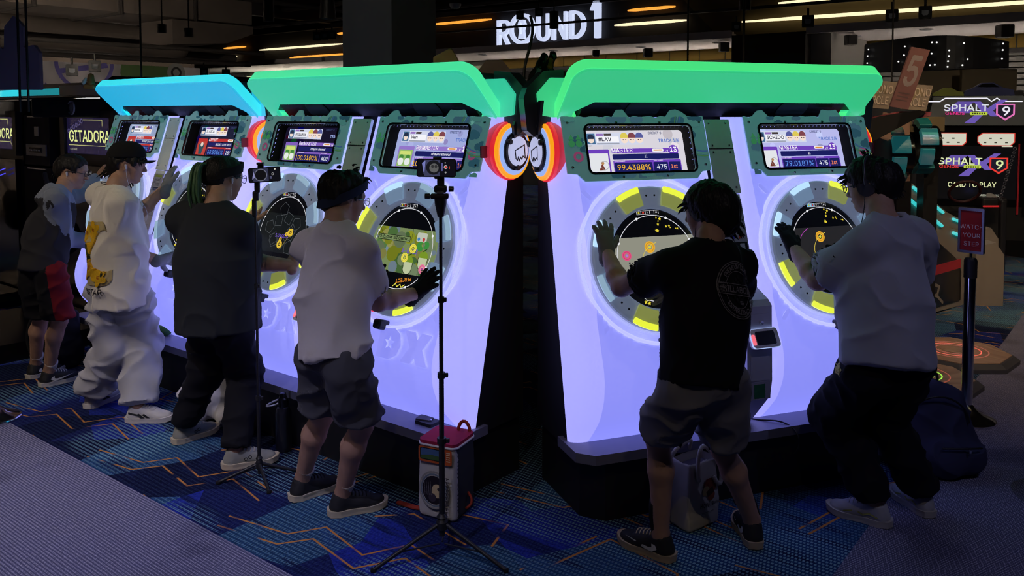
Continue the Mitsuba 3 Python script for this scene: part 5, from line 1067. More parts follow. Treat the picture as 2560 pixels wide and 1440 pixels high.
cloth('hoodie', (.030, .030, .036)); cloth('hoodie_sleeve', (.20, .23, .30)); cloth('shorts_black', (.012, .012, .014)); cloth('shorts_red', (.17, .012, .018))
cloth('tee_white', (.66, .63, .58)); cloth('trousers_pale', (.44, .44, .47), f=420, a=.0012); cloth('tee_dark', (.024, .027, .030)); cloth('jogger_black', (.010, .010, .013)); cloth('polo', (.56, .52, .50))
cloth('shorts_grey', (.075, .075, .085), f=420, a=.001); cloth('tee_black', (.009, .009, .011)); cloth('shorts_tan', (.17, .165, .185), f=420, a=.001); cloth('tee_lilac', (.36, .36, .42)); cloth('band_navy', (.02, .028, .06)); cloth('band_black', (.012, .012, .013)); cloth('glove_grey', (.20, .20, .20), f=420, a=.001); cloth('glove_black', (.012, .012, .013)); cloth('cap_black', (.012, .012, .013)); cloth('sock_white', (.55, .5, .46)); cloth('sock_black', (.01, .01, .011))
mat('shoe_black', (.012, .012, .014), .7); mat('shoe_white', (.58, .56, .52), .55); mat('sole_white', (.60, .57, .52), .6); mat('sole_cream', (.52, .45, .32), .6); mat('shoe_olive', (.26, .26, .22), .7); mat('shoe_grey', (.36, .36, .38), .6); mat('sole_grey', (.40, .38, .34), .6); mat('sole_tan', (.42, .33, .22), .6)
# --- the six players
def hair1(root, M, J):
    carve_hair(root, M, BASE + [((0, -.06, -.02), .05, (0, -.05, .0), .06, 1.1)], 31, .012, (.062, .045), -.075, spikes=[((0, -.09, -.05), (0, -.5, -1), .03, 10)])
    glasses(root, M, 'mat_dark_metal'); earphone(root, M, 1, [X(M, (.086, .008, -.02)), X(M, (.082, .02, -.08)), X(M, (.075, .06, -.16)), X(M, (.05, .09, -.26))])
P1, J1, M1 = person('P1', 'person in dark hoodie with grey-blue sleeves and black shorts with red side panels, leftmost player', dict(cab='A', w=.165, d=.130, top='mat_hoodie', two_tone='mat_hoodie_sleeve', sleeve=(.070, .058, 1.2), hem=1.14, hood=True, fold=.009, seed=3, collar=1.15, bare='LR',
    legs=(.105, .100, 0, .93), bottom='mat_shorts_black', side_panel='mat_shorts_red', shoe='mat_shoe_black', sole='mat_sole_white', logo='swoosh', sock='mat_sock_white', hair=hair1, head=(.35, .18, 0), bow=.02, group=None))
def hair2(root, M, J):
    carve_hair(root, M, BASE + [((0, -.062, -.03), .052, (0, -.05, .0), .06, 1.15), ((-.05, .045, .02), .035, (.05, .045, .02), .035)], 32, .014, (.066, .028), -.095, spikes=[((0, -.095, -.055), (0, -.8, -.9), .045, 14), ((.05, .075, .035), (.3, .6, -1), .04, 7), ((-.03, .085, .035), (0, .6, -1), .04, 6)])
    s = Sdf(X(M, (0, 0, .03)) - .25, X(M, (0, 0, .03)) + .25, .006); c = [(X(M, (0, 0, .045)), D3(M, unit((0, .10, -1))))]
    s.cone(X(M, (0, -.018, .045)), .101, X(M, (0, .016, .052)), .094, .02, (M[:3, 0], .93), c)
    k = put('cap', s.mesh(1), 'mat_cap_black', True, parent=root)
    a = np.linspace(-1, 1, 15); o = [(.082 * t, .075 + .088 * math.sqrt(max(0, 1 - t * t * .93)) + .0) for t in a]; i_ = [(.080 * t, .055 + .03 * math.sqrt(max(0, 1 - t * t * .9))) for t in a[::-1]]
    br = prism(sg.Polygon(o + i_).buffer(.004), .006, M, .042); l = (br.vertices - M[:3, 3]) @ M[:3, :3]; br.vertices = br.vertices - np.outer(.9 * l[:, 0] ** 2 / .082 * .28 + .10 * np.clip(l[:, 1] - .09, 0, 1), M[:3, 2]); put('brim', br, 'mat_cap_black', 30, parent=k)
    earphone(root, M, 1, [X(M, (.086, .008, -.02)), X(M, (.082, .022, -.09)), X(M, (.078, .05, -.15)), X(M, (.06, .12, -.23)), X(M, (.03, .15, -.34))]); put('necklace', tube([J['neck'] + .068 * (math.cos(t) * M[:3, 0] + math.sin(t) * M[:3, 1]) + [0, 0, .022 + .012 * math.sin(t + 3.14)] for t in np.linspace(0, 2 * np.pi, 25)], .002, 5), 'mat_dark_metal', True, parent=root)
def prints2(top, m, J, spine, R, F, up):
    n = unit(-F * .8 + R * .1); M = frame(spine(.62) - F * .02 , unit(np.cross(up, n)), None, n); M[:3, 1] = np.cross(M[:3, 2], M[:3, 0]); c = Canvas(.0006); r = np.random.default_rng(4)
    w = surface_warp(m, M, .008); c.poly(sg.box(-.10, -.17, .12, .13).buffer(.04), lin(176, 160, 118))
    for x, y, q in ((-.05, .10, .05), (.04, .12, .045), (.05, .02, .055), (-.06, -.02, .05), (.02, -.10, .06), (-.08, -.13, .05), (.10, -.05, .04), (.09, -.16, .045)):
        for k in range(5): a = k * 1.257 + x * 9; c.poly(affinity.rotate(affinity.scale(circ(x + q * .62 * math.cos(a), y + q * .62 * math.sin(a), q * .52, 5), 1.25, .85), math.degrees(a)), lin(214, 168, 30) * r.uniform(.75, 1.1))
        c.poly(circ(x, y, q * .25), lin(170, 96, 24))
    c.poly(line([(.12, .06), (.10, 0), (.13, -.08), (.11, -.15)], .014), lin(46, 48, 34)); c.poly(line([(.0, .04), (.03, -.03), (0, -.07)], .008), lin(60, 70, 34))
    c.text('SUNSTAR', .01, -.262, .034, lin(34, 32, 34), anchor='c', sx=1.1); c.put('back_print', top, M, warp=w)
P2, J2, M2 = person('P2', 'person in black cap, white tee with yellow flower print and baggy pale trousers', dict(cab='A', w=.190, d=.150, top='mat_tee_white', sleeve=(.080, .092, .86), hem=1.26, hemw=1.06, fold=.012, foldsc=8, seed=5, glove='LR', glove_m='mat_glove_grey', cuff=.055,
    legs=(.112, .104, .108, 1.94), bottom='mat_trousers_pale', botname='trousers', bfold=.017, bfoldsc=9, shoe='mat_shoe_white', sole='mat_sole_white', logo='stripes', hair=hair2, head=(.42, .12, 0), prints=prints2))
def hair3(root, M, J):
    carve_hair(root, M, BASE + [((0, -.06, .0), .055, (0, -.05, .02), .06, 1.1)], 33, .005, (.070, .055), -.045, sc=70)
    headband(root, M, 'mat_band_black', .038, .30, .05, (.092, .108)); glasses(root, M, 'mat_dark_metal', .024, .021)
    b = X(M, (0, -.105, .065)); pt = [b, X(M, (.0, -.142, .055)), X(M, (.005, -.155, -.02)), X(M, (.01, -.150, -.10)), X(M, (.015, -.125, -.165)), X(M, (.01, -.10, -.20))]
    ms = []; rg = np.random.default_rng(7)
    for i in range(26):
        o = rg.normal(0, .013, 2); q = [p + M[:3, 0] * o[0] * (.5 + .35 * j) + M[:3, 1] * o[1] * (.5 + .25 * j) for j, p in enumerate(pt)]; q = q[:rg.integers(4, 7)]; ms.append(tube(curve(q, 12), np.r_[np.linspace(.008, .0105, 6), np.linspace(.010, .002, 6)], 6))
    put('ponytail', cat(ms), 'mat_hair_green', True, parent=root, label='long greenish ponytail'); put('hair_tie', lathe([(.014, -.008), (.02, 0), (.014, .008)], 16, frame(X(M, (0, -.112, .064)), M[:3, 0], M[:3, 2])), 'mat_black', 30, parent=root)
    earphone(root, M, 1, [X(M, (.086, .008, -.02)), X(M, (.085, .012, -.08)), X(M, (.08, .03, -.14)), X(M, (.07, .05, -.19))])
P3, J3, M3 = person('P3', 'person with green ponytail, black headband, glasses and dark tee, behind the thin tripod', dict(cab='B', w=.215, d=.185, top='mat_tee_dark', sleeve=(.086, .092, .82), hem=1.24, hemw=1.0, fold=.009, foldsc=7, seed=8, belly=1.03, fat=1.14, scale=1.12, bare='LR',
    legs=(.118, .092, .070, 1.965), bottom='mat_jogger_black', botname='trousers', bfold=.008, shoe='mat_shoe_olive', sole='mat_sole_cream', logo='loops', sock='mat_sock_white', hair=hair3, head=(.22, .14, 0), collar=1.1))
def hair4(root, M, J):
    carve_hair(root, M, BASE + [((0, -.05, .055), .075, (0, .03, .070), .070, 1.02), ((0, -.06, -.02), .052, (0, -.05, .0), .06, 1.1)], 34, .014, (.070, .050), -.072, sc=40, spikes=[((0, .04, .125), (.2, .5, .3), .022, 14), ((.02, -.06, .12), (.3, -.6, .2), .018, 12), ((0, .085, .09), (.1, 1, -.3), .026, 10)])
    headband(root, M, 'mat_band_navy', .030, .55, .046, (.0935, .110)); glasses(root, M, 'mat_chrome', .025, .018)
P4, J4, M4 = person('P4', 'person in pale polo shirt, navy headband and grey shorts, left of the thick tripod', dict(cab='B', w=.170, d=.140, top='mat_polo', topname='polo_shirt', sleeve=(.068, .073, .76), hem=1.13, hemw=.98, belly=1.0, fold=.012, foldsc=8, seed=12, fat=1.06, scale=1.05, glove='LR', glove_m='mat_glove_black', cuff=.05,
    legs=(.108, .108, 0, .86), bottom='mat_shorts_grey', bfold=.010, shoe='mat_shoe_black', sole='mat_sole_cream', logo='dark', sock='mat_sock_white', hair=hair4, head=(.30, .18, 0), collar=1.05, seat=.8))
def hair5(root, M, J):
    carve_hair(root, M, BASE + [((0, -.05, .0), .088, (0, -.01, .03), .098, .98), ((0, -.055, -.05), .066, (0, -.045, -.02), .075, 1.1)], 35, .012, (.058, .035), -.125, ear=False, sc=38, spikes=[((.05, -.08, -.09), (.5, -.4, -1), .045, 14), ((-.05, -.05, -.08), (-.4, 0, -1), .05, 12), ((.085, -.02, .0), (1, -.2, .1), .05, 6), ((-.06, .07, .03), (-.5, .7, -.5), .04, 8)])
    earphone(root, M, -1, [X(M, (-.07, .03, -.06)), X(M, (-.068, .045, -.12)), X(M, (-.06, .055, -.17))], 'mat_black')
def prints5(top, m, J, spine, R, F, up):
    ctr = at(1803, 722, J['neck'][1] - .05); n = unit(-F * .93 - R * .0 + np.array([.12, 0, 0])); Mx = frame(ctr, unit(np.cross(up, n)), None, n); Mx[:3, 1] = np.cross(Mx[:3, 2], Mx[:3, 0]); Mx[:3, :2] *= .92; w = surface_warp(m, Mx, .007); c = Canvas(.0005); G = lin(118, 112, 115); K = lin(14, 14, 17)
    c.poly(ringp(0, 0, .122, .118, 24), G); c.poly(ringp(0, 0, .114, .110, 24), G); c.poly(ringp(0, 0, .080, .077, 20), G)
    for i in range(-4, 5):
        for j in range(-4, 5):
            if (i + j) % 2 == 0 and (abs(i) + 1) ** 2 + (abs(j) + 1) ** 2 < 30: c.poly(sg.Polygon([(i * .014, j * .014 + .010), (i * .014 + .010, j * .014), (i * .014, j * .014 - .010), (i * .014 - .010, j * .014)]).intersection(circ(0, 0, .072)), lin(34, 33, 36))
    band_ = sg.box(-.13, -.024, .13, .024).intersection(circ(0, 0, .121, 20)); c.poly(band_, G); c.poly(band_.buffer(-.003), K); c.text('BILLABONG', 0, -.013, .026, G, anchor='c', sx=.98)
    for s, rad, a0, st, fl in (('PREMIUM QUALITY', .088, 2.62, -.146, 0), ('ESTABLISHED 1973', .103, 3.75, .136, 1)):
        for i, ch in enumerate(s):
            if ch == ' ': continue
            a = a0 + st * i; rot = a - math.pi / 2 if not fl else a + math.pi / 2; c.text(ch, rad * math.cos(a), rad * math.sin(a), .019, G, anchor='l', rot=rot)
    for k in range(3): c.rect(-.012, .012, -.05 - k * .006, -.047 - k * .006, G)
    c.put('back_emblem', top, Mx, warp=w)
P5, J5, M5 = person('P5', 'person in black tee with round back emblem and light grey shorts, legs apart', dict(cab='C', w=.180, d=.135, top='mat_tee_black', sleeve=(.068, .080, .56), hem=1.12, hemw=.95, fold=.006, foldsc=8, seed=15, glove='LR', glove_m='mat_glove_grey', cuff=.035, spread=1.3,
    legs=(.104, .102, 0, .84), bottom='mat_shorts_tan', bfold=.011, shoe='mat_shoe_black', sole='mat_sole_tan', logo='swoosh', sock='mat_sock_black', sock_h=.14, hair=hair5, head=(-.28, .16, 0), prints=prints5, seat=.82))
def hair6(root, M, J):
    carve_hair(root, M, BASE + [((0, -.055, .02), .085, (0, .01, .045), .092, .97), ((0, -.06, -.02), .06, (0, -.05, .0), .066, 1.1)], 36, .014, (.064, .030), -.085, sc=40, spikes=[((-.03, .085, .04), (-.4, 1, -.2), .05, 12), ((0, .0, .13), (0, .2, .8), .02, 14), ((.03, -.09, -.05), (.2, -.6, -1), .03, 12)])
    for q in (-1, 1):
        e = put('headphone_cup', lathe([(0, .034), (.030, .033), (.040, .026), (.044, .010), (.040, -.004), (0, -.006)], 28, M @ frame([q * .078, .004, -.004], [0, q * -1.0, 0], [0, 0, 1])), 'mat_headphone', 30, parent=root)
        put('grille', lathe([(0, .036), (.020, .0355), (.022, .033)], 20, M @ frame([q * .078, .004, -.004], [0, q * -1.0, 0], [0, 0, 1])), 'mat_black', parent=e)
    put('headphone_band', tube([X(M, (.110 * math.cos(t), -.006, .008 + .128 * math.sin(t))) for t in np.linspace(0, np.pi, 25)], .006, 8), 'mat_headphone', True, parent=root)
    c2 = [X(M, (-.10, .01, -.045)), X(M, (-.10, .03, -.12)), X(M, (-.085, .08, -.22)), J['pelvis'] + np.array([-.17, .02, .28])]; put('headphone_cable', tube(curve([c2[0], c2[1], c2[2], at(2083, 640, 3.60)], 16), .002, 6), 'mat_black', True, parent=root)
    glasses(root, M, 'mat_dark_metal')
mat('headphone', (.05, .045, .065), .35)
def bprints6(bt, m, J, R, F):
    n = unit(-F * .55 - R * .8); Mx = frame(at(2091, 925, 3.60), unit(np.cross([0, 0, 1.0], n)), None, n); Mx[:3, 1] = np.cross(Mx[:3, 2], Mx[:3, 0]); w = surface_warp(m, Mx, .003); c = Canvas(.0005); c.poly(star(0, 0, .030, 5, .6), lin(196, 178, 96)); 
    for e in (-.007, .007): c.poly(circ(e, .002, .003, 5), lin(40, 36, 20))
    c.poly(line([(-.006, -.009), (0, -.012), (.006, -.009)], .003), lin(40, 36, 20)); c.put('star_patch', bt, Mx, warp=w, label='small yellow star patch')
P6, J6, M6 = person('P6', 'person in boxy pale tee, black joggers and over-ear headphones, rightmost player', dict(cab='C', w=.205, d=.165, top='mat_tee_lilac', sleeve=(.080, .094, .78), hem=1.10, hemw=1.04, fold=.011, foldsc=7, seed=18, fat=1.14, scale=1.1, glove='LR', glove_m='mat_glove_black', cuff=.04, foldlean=-1,
    legs=(.120, .098, .076, 1.955), bottom='mat_jogger_black', botname='joggers', bfold=.009, shoe='mat_shoe_grey', sole='mat_sole_grey', logo='curve', sock='mat_sock_black', hair=hair6, head=(-.30, .20, 0), bprints=bprints6, collar=1.1))
# ---------------------------------------------------------------- tripods, phones, bags and small things
def phone(p, face, w, h, lab, parts, tilt=0.0):
    f = unit(np.asarray(face) * [1, 1, 0]); r = np.cross([0, 0, 1.0], f); c, s = math.cos(tilt), math.sin(tilt); u = np.array([0, 0, 1.0]); r, u = r * c + u * s, u * c - r * s
    M = frame(p, r, u, f); k = thing('smartphone', lab, 'phone'); b = prism(rrect(-w / 2, w / 2, -h / 2, h / 2, .010), .008, M, -.008); put('case', b, 'mat_black', parent=k)
    c = Canvas(); c.rect(-w / 2 + .004, w / 2 - .004, -h / 2 + .004, h / 2 - .004, lin(14, 14, 22), .006); parts(c, w, h); c.put('display', k, M @ frame([0, 0, .0006], [1, 0, 0], [0, 1, 0]), em=.9, w=.02)
    put('lens_bump', lathe([(0, -.012), (.012, -.012), (.013, -.008)], 14, M @ frame([-w * .36, h * .25, 0], [1, 0, 0], [0, 1, 0])), 'mat_black_gloss', parent=k); return M
def view1(c, w, h):
    c.rect(-.05, .015, -h / 2 + .005, h / 2 - .005, lin(60, 62, 92)); c.poly(circ(-.012, .002, .030), lin(24, 24, 30)); c.poly(circ(-.010, .0, .019), lin(96, 96, 96)); c.poly(circ(-.016, .006, .006), lin(50, 50, 52)); c.poly(circ(-.002, .006, .006), lin(50, 50, 52)); c.poly([(-.05, -.03), (-.06, .02), (-.045, .03)], lin(120, 124, 190))
    c.poly(ringp(.038, .004, .0075, .0055), lin(220, 220, 220)); c.poly(circ(.038, .004, .0045), lin(220, 60, 50)); c.rect(.052, .055, -.004, .008, lin(200, 70, 60)); c.poly(circ(.038, -.018, .004), lin(160, 160, 160)); c.poly(circ(.036, .022, .003), lin(160, 160, 160)); c.rect(.020, .026, -.012, .022, lin(90, 90, 150))
def view2(c, w, h):
    c.rect(-.055, .02, -h / 2 + .005, h / 2 - .005, lin(50, 52, 76)); c.poly(circ(-.018, .0, .030), lin(16, 16, 20)); c.poly(ringp(-.018, .0, .031, .027), lin(110, 112, 130)); c.poly([(-.06, -.02), (-.052, .02), (-.045, -.01)], lin(140, 140, 190)); c.poly(ringp(.040, .002, .006, .0045), lin(200, 200, 200)); c.rect(.025, .035, -.022, -.008, lin(80, 80, 110)); c.poly(circ(.052, .026, .004), lin(220, 215, 200))
def tripod(base, ztop, lab, hub, r0, legs, knees, joints, clamp):
    k = thing('tripod', lab, 'tripod'); x, y = base
    zs = [hub - .06] + joints + [ztop]; rr = np.linspace(r0, r0 * .55, len(zs) - 1)
    for a, b, r in zip(zs[:-1], zs[1:], rr): put('tube', bar([x, y, a], [x, y, b], r, 14), 'mat_black', True, parent=k)
    for z, r in zip(joints, rr): put('collar', lathe([(r * .9, -.012), (r * 1.55, -.012), (r * 1.55, .012), (r * .9, .012)], 16, frame([x, y, z], [1, 0, 0], [0, 1, 0])), 'mat_black', 30, parent=k); put('lever', rbox(x + r * 1.9, y, z, r * 1.6, .012, .018, .003), 'mat_black', parent=k)
    put('hub', lathe([(r0, -.04), (r0 * 1.9, -.03), (r0 * 2.0, 0), (r0 * 1.4, .012), (r0 * 1.9, .02), (r0, .035)], 18, frame([x, y, hub], [1, 0, 0], [0, 1, 0])), 'mat_black', 30, parent=k)
    for a in legs:
        d = np.array([math.cos(math.radians(a)), math.sin(math.radians(a)), 0]); e = np.array([x, y, .008]) + d * knees; s = np.array([x, y, hub - .01]) + d * r0 * 1.4
        l = put('leg', bar(s, e, .0085, 8), 'mat_black', True, parent=k); put('foot', rbox(e[0], e[1], .008, .022, .022, .015, .005), 'mat_black_soft', parent=l)
        put('brace', bar(np.array([x, y, .055]) + d * r0, s + (e - s) * .62, .004, 6), 'mat_dark_metal', parent=k)
    clamp(k, x, y); return k
def clamp1(k, x, y):
    put('head', cat([rbox(x, y, 1.565, .052, .04, .03, .008), rbox(x - .004, y, 1.535, .075, .035, .022, .006), lathe([(0, 1.45), (.013, 1.45), (.024, 1.50), (.026, 1.525), (0, 1.53)], 18, frame([x, y, 0], [1, 0, 0], [0, 1, 0]))]), 'mat_black', 30, parent=k); put('knob', lathe([(0, .022), (.011, .02), (.012, 0)], 14, frame([x + .034, y, 1.565], [0, 1, 0], [0, 0, 1])), 'mat_black', 30, parent=k); put('knob', lathe([(0, .022), (.011, .02), (.012, 0)], 14, frame([x - .045, y, 1.535], [0, 0, 1], [0, 1, 0])), 'mat_black', 30, parent=k); put('level', rbox(x, y - .02, 1.552, .03, .006, .008, .002), 'mat_steel', parent=k); put('grip', cat([rbox(x, y + .012, 1.60, .03, .018, .05, .005), rbox(x - .012, y, 1.694, .035, .028, .012, .004), rbox(x - .012, y + .016, 1.65, .030, .010, .09, .004)]), 'mat_black', parent=k)
tripod((-.297, 3.48), 1.47, 'thick black tripod standing in front of the red-topped backpack', .15, .0125, (205, 335, 90), .30, [.50, .78, 1.10], clamp1)
phone(at(1091, 420, 3.465), (.1, -1, 0), .162, .076, 'smartphone on the thick tripod, its screen showing a round view of a face', view1, -.02)
def clamp2(k, x, y):
    put('head', cat([rbox(x + .012, y, 1.525, .026, .024, .10, .008), rbox(x + .004, y, 1.46, .030, .022, .05, .006), rbox(x - .004, y, 1.40, .022, .02, .09, .006)]), 'mat_black', 30, parent=k); put('grip', cat([rbox(x + .028, y + .010, 1.59, .03, .016, .06, .005), rbox(x + .03, y, 1.625, .035, .026, .012, .004)]), 'mat_black', parent=k)
tripod((-1.302, 4.24), 1.40, 'thin black tripod standing behind the person with the green ponytail', .085, .009, (200, 300, 20), .20, [.42, 1.0], clamp2)
phone(at(661, 437, 4.225), (.25, -1, 0), .156, .074, 'smartphone on the thin tripod, its screen showing a dark round preview', view2, .05)
# boxy bags
def boxbag(o, e1, e2, w, d, h, taper=.94, r=.022, puff=.012, seed=1):
    M = frame(o, e1, e2); pts = []
    for z, s in ((r, 1), (h * .5, 1.0), (h - r, taper)):
        for a in (0, 1):
            for b in (0, 1): pts.append(m3.Manifold.sphere(r, 12).translate((w * .5 + (a - .5) * (w - 2 * r) * s, d * .5 + (b - .5) * (d - 2 * r) * s, z)))
    m = unman(m3.Manifold.batch_hull(pts).refine_to_length(.018)); n = m.vertex_normals; m.vertices = m.vertices + n * ((meshkit.fbm(m.vertices * 9, 3, seed) - .5) * puff * 2)[:, None]; m.vertices[:, 2] = np.maximum(m.vertices[:, 2], .002); m.apply_transform(M); return m, M
cloth('bag_white', (.50, .48, .45), f=420); cloth('bag_grey', (.04, .045, .055), f=420); cloth('bag_red', (.33, .02, .06), f=420); cloth('strap_red', (.36, .05, .03), f=420); cloth('canvas_tote', (.46, .42, .34), f=420, a=.0015); cloth('bag_navy', (.040, .042, .085), f=420); cloth('bag_black', (.012, .012, .014), f=420)
e1, e2 = unit([.905, -.42, 0]), unit([.42, .905, 0])
k = thing('backpack', 'backpack printed like a white washing machine with a red lid, on the carpet behind the thick tripod', 'backpack')
bm_, MB_ = boxbag([-.44, 3.84, 0], e1, e2, .20, .20, .35, .97, .02, .006, 2); c = bm_.triangles_center; l = (c - MB_[:3, 3]) @ MB_[:3, :3]; fr_ = l[:, 1] < .028
put('front_panel', tm(bm_.vertices, bm_.faces[fr_]), 'mat_bag_white', True, parent=k, label='white printed front'); put('bag_body', tm(bm_.vertices, bm_.faces[~fr_]), 'mat_bag_grey', True, parent=k)
lid = prism(rrect(.0, .20, .0, .20, .03), .022, MB_, .343); put('lid', lid, 'mat_bag_red', 40, parent=k, label='red lid with white piping'); pp_ = list(rrect(.0, .20, .0, .20, .03).exterior.coords); put('piping', tube([X(MB_, (a, b, .345)) for a, b in pp_], .006, 6), 'mat_white_plastic', True, parent=k)
put('handle', tube(curve([X(MB_, q) for q in ((.125, .175, .36), (.128, .18, .395), (.148, .182, .41), (.168, .185, .395), (.17, .188, .36))], 14), .008, 8), 'mat_strap_red', True, parent=k); put('strap', prism(line([(-.14, .06), (-.05, .05), (.02, .06)], .03), .006, MB_, .004), 'mat_strap_red', parent=k); put('side_loop', tube(curve([X(MB_, q) for q in ((.20, .10, .03), (.225, .11, .06), (.20, .12, .10))], 10), .006, 6), 'mat_strap_red', True, parent=k)
MFr = MB_ @ frame([.10, -.012, .165], [1, 0, 0], [0, 0, 1]); c = Canvas(.0004)
c.rect(-.088, .088, .105, .178, lin(190, 88, 40), .012); c.rect(-.080, .052, .115, .172, lin(24, 30, 26), .010); c.rect(-.074, .046, .120, .168, lin(70, 100, 140), .008); c.poly(sg.Polygon([(-.074, .120), (.046, .120), (.046, .138), (-.02, .143), (-.074, .135)]), lin(66, 96, 52)); 
for q in range(5): c.rect(.060, .080, .122 + q * .010, .127 + q * .010, lin(225, 190, 150))
c.poly(affinity.scale(circ(-.004, -.02, .080, 16), 1, 1.12), lin(150, 148, 140)); c.poly(affinity.scale(circ(-.004, -.02, .072, 16), 1, 1.12), lin(196, 190, 178)); c.poly(affinity.scale(ringp(-.004, -.02, .070, .062, 16), 1, 1.12), lin(110, 124, 134)); c.poly(affinity.scale(circ(-.004, -.02, .060, 16), 1, 1.12), lin(34, 30, 36))
c.poly(affinity.scale(circ(.012, -.022, .027), 1, 1.2).intersection(affinity.scale(circ(-.004, -.02, .060, 16), 1, 1.12)), lin(205, 184, 140)); c.poly(circ(.022, -.012, .008), lin(60, 52, 46)); c.poly(circ(-.012, -.055, .020).intersection(affinity.scale(circ(-.004, -.02, .060, 16), 1, 1.12)), lin(60, 54, 66))
for q in range(5): c.poly(line([(-.065 + q * .011, .02), (-.060 + q * .011, -.045)], .0022), lin(120, 116, 118))
for q in range(10):
    c.rect(.060, .078, .045 - q * .017, .050 - q * .017, lin(70, 66, 66)); c.rect(.064, .070, .038 - q * .017, .050 - q * .017, lin(70, 66, 66))
m, col = c.mesh(MFr); put('print', mikit.ply(m, 'mat_print', False, color=col), None, parent=k)
# tote
k = thing('tote_bag', 'cream canvas tote bag with script lettering standing between the legs of the person in the black tee', 'bag')
e1, e2 = unit([.16, .11, 0]), unit([-.11, .16, 0]); tb, MT = boxbag([.79, 3.66, 0], e1, e2, .20, .13, .31, .92, .016, .010, 5)
l = (tb.vertices - MT[:3, 3]) @ MT[:3, :3]; tb = tm(tb.vertices, tb.faces[~(((tb.triangles_center - MT[:3, 3]) @ MT[:3, :3])[:, 2] > .306)]); put('bag_body', tb, 'mat_canvas_tote', True, parent=k); put('lining', prism(rrect(.02, .18, .02, .11, .02), .004, MT, .272), 'mat_cardboard_dark', parent=k)
for q in (-.005, .130):
    m = [X(MT, (.055, q, .235)), X(MT, (.045, q - .004, .33)), X(MT, (.075, q + .0, .385)), X(MT, (.14, q, .34)), X(MT, (.195, q - .006, .25)), X(MT, (.185, q - .012, .20)), X(MT, (.14, q - .010, .235))] if q < .1 else [X(MT, (.055, q, .25)), X(MT, (.06, q, .34)), X(MT, (.10, q - .03, .375)), X(MT, (.14, q, .34)), X(MT, (.145, q, .25))]
    P = curve(m, 28); t = tube(P, .010, 8); put('strap', t, 'mat_canvas_tote', True, parent=k)
c = Canvas(.0004); MTf = MT @ frame([.12, -.008, .10], [1, 0, 0], [0, 0, 1])
c.poly(circ(.0, .10, .030).union(circ(.022, .085, .022)), lin(128, 62, 40)); c.poly(circ(-.02, .075, .022).union(sg.box(-.042, .055, -.012, .088)), lin(150, 128, 84)); c.poly(circ(.012, .05, .024), lin(150, 74, 44)); c.poly(sg.Polygon([(-.02, .07), (.02, .09), (.03, .06), (-.01, .045)]), lin(64, 34, 30)); 
for q in range(5): c.poly(star(.0 + .03 * math.cos(q), .115 + .012 * math.sin(q * 2), .010, 4), lin(120, 40, 34))
c.text("Howl's", -.062, .002, .024, lin(24, 22, 22), bold=False, sx=.82); c.text('Moving', .012, .006, .014, lin(40, 38, 38), bold=False, sx=.85); c.rect(-.05, .03, -.022, -.0205, lin(60, 58, 56)); m, col = c.mesh(MTf); put('print', mikit.ply(m, 'mat_print', False, color=col), None, parent=k)
# right backpack
k = thing('backpack', 'navy backpack slumped on the walkway carpet behind the rightmost player', 'backpack')
f = Sdf([1.95, 4.0, 0], [2.62, 4.62, .56], .011); o = np.array([2.23, 4.34, 0]); ex, ey = unit([.96, -.12, 0]), unit([.12, .96, 0]); q = lambda a, b, z: o + ex * a + ey * b + [0, 0, z]
f.cone(q(-.08, 0, .13), .14, q(-.06, .03, .36), .115, .05, (ey, .8)); f.cone(q(.09, 0, .12), .13, q(.05, .03, .33), .11, .06, (ey, .8)); f.cone(q(.02, -.09, .11), .09, q(.14, -.08, .10), .085, .04, (ey, .75)); f.cone(q(-.08, -.08, .11), .085, q(.02, -.09, .11), .09, .04); f.plane(q(0, 0, .004), (0, 0, -1))
mm = folds(f.mesh(1), .010, 8, 6, None); mm.vertices[:, 2] = np.maximum(mm.vertices[:, 2], .002); put('bag_body', mm, 'mat_bag_navy', True, parent=k)
put('haul_loop', tube(curve([q(-.08, .02, .46), q(-.10, .0, .515), q(-.04, .0, .53), q(0, .02, .455)], 12), .008, 6), 'mat_bag_black', True, parent=k); put('shoulder_strap', tube(curve([q(-.10, -.09, .44), q(-.16, -.12, .36), q(-.20, -.10, .22), q(-.19, -.07, .06)], 16), .015, 8), 'mat_bag_black', True, parent=k); put('zip', tube(curve([q(-.03, -.178, .185), q(.06, -.182, .19), q(.17, -.150, .185)], 12), .005, 6), 'mat_black', True, parent=k); put('zip', tube(curve([q(-.14, -.06, .33), q(-.06, -.10, .42), q(.06, -.08, .40), q(.14, -.06, .28)], 16), .005, 6), 'mat_black', True, parent=k); put('zip_pull', rbox(*q(.10, -.185, .178), .012, .006, .02, .002), 'mat_chrome', parent=k)
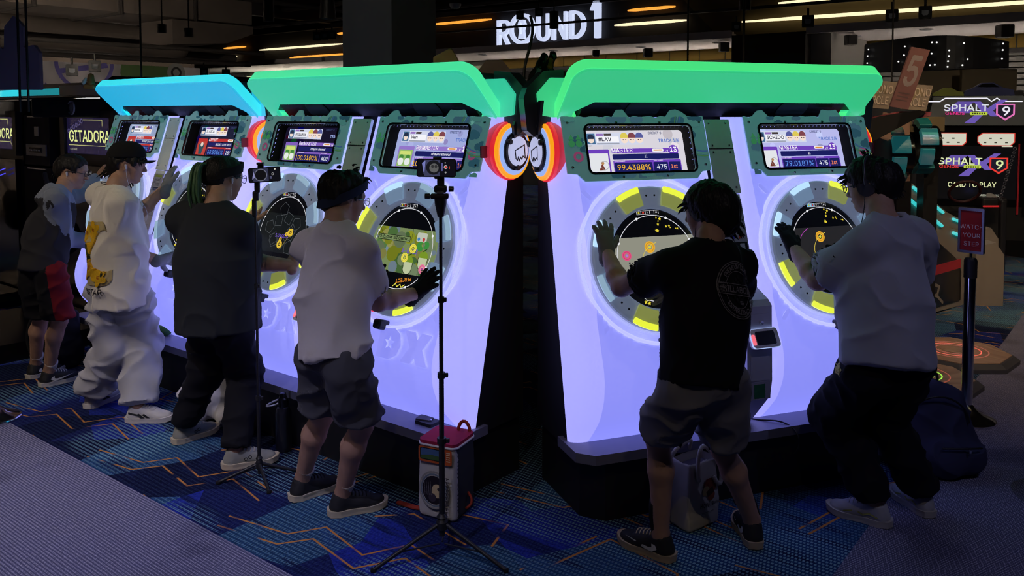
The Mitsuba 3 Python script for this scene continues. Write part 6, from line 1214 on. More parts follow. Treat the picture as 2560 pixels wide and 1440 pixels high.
# dark backpack behind the far-left player, plush, bottle, green pouch, deck things
k = thing('backpack', 'dark backpack on the carpet behind the legs of the far-left player', 'backpack'); b_, MM = boxbag([-3.62, 6.25, 0], U, V, .40, .22, .42, .75, .06, .03, 9); put('bag_body', b_, 'mat_bag_black', True, parent=k); put('strap', tube(curve([X(MM, a) for a in ((.08, -.02, .36), (.05, -.05, .22), (.08, -.02, .05))], 12), .014, 6), 'mat_bag_black', True, parent=k)
k = thing('stuffed_toy', 'white stuffed toy sitting on the carpet behind the legs of the person with the ponytail', 'stuffed toy'); p = np.array([-1.84, 5.10, 0]); f = Sdf(p - [.3, .3, 0], p + [.3, .3, .62], .01)
f.cone(p + [0, 0, .15], .150, p + [0, 0, .22], .135, .03); f.cone(p + [.01, .02, .42], .145, p + [.02, .02, .46], .125, .03); f.cone(p + [-.12, -.02, .24], .04, p + [-.17, -.05, .16], .035, .03); f.cone(p + [.12, 0, .24], .04, p + [.17, -.03, .17], .035, .03); f.cone(p + [-.07, -.10, .06], .06, p + [-.09, -.16, .055], .05, .03); f.cone(p + [.08, -.08, .06], .06, p + [.11, -.14, .055], .05, .03); f.plane(p + [0, 0, .004], (0, 0, -1))
mat('plush_white', (.62, .62, .66), .8); put('body', folds(f.mesh(1), .006, 9, 2), 'mat_plush_white', True, parent=k)
for s_ in (-1, 1): put('eye', lathe([(0, .006), (.010, .004), (.012, 0)], 12, frame(p + [.02 + s_ * .05, -.113, .45], [1, 0, 0], [0, 0, 1])), 'mat_black', 30, parent=k)
put('stitch', tube(curve([p + [-.13, -.05, .50], p + [-.145, -.03, .42], p + [-.12, -.05, .33]], 10), .004, 5), 'mat_black', True, parent=k)
k = thing('water_bottle', 'dark water bottle with carry loop standing on the carpet behind the thin tripod', 'bottle'); Mb = frame([-1.275, 4.60, 0], [1, 0, 0], [0, 1, 0]); put('flask', lathe([(0, .002), (.042, .002), (.044, .01), (.044, .215), (.034, .245), (.026, .25), (.026, .262), (0, .262)], 28, Mb), 'mat_bottle', 30, parent=k); put('cap', lathe([(.030, .258), (.030, .292), (.022, .30), (.016, .325), (0, .33)], 24, Mb), 'mat_black_gloss', 30, parent=k); put('loop', tube(curve([X(Mb, a) for a in ((-.02, 0, .285), (-.07, -.01, .27), (-.09, -.01, .255), (-.05, -.02, .262), (-.02, -.01, .275))], 14), .005, 6), 'mat_white_plastic', True, parent=k)
mat('bottle', (.012, .013, .02), .25)
def ondeck(c, x, y, z=.345): return c2w(c, [[x, y, z]])[0]
th = CABS['B'][2]; ux, uy = np.array([math.cos(th), math.sin(th), 0]), np.array([-math.sin(th), math.cos(th), 0]); MD = frame(ondeck('B', .70, -.045, .3425), ux, uy)
k = thing('wallet', 'black folding wallet lying on the deck of the middle cabinet beside the tripod', 'wallet'); put('cover', prism(rrect(-.055, .055, -.04, .04, .008), .016, MD), 'mat_black', 30, parent=k); put('flap', prism(rrect(-.05, .03, -.03, .03, .006), .006, MD @ frame([-.015, .01, .016], unit([1, .3, 0]), unit([-.3, 1, 0]))), 'mat_dark_grey', parent=k); put('snap', lathe([(0, .003), (.005, .002), (.006, 0)], 10, MD @ frame([.02, 0, .022], [1, 0, 0], [0, 1, 0])), 'mat_chrome', parent=k)
MD2 = frame(ondeck('B', .835, -.075, .3425), ux, uy); k = thing('access_card', 'pale card lying on the deck of the middle cabinet behind the red-topped backpack', 'card'); put('card', prism(rrect(-.043, .043, -.027, .027, .004), .002, MD2), 'mat_white_plastic', parent=k); put('stripe', prism(sg.box(-.043, .008, .043, .016), .0006, MD2, .002), 'mat_dark_grey', parent=k)
MD3 = frame(ondeck('A', .15, -.03, .343), unit([.8, -.6, 0]), unit([.6, .8, 0])); k = thing('pouch', 'green pouch with a pale clip on the deck of the left cabinet', 'pouch'); mat('pouch_green', (.05, .16, .05), .7); put('bag_body', lump(X(MD3, (-.06, 0, .05)), X(MD3, (.06, 0, .045)), .048, .045, 4, .02), 'mat_pouch_green', True, parent=k); put('clip', prism(line([(-.02, 0), (.03, 0)], .022).difference(line([(-.015, 0), (.025, 0)], .010)), .006, frame(X(MD3, (.03, -.05, .06)), unit([.5, -.6, -.6]), unit([.5, .3, .6]))), 'mat_steel', parent=k)
for c_, xs, lb in (('C', .04, 'black cable trailing over the deck of the right cabinet'), ('C', .69, 'small black adapter on the deck of the right cabinet beside the rightmost player')):
    if 'cable' in lb: solo('cable', tube(curve([ondeck(c_, xs, .02, .348), ondeck(c_, xs + .06, -.05, .347), ondeck(c_, xs + .13, -.12, .347), ondeck(c_, xs + .15, -.155, .33), ondeck(c_, xs + .15, -.16, .2)], 16), .004, 6), 'mat_black', lb, 'cable', True)
    else: solo('adapter', rbox(*ondeck(c_, xs, -.07, .351), .10, .04, .016, .004), 'mat_black', lb, 'adapter')
# ---------------------------------------------------------------- stanchions
def stanchion(x, y, lab, sign=True):
    k = thing('stanchion', lab, 'post'); M = frame([x, y, 0], [1, 0, 0], [0, 1, 0])
    put('base', lathe([(0, .001), (.165, .001), (.165, .012), (.15, .022), (.09, .045), (.042, .085), (.034, .10), (0, .10)], 40, M), 'mat_chrome', 40, parent=k); put('pole', lathe([(0, .1), (.032, .1), (.032, .90), (0, .90)], 28, M), 'mat_chrome', 40, parent=k); put('head', lathe([(.033, .88), (.037, .88), (.037, .985), (.030, 1.0), (0, 1.0)], 28, M), 'mat_black', 40, parent=k)
    if sign:
        a = math.radians(-52); r, n_ = np.array([math.cos(a), math.sin(a), 0]), np.array([math.sin(a), -math.cos(a), 0]); MS = frame([x, y, 1.03], r, [0, 0, 1.0], np.cross(r, [0, 0, 1.0]))
        if MS[:3, 2] @ [0, 1, 0] > 0: MS = frame([x, y, 1.03], -r, [0, 0, 1.0], np.cross(-r, [0, 0, 1.0]))
        put('stem', bar([x, y, .99], [x, y, 1.04], .008), 'mat_chrome', parent=k); fr = put('sign_frame', prism(rrect(-.075, .075, 0, .275, .006).difference(sg.box(-.062, .016, .062, .258)), .022, MS, -.011), 'mat_steel', parent=k, label='grey sign frame with a red WATCH YOUR STEP card')
        c = Canvas(.0003); c.rect(-.062, .062, .016, .258, lin(176, 44, 46)); 
        for i, s_ in enumerate(('WATCH', 'YOUR', 'STEP')): c.text(s_, 0, .148 - i * .052, .026, lin(235, 215, 210), anchor='c', bold=False, sx=1.02)
        m, col = c.mesh(MS @ frame([0, 0, .002], [1, 0, 0], [0, 1, 0])); put('sign_card', mikit.ply(m, 'mat_print', False, color=col), None, parent=k); put('sign_back', prism(sg.box(-.062, .016, .062, .258), .004, MS, -.006), 'mat_black', parent=k)
stanchion(2.79, 5.07, 'chrome stanchion with a red WATCH YOUR STEP sign at the walkway edge')
stanchion(-3.20, 5.07, 'stanchion cut off by the left edge of the photo', False)
k = thing('stool', 'dark stool foot cut off by the right edge of the photo', 'stool'); p = np.array([2.36, 3.63, 0]); put('foot', tube(curve([p + [-.06, 0, .03], p + [0, .02, .06], p + [.10, .05, .09]], 8), .025, 10), 'mat_black', True, parent=k); put('column', bar(p + [.12, .05, .08], p + [.16, .05, .45], .03, 14), 'mat_black', parent=k); put('seat', lathe([(0, .45), (.16, .45), (.17, .47), (.16, .51), (0, .52)], 28, frame(p + [.30, .05, 0], [1, 0, 0], [0, 1, 0])), 'mat_black_soft', 40, parent=k)
# ---------------------------------------------------------------- floor pads, ring consoles, signs on the right
scene['mat_pad_wood'] = {'type': 'twosided', 'bsdf': {'type': 'principled', 'roughness': .35, 'base_color': mikit.proc(lambda p, n, uv: mikit.mix((.34, .20, .12), (.46, .30, .19), mikit.noise(dr.sqrt(dr.square(p.x - 3.0) + dr.square(p.y - 5.9)) * 40 + mikit.noise(p.x * 6, p.y * 6) * 4, p.x * 3)))}}
def pad(cx, cy, col, lab):
    k = thing('floor_pad', lab, 'floor pad'); a = np.arange(8) * np.pi / 4 + .38; O = lambda r: [(cx + r * math.cos(t), cy + r * math.sin(t)) for t in a]
    put('base', unman(m3.Manifold.hull_points(np.array([[x, y, z] for r, z in ((.44, .002), (.44, .03), (.40, .06)) for x, y in O(r)]))), 'mat_dark_grey', parent=k); put('board', prism(O(.385), .008, None, .058), 'mat_pad_wood', parent=k)
    for r, c_, e in ((.185, col, .8), (.135, col * .6 + .02, .5), (.235, lin(225, 90, 60), .35)): put('light_ring', prism(ringp(cx, cy, r, r - .008, 16), .002, None, .066), 'mat_glow', parent=k, em=emit(c_, e, .05))
    put('centre_disc', prism(circ(cx, cy, .10, 14), .002, None, .066), 'mat_pad_wood', parent=k); put('edge_light', prism(line(O(.40)[4:7], .012), .012, None, .040), 'mat_glow', parent=k, em=emit(lin(240, 190, 120), .5, .05))
pad(3.40, 6.37, lin(255, 90, 70), 'wooden octagonal floor pad with a red light ring, farther of two'); pad(2.80, 5.78, lin(170, 255, 70), 'wooden octagonal floor pad with a green light ring, nearer of two')
scene['mat_irid'] = {'type': 'twosided', 'bsdf': {'type': 'principled', 'roughness': .25, 'metallic': .6, 'base_color': mikit.proc(lambda p, n, uv: mikit.mix((.05, .30, .30), (.35, .33, .40), mikit.smoothstep(.35, .65, mikit.noise(p.x * 9, p.y * 9, p.z * 14))))}}
mat('teal', (.02, .22, .25), .4); mat('pink_shell', (.42, .10, .13), .5); mat('tan_board', (.36, .22, .17), .7); mat('tan_metal', (.30, .24, .15), .5, .2)
k = thing('ring_console', 'round-screen arcade console with two teal segmented rings, behind the right end of the right cabinet', 'arcade machine')
for i, (c0, rr) in enumerate(((np.array([3.13, 6.9, 1.545]), .215), (np.array([3.50, 7.2, 1.60]), .215))):
    axd = unit([.97, -.12, 0]); wx = np.cross([0, 0, 1.0], axd); M = frame(c0, wx, [0, 0, 1.0], axd)
    rg_ = put('ring', lathe([(rr - .035, -.05), (rr - .01, -.055), (rr - .005, .05), (rr - .04, .05), (rr - .035, -.05)], 32, M), 'mat_black', 30, parent=k)
    for j in range(8):
        a0 = j * 45 + 4; t = np.radians(np.linspace(a0, a0 + 37, 8)); g = sg.Polygon([((rr + .025) * math.cos(a), (rr + .025) * math.sin(a)) for a in t] + [((rr - .03) * math.cos(a), (rr - .03) * math.sin(a)) for a in t[::-1]]).buffer(-.008).buffer(.008)
        put('segment', prism(g, .13 if j % 2 else .10, M, -.06), 'mat_irid' if (j + i) % 3 else 'mat_teal', parent=rg_, em=emit(lin(30, 110, 115), .35, .03) if j in (3, 4) else None)
    put('screen_drum', lathe([(0, .0), (rr - .04, .0), (rr - .04, .12), (0, .14)], 28, M), 'mat_black_gloss', 30, parent=k); put('pedestal', slab_at(c0) if False else box(c0[0] + .12, c0[1] + .10, .70, .12, .12, 1.4), 'mat_black', parent=k)
put('side_board', prism([(0, 0), (.36, 0), (.34, .50), (.10, .56), (0, .30)], .03, frame(at(2178, 455, 6.75), unit([.95, .30, 0]), [0, 0, 1.0])), 'mat_tan_board', parent=k); put('top_panel', prism(sg.box(0, 0, .62, .13), .03, frame(at(2210, 330, 7.2), unit([.95, .30, 0]), [0, 0, 1.0])), 'mat_tan_metal', parent=k)
put('pole', bar(at(2210, 460, 6.9), at(2214, 315, 6.9), .018), 'mat_orange_plastic', True, parent=k); put('pole', bar(at(2222, 460, 6.9), at(2226, 318, 6.9), .014), 'mat_cardboard', True, parent=k)
put('arm', cat([unman(m3.Manifold.hull_points(np.array([at(a, b, y) for a, b in ((2140, 300), (2150, 322), (2250, 278), (2330, 280), (2325, 290), (2210, 300)) for y in (6.35, 6.5)])))]), 'mat_pink_shell', parent=k, label='pinkish support arm'); put('arm', unman(m3.Manifold.hull_points(np.array([at(a, b, y) for a, b in ((2172, 300), (2200, 290), (2300, 275), (2315, 283), (2210, 312), (2190, 350), (2168, 360)) for y in (6.22, 6.34)]))), 'mat_black', parent=k)
def card(name, lab, cat_, pts, y, bg, draw, th=.02):
    """flat board: top-left, top-right, bottom-left corners"""
    a, b, c_ = [at(px, py, yy) for (px, py), yy in zip(pts, y)]; ex_ = b - a; ey_ = a - c_; w, h = np.linalg.norm(ex_), np.linalg.norm(ey_); x_ = ex_ / w; y_ = unit(ey_ - x_ * (ey_ @ x_)); n_ = np.cross(x_, y_); M = frame(c_, x_, y_, n_)
    k = thing(name, lab, cat_); sk = (ey_ @ x_) / h; put('board', prism([(0, 0), (w, 0), (w + sk * h, h), (sk * h, h)], th, M, -th), bg, parent=k); c = Canvas(.0005); draw(c, w, h, sk); m, col = c.mesh(M @ frame([0, 0, .001], [1, 0, 0], [0, 1, 0])); put('print', mikit.ply(m, 'mat_print', False, color=col), None, parent=k)
mat('sign_rust', (.22, .10, .10), .6); mat('sign_tan', (.30, .24, .19), .7)
def five(c, w, h, sk):
    g = text_poly('5', .30, True); b = g.bounds; g = affinity.scale(affinity.translate(g, -b[0], -b[1]), .085 / (b[2] - b[0]) * 1.0, .22 / (b[3] - b[1]), origin=(0, 0)); g = affinity.skew(g, math.degrees(math.atan(sk)), 0, origin=(0, 0)); c.poly(affinity.translate(g, w * .20 + sk * h * .30, h * .36), lin(150, 138, 140))
    for q in range(3): c.poly(affinity.skew(sg.box(.02, .05 + q * .025, w - .03, .058 + q * .025), math.degrees(math.atan(sk)), 0, origin=(0, 0)), lin(104, 82, 82))
def chrono(c, w, h, sk):
    K = lin(215, 198, 180); r = np.random.default_rng(2)
    for q in range(9): c.poly(circ(r.uniform(.03, w - .03), r.uniform(.03, h - .03), r.uniform(.015, .03), 4), lin(150, 132, 104) * r.uniform(.8, 1.15))
    c.text('CHRONO', w * .5, h * .56, .058, K, anchor='c', sx=.62); c.text('CIRCLE', w * .45, h * .16, .058, K, anchor='c', sx=.62)
card('price_sign', 'slanted rust-coloured sign board with a grey 5 above the right end of the right cabinet', 'sign', [(2279, 119), (2325, 127), (2225, 266)], (5.75, 5.75, 5.75), 'mat_sign_rust', five)
card('machine_card', 'left tan CHRONO CIRCLE card behind the slanted sign with the 5', 'sign', [(2185, 203), (2246, 208), (2160, 268)], (6.2, 6.2, 6.2), 'mat_sign_tan', chrono); card('machine_card', 'right tan CHRONO CIRCLE card beside the slanted sign with the 5', 'sign', [(2268, 210), (2333, 215), (2250, 272)], (6.3, 6.25, 6.3), 'mat_sign_tan', chrono)
# curved black screen and boards behind
k = thing('curved_screen', 'long curved black screen with tiny white lights hanging at upper right', 'screen'); P0_, P1_ = at(2163, 175, 11.5), at(2523, 165, 10.5)
tt = np.linspace(0, 1, 17); top_ = [at(2166 + 357 * t, 110 - 24 * math.sin(t * 2.7) + 4 * t, 11.5 - 1.0 * t - .7 * math.sin(t * np.pi)) for t in tt]; bot_ = [at(2162 + 360 * t, 182 - 14 * t, 11.5 - 1.0 * t - .7 * math.sin(t * np.pi)) for t in tt]
v = np.array([q for a, b in zip(top_, bot_) for q in (a, b, a + [.05, .18, 0], b + [.05, .18, 0])]); f = []
for i in range(16):
    A, B = 4 * i, 4 * i + 4; f += [[A, A + 1, B + 1], [A, B + 1, B], [A + 2, B + 3, A + 3], [A + 2, B + 2, B + 3], [A, B, B + 2], [A, B + 2, A + 2], [A + 1, A + 3, B + 3], [A + 1, B + 3, B + 1]]
f += [[0, 2, 3], [0, 3, 1], [64, 65, 67], [64, 67, 66]]; put('shell', tm(v, f), 'mat_black', parent=k)
for i, (px, py) in enumerate([(2171, 124), (2169, 140), (2168, 158), (2262, 116), (2260, 138), (2246, 154), (2330, 106), (2342, 106), (2373, 126), (2372, 140), (2370, 153), (2369, 167), (2410, 108), (2419, 148), (2406, 163), (2329, 134), (2508, 109), (2507, 125), (2505, 147), (2325, 163), (2337, 162)]):
    t = (px - 2164) / 358; m = trimesh.creation.icosphere(1, .011); m.apply_translation(at(px, py, 11.5 - 1.0 * t - .7 * math.sin(t * np.pi) - .05)); put('indicator_light', m, 'mat_glow', True, parent=k, em=emit((1, 1, .95), 1.1, .01))
solo('tan_backboard', box(0, 0, 0, 1.3, .06, .50).apply_translation(at(2385, 208, 12.6)), 'mat_tan_metal', 'tan board below the curved black screen, left of two', 'board'); solo('tan_backboard', box(0, 0, 0, .8, .06, .45).apply_translation(at(2470, 212, 12.3)), 'mat_tan_metal', 'tan board below the curved black screen, right of two', 'board')
# ---------------------------------------------------------------- racing machine at right
k = thing('racing_machine', 'black racing arcade machine with a lit SPHALT 9 header at the right edge', 'arcade machine'); xd = unit([.985, -.17, 0]); MRc = frame([5.20, 10.3, .03], xd, [0, 0, 1.0], np.cross(xd, [0, 0, 1.0]))
put('cabinet', prism([(-.1, .3), (1.04, .3), (1.04, 2.0), (.96, 2.12), (.0, 2.10), (-.12, 1.98)], .35, MRc, -.37), 'mat_black', parent=k); put('side_column', prism(sg.box(1.0, .62, 1.10, 1.72), .10, MRc, -.06), 'mat_dark_metal', parent=k); put('screen_surround', prism(sg.box(-.1, .72, 1.0, 1.70).difference(sg.box(-.02, .80, .92, 1.45)), .02, MRc, -.02), 'mat_black_gloss', parent=k); put('red_edge', prism(sg.box(.93, .62, .95, 1.48), .012, MRc, -.01), 'mat_red_plastic', parent=k)
hd = put('header', prism([(-.12, 1.70), (1.0, 1.70), (1.02, 1.98), (.95, 2.06), (-.05, 2.05)], .06, MRc, -.02), 'mat_steel_soft', parent=k); mat('steel_soft', (.26, .29, .30), .35, .4)
def asphalt(c, w, lit):
    V_ = lin(110, 90, 180); c.poly([(-.02, .06), (.10, .16), (.30, .16), (.20, .09), (.30, .02), (.14, .02)], V_ * .8); c.poly([(.28, .16), (.36, .16), (.44, .08), (.58, .18), (.66, .18), (.50, .05), (.56, -.02), (.48, -.02), (.42, .03), (.30, -.10), (.18, -.10), (.36, .05)], V_); c.text('SPHALT', -.06, .045, .078, lin(225, 228, 235) if lit else lin(225, 235, 180), sx=1.22); c.text('GENDS', -.04, .0, .034, lin(235, 50, 140) if lit else lin(230, 60, 60), sx=1.4); c.rect(.24, .44, -.004, .034, lin(190, 210, 70), .015)
    for q in range(6): c.rect(.265 + q * .026, .280 + q * .026, .006, .024, lin(50, 60, 20))
    c.poly([(.53, .13), (.74, .13), (.74, .0), (.635, -.07), (.53, .0)], lin(235, 120, 190) if lit else lin(235, 60, 50)); c.poly([(.55, .115), (.72, .115), (.72, .01), (.635, -.045), (.55, .01)], lin(30, 26, 40)); c.text('9', .585, -.005, .10, lin(245, 240, 250) if lit else lin(225, 240, 170), sx=1.25)
c = Canvas(.0008); asphalt(c, 1, True); c.put('lettering', hd, MRc @ frame([.12, 1.83, .043], [1, 0, 0], [0, 1, 0]), em=.9, w=.05); c = Canvas(.0006); c.poly(line([(-.12, 1.99), (.02, 1.99), (.08, 2.03), (.55, 2.03), (.60, 1.99), (.66, 2.03), (.72, 1.99), (.94, 1.99)], .014), lin(240, 240, 250)); c.put('light_line', hd, MRc @ frame([0, 0, .042], [1, 0, 0], [0, 1, 0]), em=1.0, w=.05)
c = Canvas(); c.rect(-.02, .92, .80, 1.45, lin(6, 6, 8)); c.n; asphalt_shift = Canvas()
c2 = Canvas(.0006); asphalt(c2, 1, False); c2.text('CARD TO PLAY', .06, -.23, .058, lin(220, 225, 170), sx=.95); c2.text('CREDITS 00/01', .42, -.34, .022, lin(190, 190, 170)); c2.rect(.50, .72, -.40, -.36, lin(120, 100, 74)); c2.rect(.66, .78, .26, .275, lin(220, 215, 190))
c.put('display', k, MRc @ frame([0, 0, .001], [1, 0, 0], [0, 1, 0]), em=1.0, w=.02); c2.put('display', k, MRc @ frame([.08, 1.18, .004], [1, 0, 0], [0, 1, 0]), em=.95, w=.05)
for x0 in (-.06, .48):
    c = Canvas(.0006); g = sg.Polygon([(x0, 1.50), (x0 + .05, 1.50 - .04), (x0 + .36, 1.46), (x0 + .40, 1.50), (x0 + .40, 1.60), (x0 + .05, 1.60), (x0, 1.56)]); c.poly(g.buffer(.012), lin(210, 60, 50)); c.poly(g, lin(222, 220, 200))
    for q in range(5): c.rect(x0 + .06 + q * .06, x0 + .09 + q * .06, 1.485 + .05 * (q % 2), 1.50 + .05 * (q % 2), lin(70, 70, 60))
    c.put('logo_panel', k, MRc @ frame([0, 0, .002], [1, 0, 0], [0, 1, 0]), em=.85, w=.03)
mat('car_blue', (.05, .06, .16), .3); mat('car_green', (.25, .28, .06), .3)
for x0, m_, sc in ((.30, 'mat_car_blue', 1.0), (-.05, 'mat_car_green', .62)):
    g = sg.Polygon([(0, 0), (.02, .06), (.12, .10), (.20, .155), (.34, .16), (.44, .10), (.56, .075), (.58, .0)]); put('car_cutout', prism(affinity.translate(affinity.scale(g, sc, sc, origin=(0, 0)), x0, 2.06), .05, MRc, -.06), m_, 20, parent=k)
put('car_window', prism(sg.Polygon([(.155, .105), (.21, .145), (.33, .148), (.40, .105)]), .004, MRc @ frame([.30, 2.06, -.008], [1, 0, 0], [0, 1, 0])), 'mat_black_gloss', parent=k)
for q in range(9): put('violet_lamp', lathe([(0, .006), (.010, .004), (.012, 0)], 8, MRc @ frame([1.03 + (q % 3) * .022, 1.76 + (q // 3) * .05 + (q % 3) * .012, .02], [1, 0, 0], [0, 1, 0])), 'mat_glow', parent=k, em=emit(lin(120, 80, 255), 1.0, .01))
put('steering_unit', rbox(*X(MRc, (.52, .80, .32)), .30, .22, .12, .03), 'mat_black', 30, parent=k); put('dial', lathe([(0, .006), (.05, .005), (.055, 0)], 20, frame(X(MRc, (.52, .865, .36)), xd, unit([-.3, .5, .8]))), 'mat_glow', parent=k, em=emit(lin(110, 120, 240), .8, .02)); put('red_strip', rbox(*X(MRc, (.50, .76, .44)), .22, .02, .02, .006), 'mat_red_plastic', parent=k, em=emit(lin(190, 40, 40), .5, .01)); put('steering_wheel', tube([X(MRc, (.22 + .17 * math.cos(t), .92 + .13 * math.sin(t), .36 + .10 * math.sin(t))) for t in np.linspace(0, 2 * np.pi, 28)], .018, 8), 'mat_wheel', True, parent=k); mat('wheel', (.05, .01, .012), .5)
mat('beige_shell', (.30, .25, .21), .5); mat('seat_dark', (.022, .021, .02), .55)
def ride(o, lab, n, blue):
    k = thing('ride_console', lab, 'arcade machine', None); d = unit([.76, .65, 0]); wv = unit([-.65, .76, 0]); M = frame(o, d, [0, 0, 1.0], np.cross(d, [0, 0, 1.0])); W_ = .62
    prof = [(0, .05), (1.25, .0), (1.62, .0), (1.62, .55), (1.45, .66), (.9, .80), (.0, 1.18), (-.3, 1.25), (-.3, .05)]
    put('shell', prism(prof, W_, M, -W_), 'mat_beige_shell', parent=k); put('side_panel', prism(sg.Polygon([(-.25, .10), (1.2, .06), (1.2, .34), (1.12, .46), (.42, .80), (.25, .70), (-.25, .70)]), .012, M, .0), 'mat_black_gloss', parent=k); put('red_stripe', prism(sg.box(-.22, .38, 1.18, .47), .004, M, .012), 'mat_red_plastic', parent=k); put('data_plate', prism(sg.box(.36, .60, .52, .66), .004, M, .012), 'mat_beige_shell', parent=k)
    put('side_letter', prism(line([(.50, .10), (.58, .30), (.70, .26), (.66, .18), (.56, .20)], .03).union(line([(.64, .19), (.78, .10)], .03)), .004, M, .012), 'mat_beige_shell', parent=k)
    for a, b, c_ in (((.0, 1.14), (.72, .83), lin(60, 225, 225)), ((.98, .74), (1.38, .64), lin(60, 225, 225))): put('light_strip', bar(X(M, (a[0], a[1], .015)), X(M, (b[0], b[1], .015)), .016), 'mat_glow', parent=k, em=emit(c_, .75, .05))
    put('light_strip', bar(X(M, (-.1, 1.24, -.20)), X(M, (.55, .96, -.20)), .013), 'mat_glow', parent=k, em=emit(lin(90, 180, 235), .5, .03)); put('light_strip', bar(X(M, (.65, .95, -.42)), X(M, (1.30, .74, -.42)), .014), 'mat_glow', parent=k, em=emit(lin(70, 110, 240), .8, .03)); put('red_trim', bar(X(M, (.05, 1.17, -.06)), X(M, (.8, .86, -.06)), .012), 'mat_red_plastic', parent=k)
    put('seat', unman(m3.Manifold.batch_hull([m3.Manifold.sphere(.07, 14).translate(tuple(X(M, q))) for q in ((.15, 1.16, -.28), (.75, .92, -.18), (.75, .92, -.40), (1.2, .78, -.28))])), 'mat_seat_dark', 30, parent=k); put('seat_rail', tube(curve([X(M, (.1, 1.17, -.12)), X(M, (.5, .98, -.10)), X(M, (1.1, .78, -.12)), X(M, (1.5, .68, -.16))], 12), .022, 8), 'mat_tan_metal', True, parent=k)
    for q in range(5): put('rib', bar(X(M, (.42 + q * .10, 1.10 - q * .04, -.20)), X(M, (.46 + q * .10, 1.08 - q * .04, -.40)), .014), 'mat_black', True, parent=k)
    put('front_pod', prism([(0, 0), (.26, .0), (.26, .50), (.18, .62), (0, .58)], .20, frame(X(M, (1.42, .0, .02)), unit([.80, -.1, 0]), [0, 0, 1.0]), -.1), 'mat_beige_shell', parent=k); put('blue_lamp', lump(X(M, (1.55, .47, .12)), X(M, (1.58, .40, .12)), .03, .026, 3, .01), 'mat_glow', True, parent=k, em=emit(lin(50, 60, 255), .9, .03))
ride(np.array([3.45, 7.33, 0]), 'nearer beige ride-on racing console with cyan light strips behind the stanchion sign', 1, 0); ride(np.array([3.62, 8.10, 0]) + np.array([.38, .28, 0]), 'farther beige ride-on racing console with cyan light strips in front of the racing screen', 2, 1)
k = thing('guard_post', 'small black post with a chain beside the racing machine', 'post'); p = np.array([5.72, 9.75, 0]); put('post', rbox(p[0], p[1], .44, .07, .07, .86, .02), 'mat_dark_metal', 30, parent=k); put('chain', cat([trimesh.creation.torus(.016, .005, 12, 6).apply_transform(frame(p + np.array([-.02 + .012 * q, .02, .88 + .045 * q]), unit([1, .2 * (-1) ** q, 0]), unit([0, 0, 1.0]))) for q in range(14)]), 'mat_steel', True, parent=k)
labels[k + '__chain'] = {'kind': 'stuff', 'label': 'steel chain'}
solo('black_cabinet', prism([(0, 0), (.9, 0), (.9, 2.0), (0, 1.95)], .5, frame([6.75, 10.6, 0], unit([.9, .43, 0]), [0, 0, 1.0]), -.5), 'mat_black', 'tall black machine cut off by the right edge of the photo', 'arcade machine')
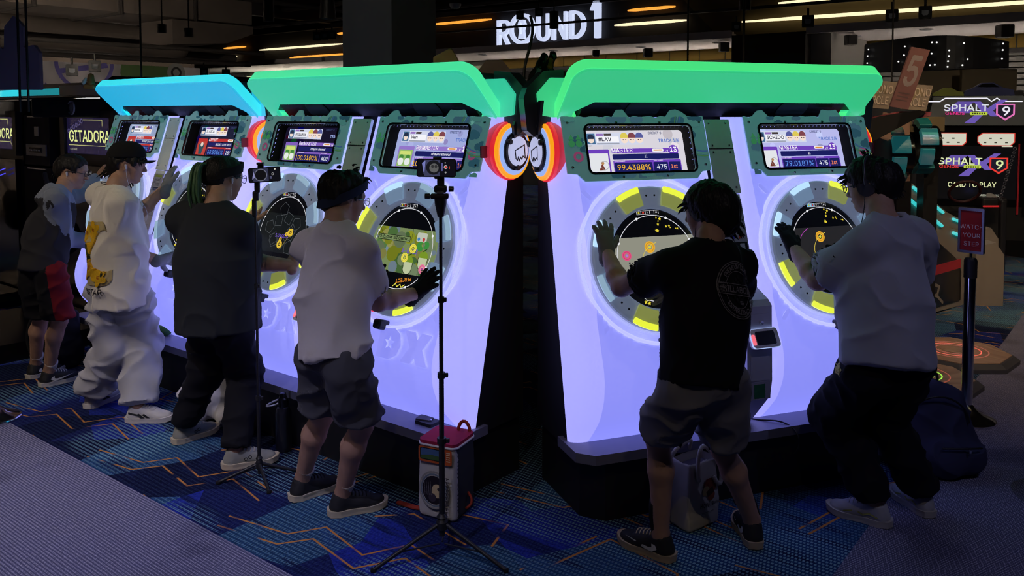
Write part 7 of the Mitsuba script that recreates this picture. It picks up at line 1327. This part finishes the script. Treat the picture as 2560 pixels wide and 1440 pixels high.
# ---------------------------------------------------------------- guitar game machines at left (laid out along the same row)
xA, yA, tA = CABS['A']; ax_, ay_ = np.array([math.cos(tA), math.sin(tA), 0]), np.array([-math.sin(tA), math.cos(tA), 0])
def guitar(x0, lab):
    k = thing('guitar_game_machine', lab, 'arcade machine', None); o = np.array([xA, yA, 0]) + ax_ * x0; M = frame(o, ax_, [0, 0, 1.0], -ay_)
    put('cabinet', prism([(-.52, 0), (.52, 0), (.52, 2.0), (-.52, 2.0)], .5, M, -.95), 'mat_black', parent=k); put('lower_front', prism([(-.5, .12), (.5, .12), (.44, 1.42), (-.44, 1.42)], .05, M, -.45), 'mat_black_gloss', parent=k); put('screen_frame', prism(sg.box(-.50, 1.46, .50, 1.90).difference(sg.box(-.42, 1.52, .42, 1.84)), .06, M, -.45), 'mat_black', parent=k)
    c = Canvas(); N_, Y_ = lin(24, 20, 48), lin(226, 236, 150); c.rect(-.42, .42, 1.52, 1.84, N_)
    for q in range(12): c.poly(line([(-.40 + q * .07, 1.525), (-.36 + q * .07, 1.60)], .004), lin(60, 50, 110))
    for q in range(6): c.poly(affinity.rotate(ringp(-.38 + q * .05, 1.72 + q * .018, .022, .014), 0), lin(90, 84, 130))
    c.text('GITADORA', 0, 1.628, .098, Y_, anchor='c', sx=1.06); c.poly(ringp(.158, 1.667, .036, .028), lin(40, 40, 50)); c.poly(line([(-.10, 1.82), (.25, 1.82), (.25, 1.77)], .007), lin(190, 190, 120)); c.poly(line([(-.38, 1.595), (.30, 1.595)], .006), lin(190, 190, 120)); a = np.linspace(3.4, 5.2, 14); c.poly(line(np.c_[.42 + .13 * np.cos(a), 1.66 + .12 * np.sin(a)], .006), lin(190, 190, 120)); c.text('(C)KONAMI', -.36, 1.55, .018, lin(150, 150, 130))
    c.put('display', k, M @ frame([0, 0, -.418], [1, 0, 0], [0, 1, 0]), em=.95, w=.1)
    put('speaker_box', rbox(*X(M, (0, 1.925, -.50)), .9, .5, .16, .02), 'mat_black', parent=k)
    for q in (-.12, .10): put('speaker_cone', lathe([(0, .0), (.02, .01), (.05, .002), (.058, .012), (.062, 0)], 22, M @ frame([q, 1.925, -.235], [1, 0, 0], [0, 1, 0])), 'mat_grey_plastic', 30, parent=k)
    put('stage', prism(sg.box(-.62, 0, .62, 1.15), .14, frame(o - ay_ * .78, ax_, ay_)), 'mat_black_gloss', parent=k); put('stage_edge', prism(sg.box(-.63, -.01, .63, .02), .10, frame(o - ay_ * .78, ax_, ay_)), 'mat_dark_metal', parent=k)
    for q in range(2): put('blue_light', bar(X(M, (.16, 1.30 - q * .05, -.36)), X(M, (.30, 1.33 - q * .05, -.36)), .006), 'mat_glow', parent=k, em=emit(lin(70, 70, 255), .9, .03))
    put('guitar_body', lump(X(M, (-.18, .98, -.2)), X(M, (-.02, .80, -.2)), .10, .14, 4, .02), 'mat_black_gloss', True, parent=k); put('guitar_neck', bar(X(M, (-.2, 1.0, -.2)), X(M, (-.48, 1.34, -.24)), .022), 'mat_dark_grey', parent=k)
    for q in range(3): put('amber_lamp', lathe([(0, .004), (.007, .003), (.008, 0)], 8, M @ frame([-.12 + q * .012, .55 - q * .03, -.395], [1, 0, 0], [0, 1, 0])), 'mat_glow', parent=k, em=emit(lin(255, 220, 140), .9, .005))
    return M
guitar(-1.83, 'black guitar game machine with a lit GITADORA screen left of the cyan canopy'); guitar(-3.80, 'black guitar game machine at the left edge, its GITADORA screen cut off by the photo')
k = thing('amplifier', 'black guitar amplifier stack between the two guitar game machines', 'amplifier'); o = np.array([xA, yA, 0]) + ax_ * -2.95; M = frame(o, ax_, [0, 0, 1.0], -ay_)
put('cabinet', prism(sg.box(-.30, 0, .30, 1.36), .36, M, -.80), 'mat_amp', parent=k); put('head', prism(rrect(-.28, .28, 1.38, 1.86, .02), .34, M, -.78), 'mat_amp', parent=k); put('control_strip', prism(sg.box(-.22, 1.47, .22, 1.58), .01, M, -.44), 'mat_grey_plastic', parent=k); put('knob_row', prism(sg.box(-.13, 1.50, .13, 1.55), .012, M, -.435), 'mat_black', parent=k); put('badge', prism(sg.box(-.03, 1.66, .06, 1.75), .008, M, -.44), 'mat_grey_plastic', parent=k); put('trim', prism(sg.box(-.18, 1.84, .16, 1.85), .01, M, -.44), 'mat_steel', parent=k); put('trim', prism(sg.box(-.2, 1.34, .2, 1.35), .01, M, -.44), 'mat_steel', parent=k)
mat('amp', (.022, .022, .028), .8)
for q in range(5): put('knob', lathe([(0, .012), (.009, .011), (.011, 0)], 12, M @ frame([-.10 + q * .05, 1.525, -.423], [1, 0, 0], [0, 1, 0])), 'mat_steel', 30, parent=k)
k = thing('light_bar', 'long overhead bar with cyan light segments over the guitar game machines', 'light bar'); o = np.array([xA, yA, 0]); M = frame(o + ay_ * .30, ax_, [0, 0, 1.0], -ay_)
put('beam', prism(sg.box(-5.6, 2.02, -1.16, 2.14), .30, M, -.30), 'mat_dark_metal', parent=k)
for a, b, e in ((-5.5, -2.95, 1.0), (-2.93, -2.10, .35)): put('light_segment', prism(sg.box(a, 2.04, b, 2.10), .012, M, .0), 'mat_glow', parent=k, em=emit(lin(50, 210, 225), e, .1))
put('clear_segment', prism(sg.box(-2.08, 2.03, -1.32, 2.12), .012, M, .0), 'mat_grey_plastic', parent=k); put('blue_lamp', prism(sg.box(-1.26, 2.03, -1.18, 2.12), .014, M, .0), 'mat_glow', parent=k, em=emit(lin(30, 30, 220), .9, .02))
put('post', bar(X(M, (-3.0, 1.95, -.8)), X(M, (-3.0, 2.05, -.2)), .03), 'mat_black', parent=k)
# ---------------------------------------------------------------- ceiling spotlights that light the hall
for i, (x, y, k, col, aim, cut) in enumerate(DOWNLIGHTS):
    p = np.array([x, y, 4.7]); a = np.array([aim[0], aim[1], aim[2] if len(aim) > 2 else .4]); d = unit(a - p)
    t = thing('ceiling_spotlight', 'unseen black ceiling spotlight over the walkway behind the players', 'spotlight', 'ceiling spotlights over the walkway')
    M = frame(p, unit(np.cross(d, [0, 0, 1])), None, d)
    put('can', lathe([(.045, -.2), (.085, -.18), (.09, .0), (.08, .0), (.075, -.1), (0, -.1)], 24, M), 'mat_black', 30, parent=t); put('arm', bar(p - d * .2, np.array([p[0], p[1], CZ]), .015), 'mat_black', parent=t)
    scene[t + '_beam'] = {'type': 'spot', 'intensity': rgb(np.array(col) * k), 'cutoff_angle': float(cut), 'beam_width': float(cut * .55), 'to_world': T().look_at((p + d * .02).tolist(), a.tolist(), [0, 1, 0]), 'sampling_weight': 2.0}
for i, (p, a, k, col, cut, lb) in enumerate([((-5.2, 6.2, 2.35), (-9.5, 12.0, 3.7), 70, WSPOT, 48, 'small floodlight above the left guitar game machine, put in to light the ducts'), ((-2.4, 2.4, 4.6), (-.95, 6.75, 2.6), 4.5, WSPOT, 16, 'added ceiling spotlight aimed at the square column'), ((-2.0, 1.8, 4.6), (-.42, 5.4, 2.32), 22, ASPOT, 7, 'added ceiling spotlight aimed at the cardboard box on the middle cabinet'), ((-7.5, 5.0, 2.35), (-12, 9, 4.0), 60, WSPOT, 50, 'floodlight at far left, put in to light the ducts')]):  # all four are added to brighten the ducts, the column and the box
    p, a = np.array(p), np.array(a); d = unit(a - p); M = frame(p, unit(np.cross(d, [0, 0, 1])), None, d); t = thing('added_floodlight', lb, 'spotlight')
    put('can', lathe([(.045, -.2), (.085, -.18), (.09, .0), (.08, .0), (.075, -.1), (0, -.1)], 24, M), 'mat_black', 30, parent=t); put('arm', bar(p - d * .2, np.array([p[0] - d[0] * .2, p[1] - d[1] * .2, CZ if p[2] > 4 else 1.9]), .015), 'mat_black', parent=t)
    scene[t + '_beam'] = {'type': 'spot', 'intensity': rgb(np.array(col) * k), 'cutoff_angle': float(cut), 'beam_width': float(cut * .55), 'to_world': T().look_at((p + d * .02).tolist(), a.tolist(), [0, 1, .3]), 'sampling_weight': 1.0}
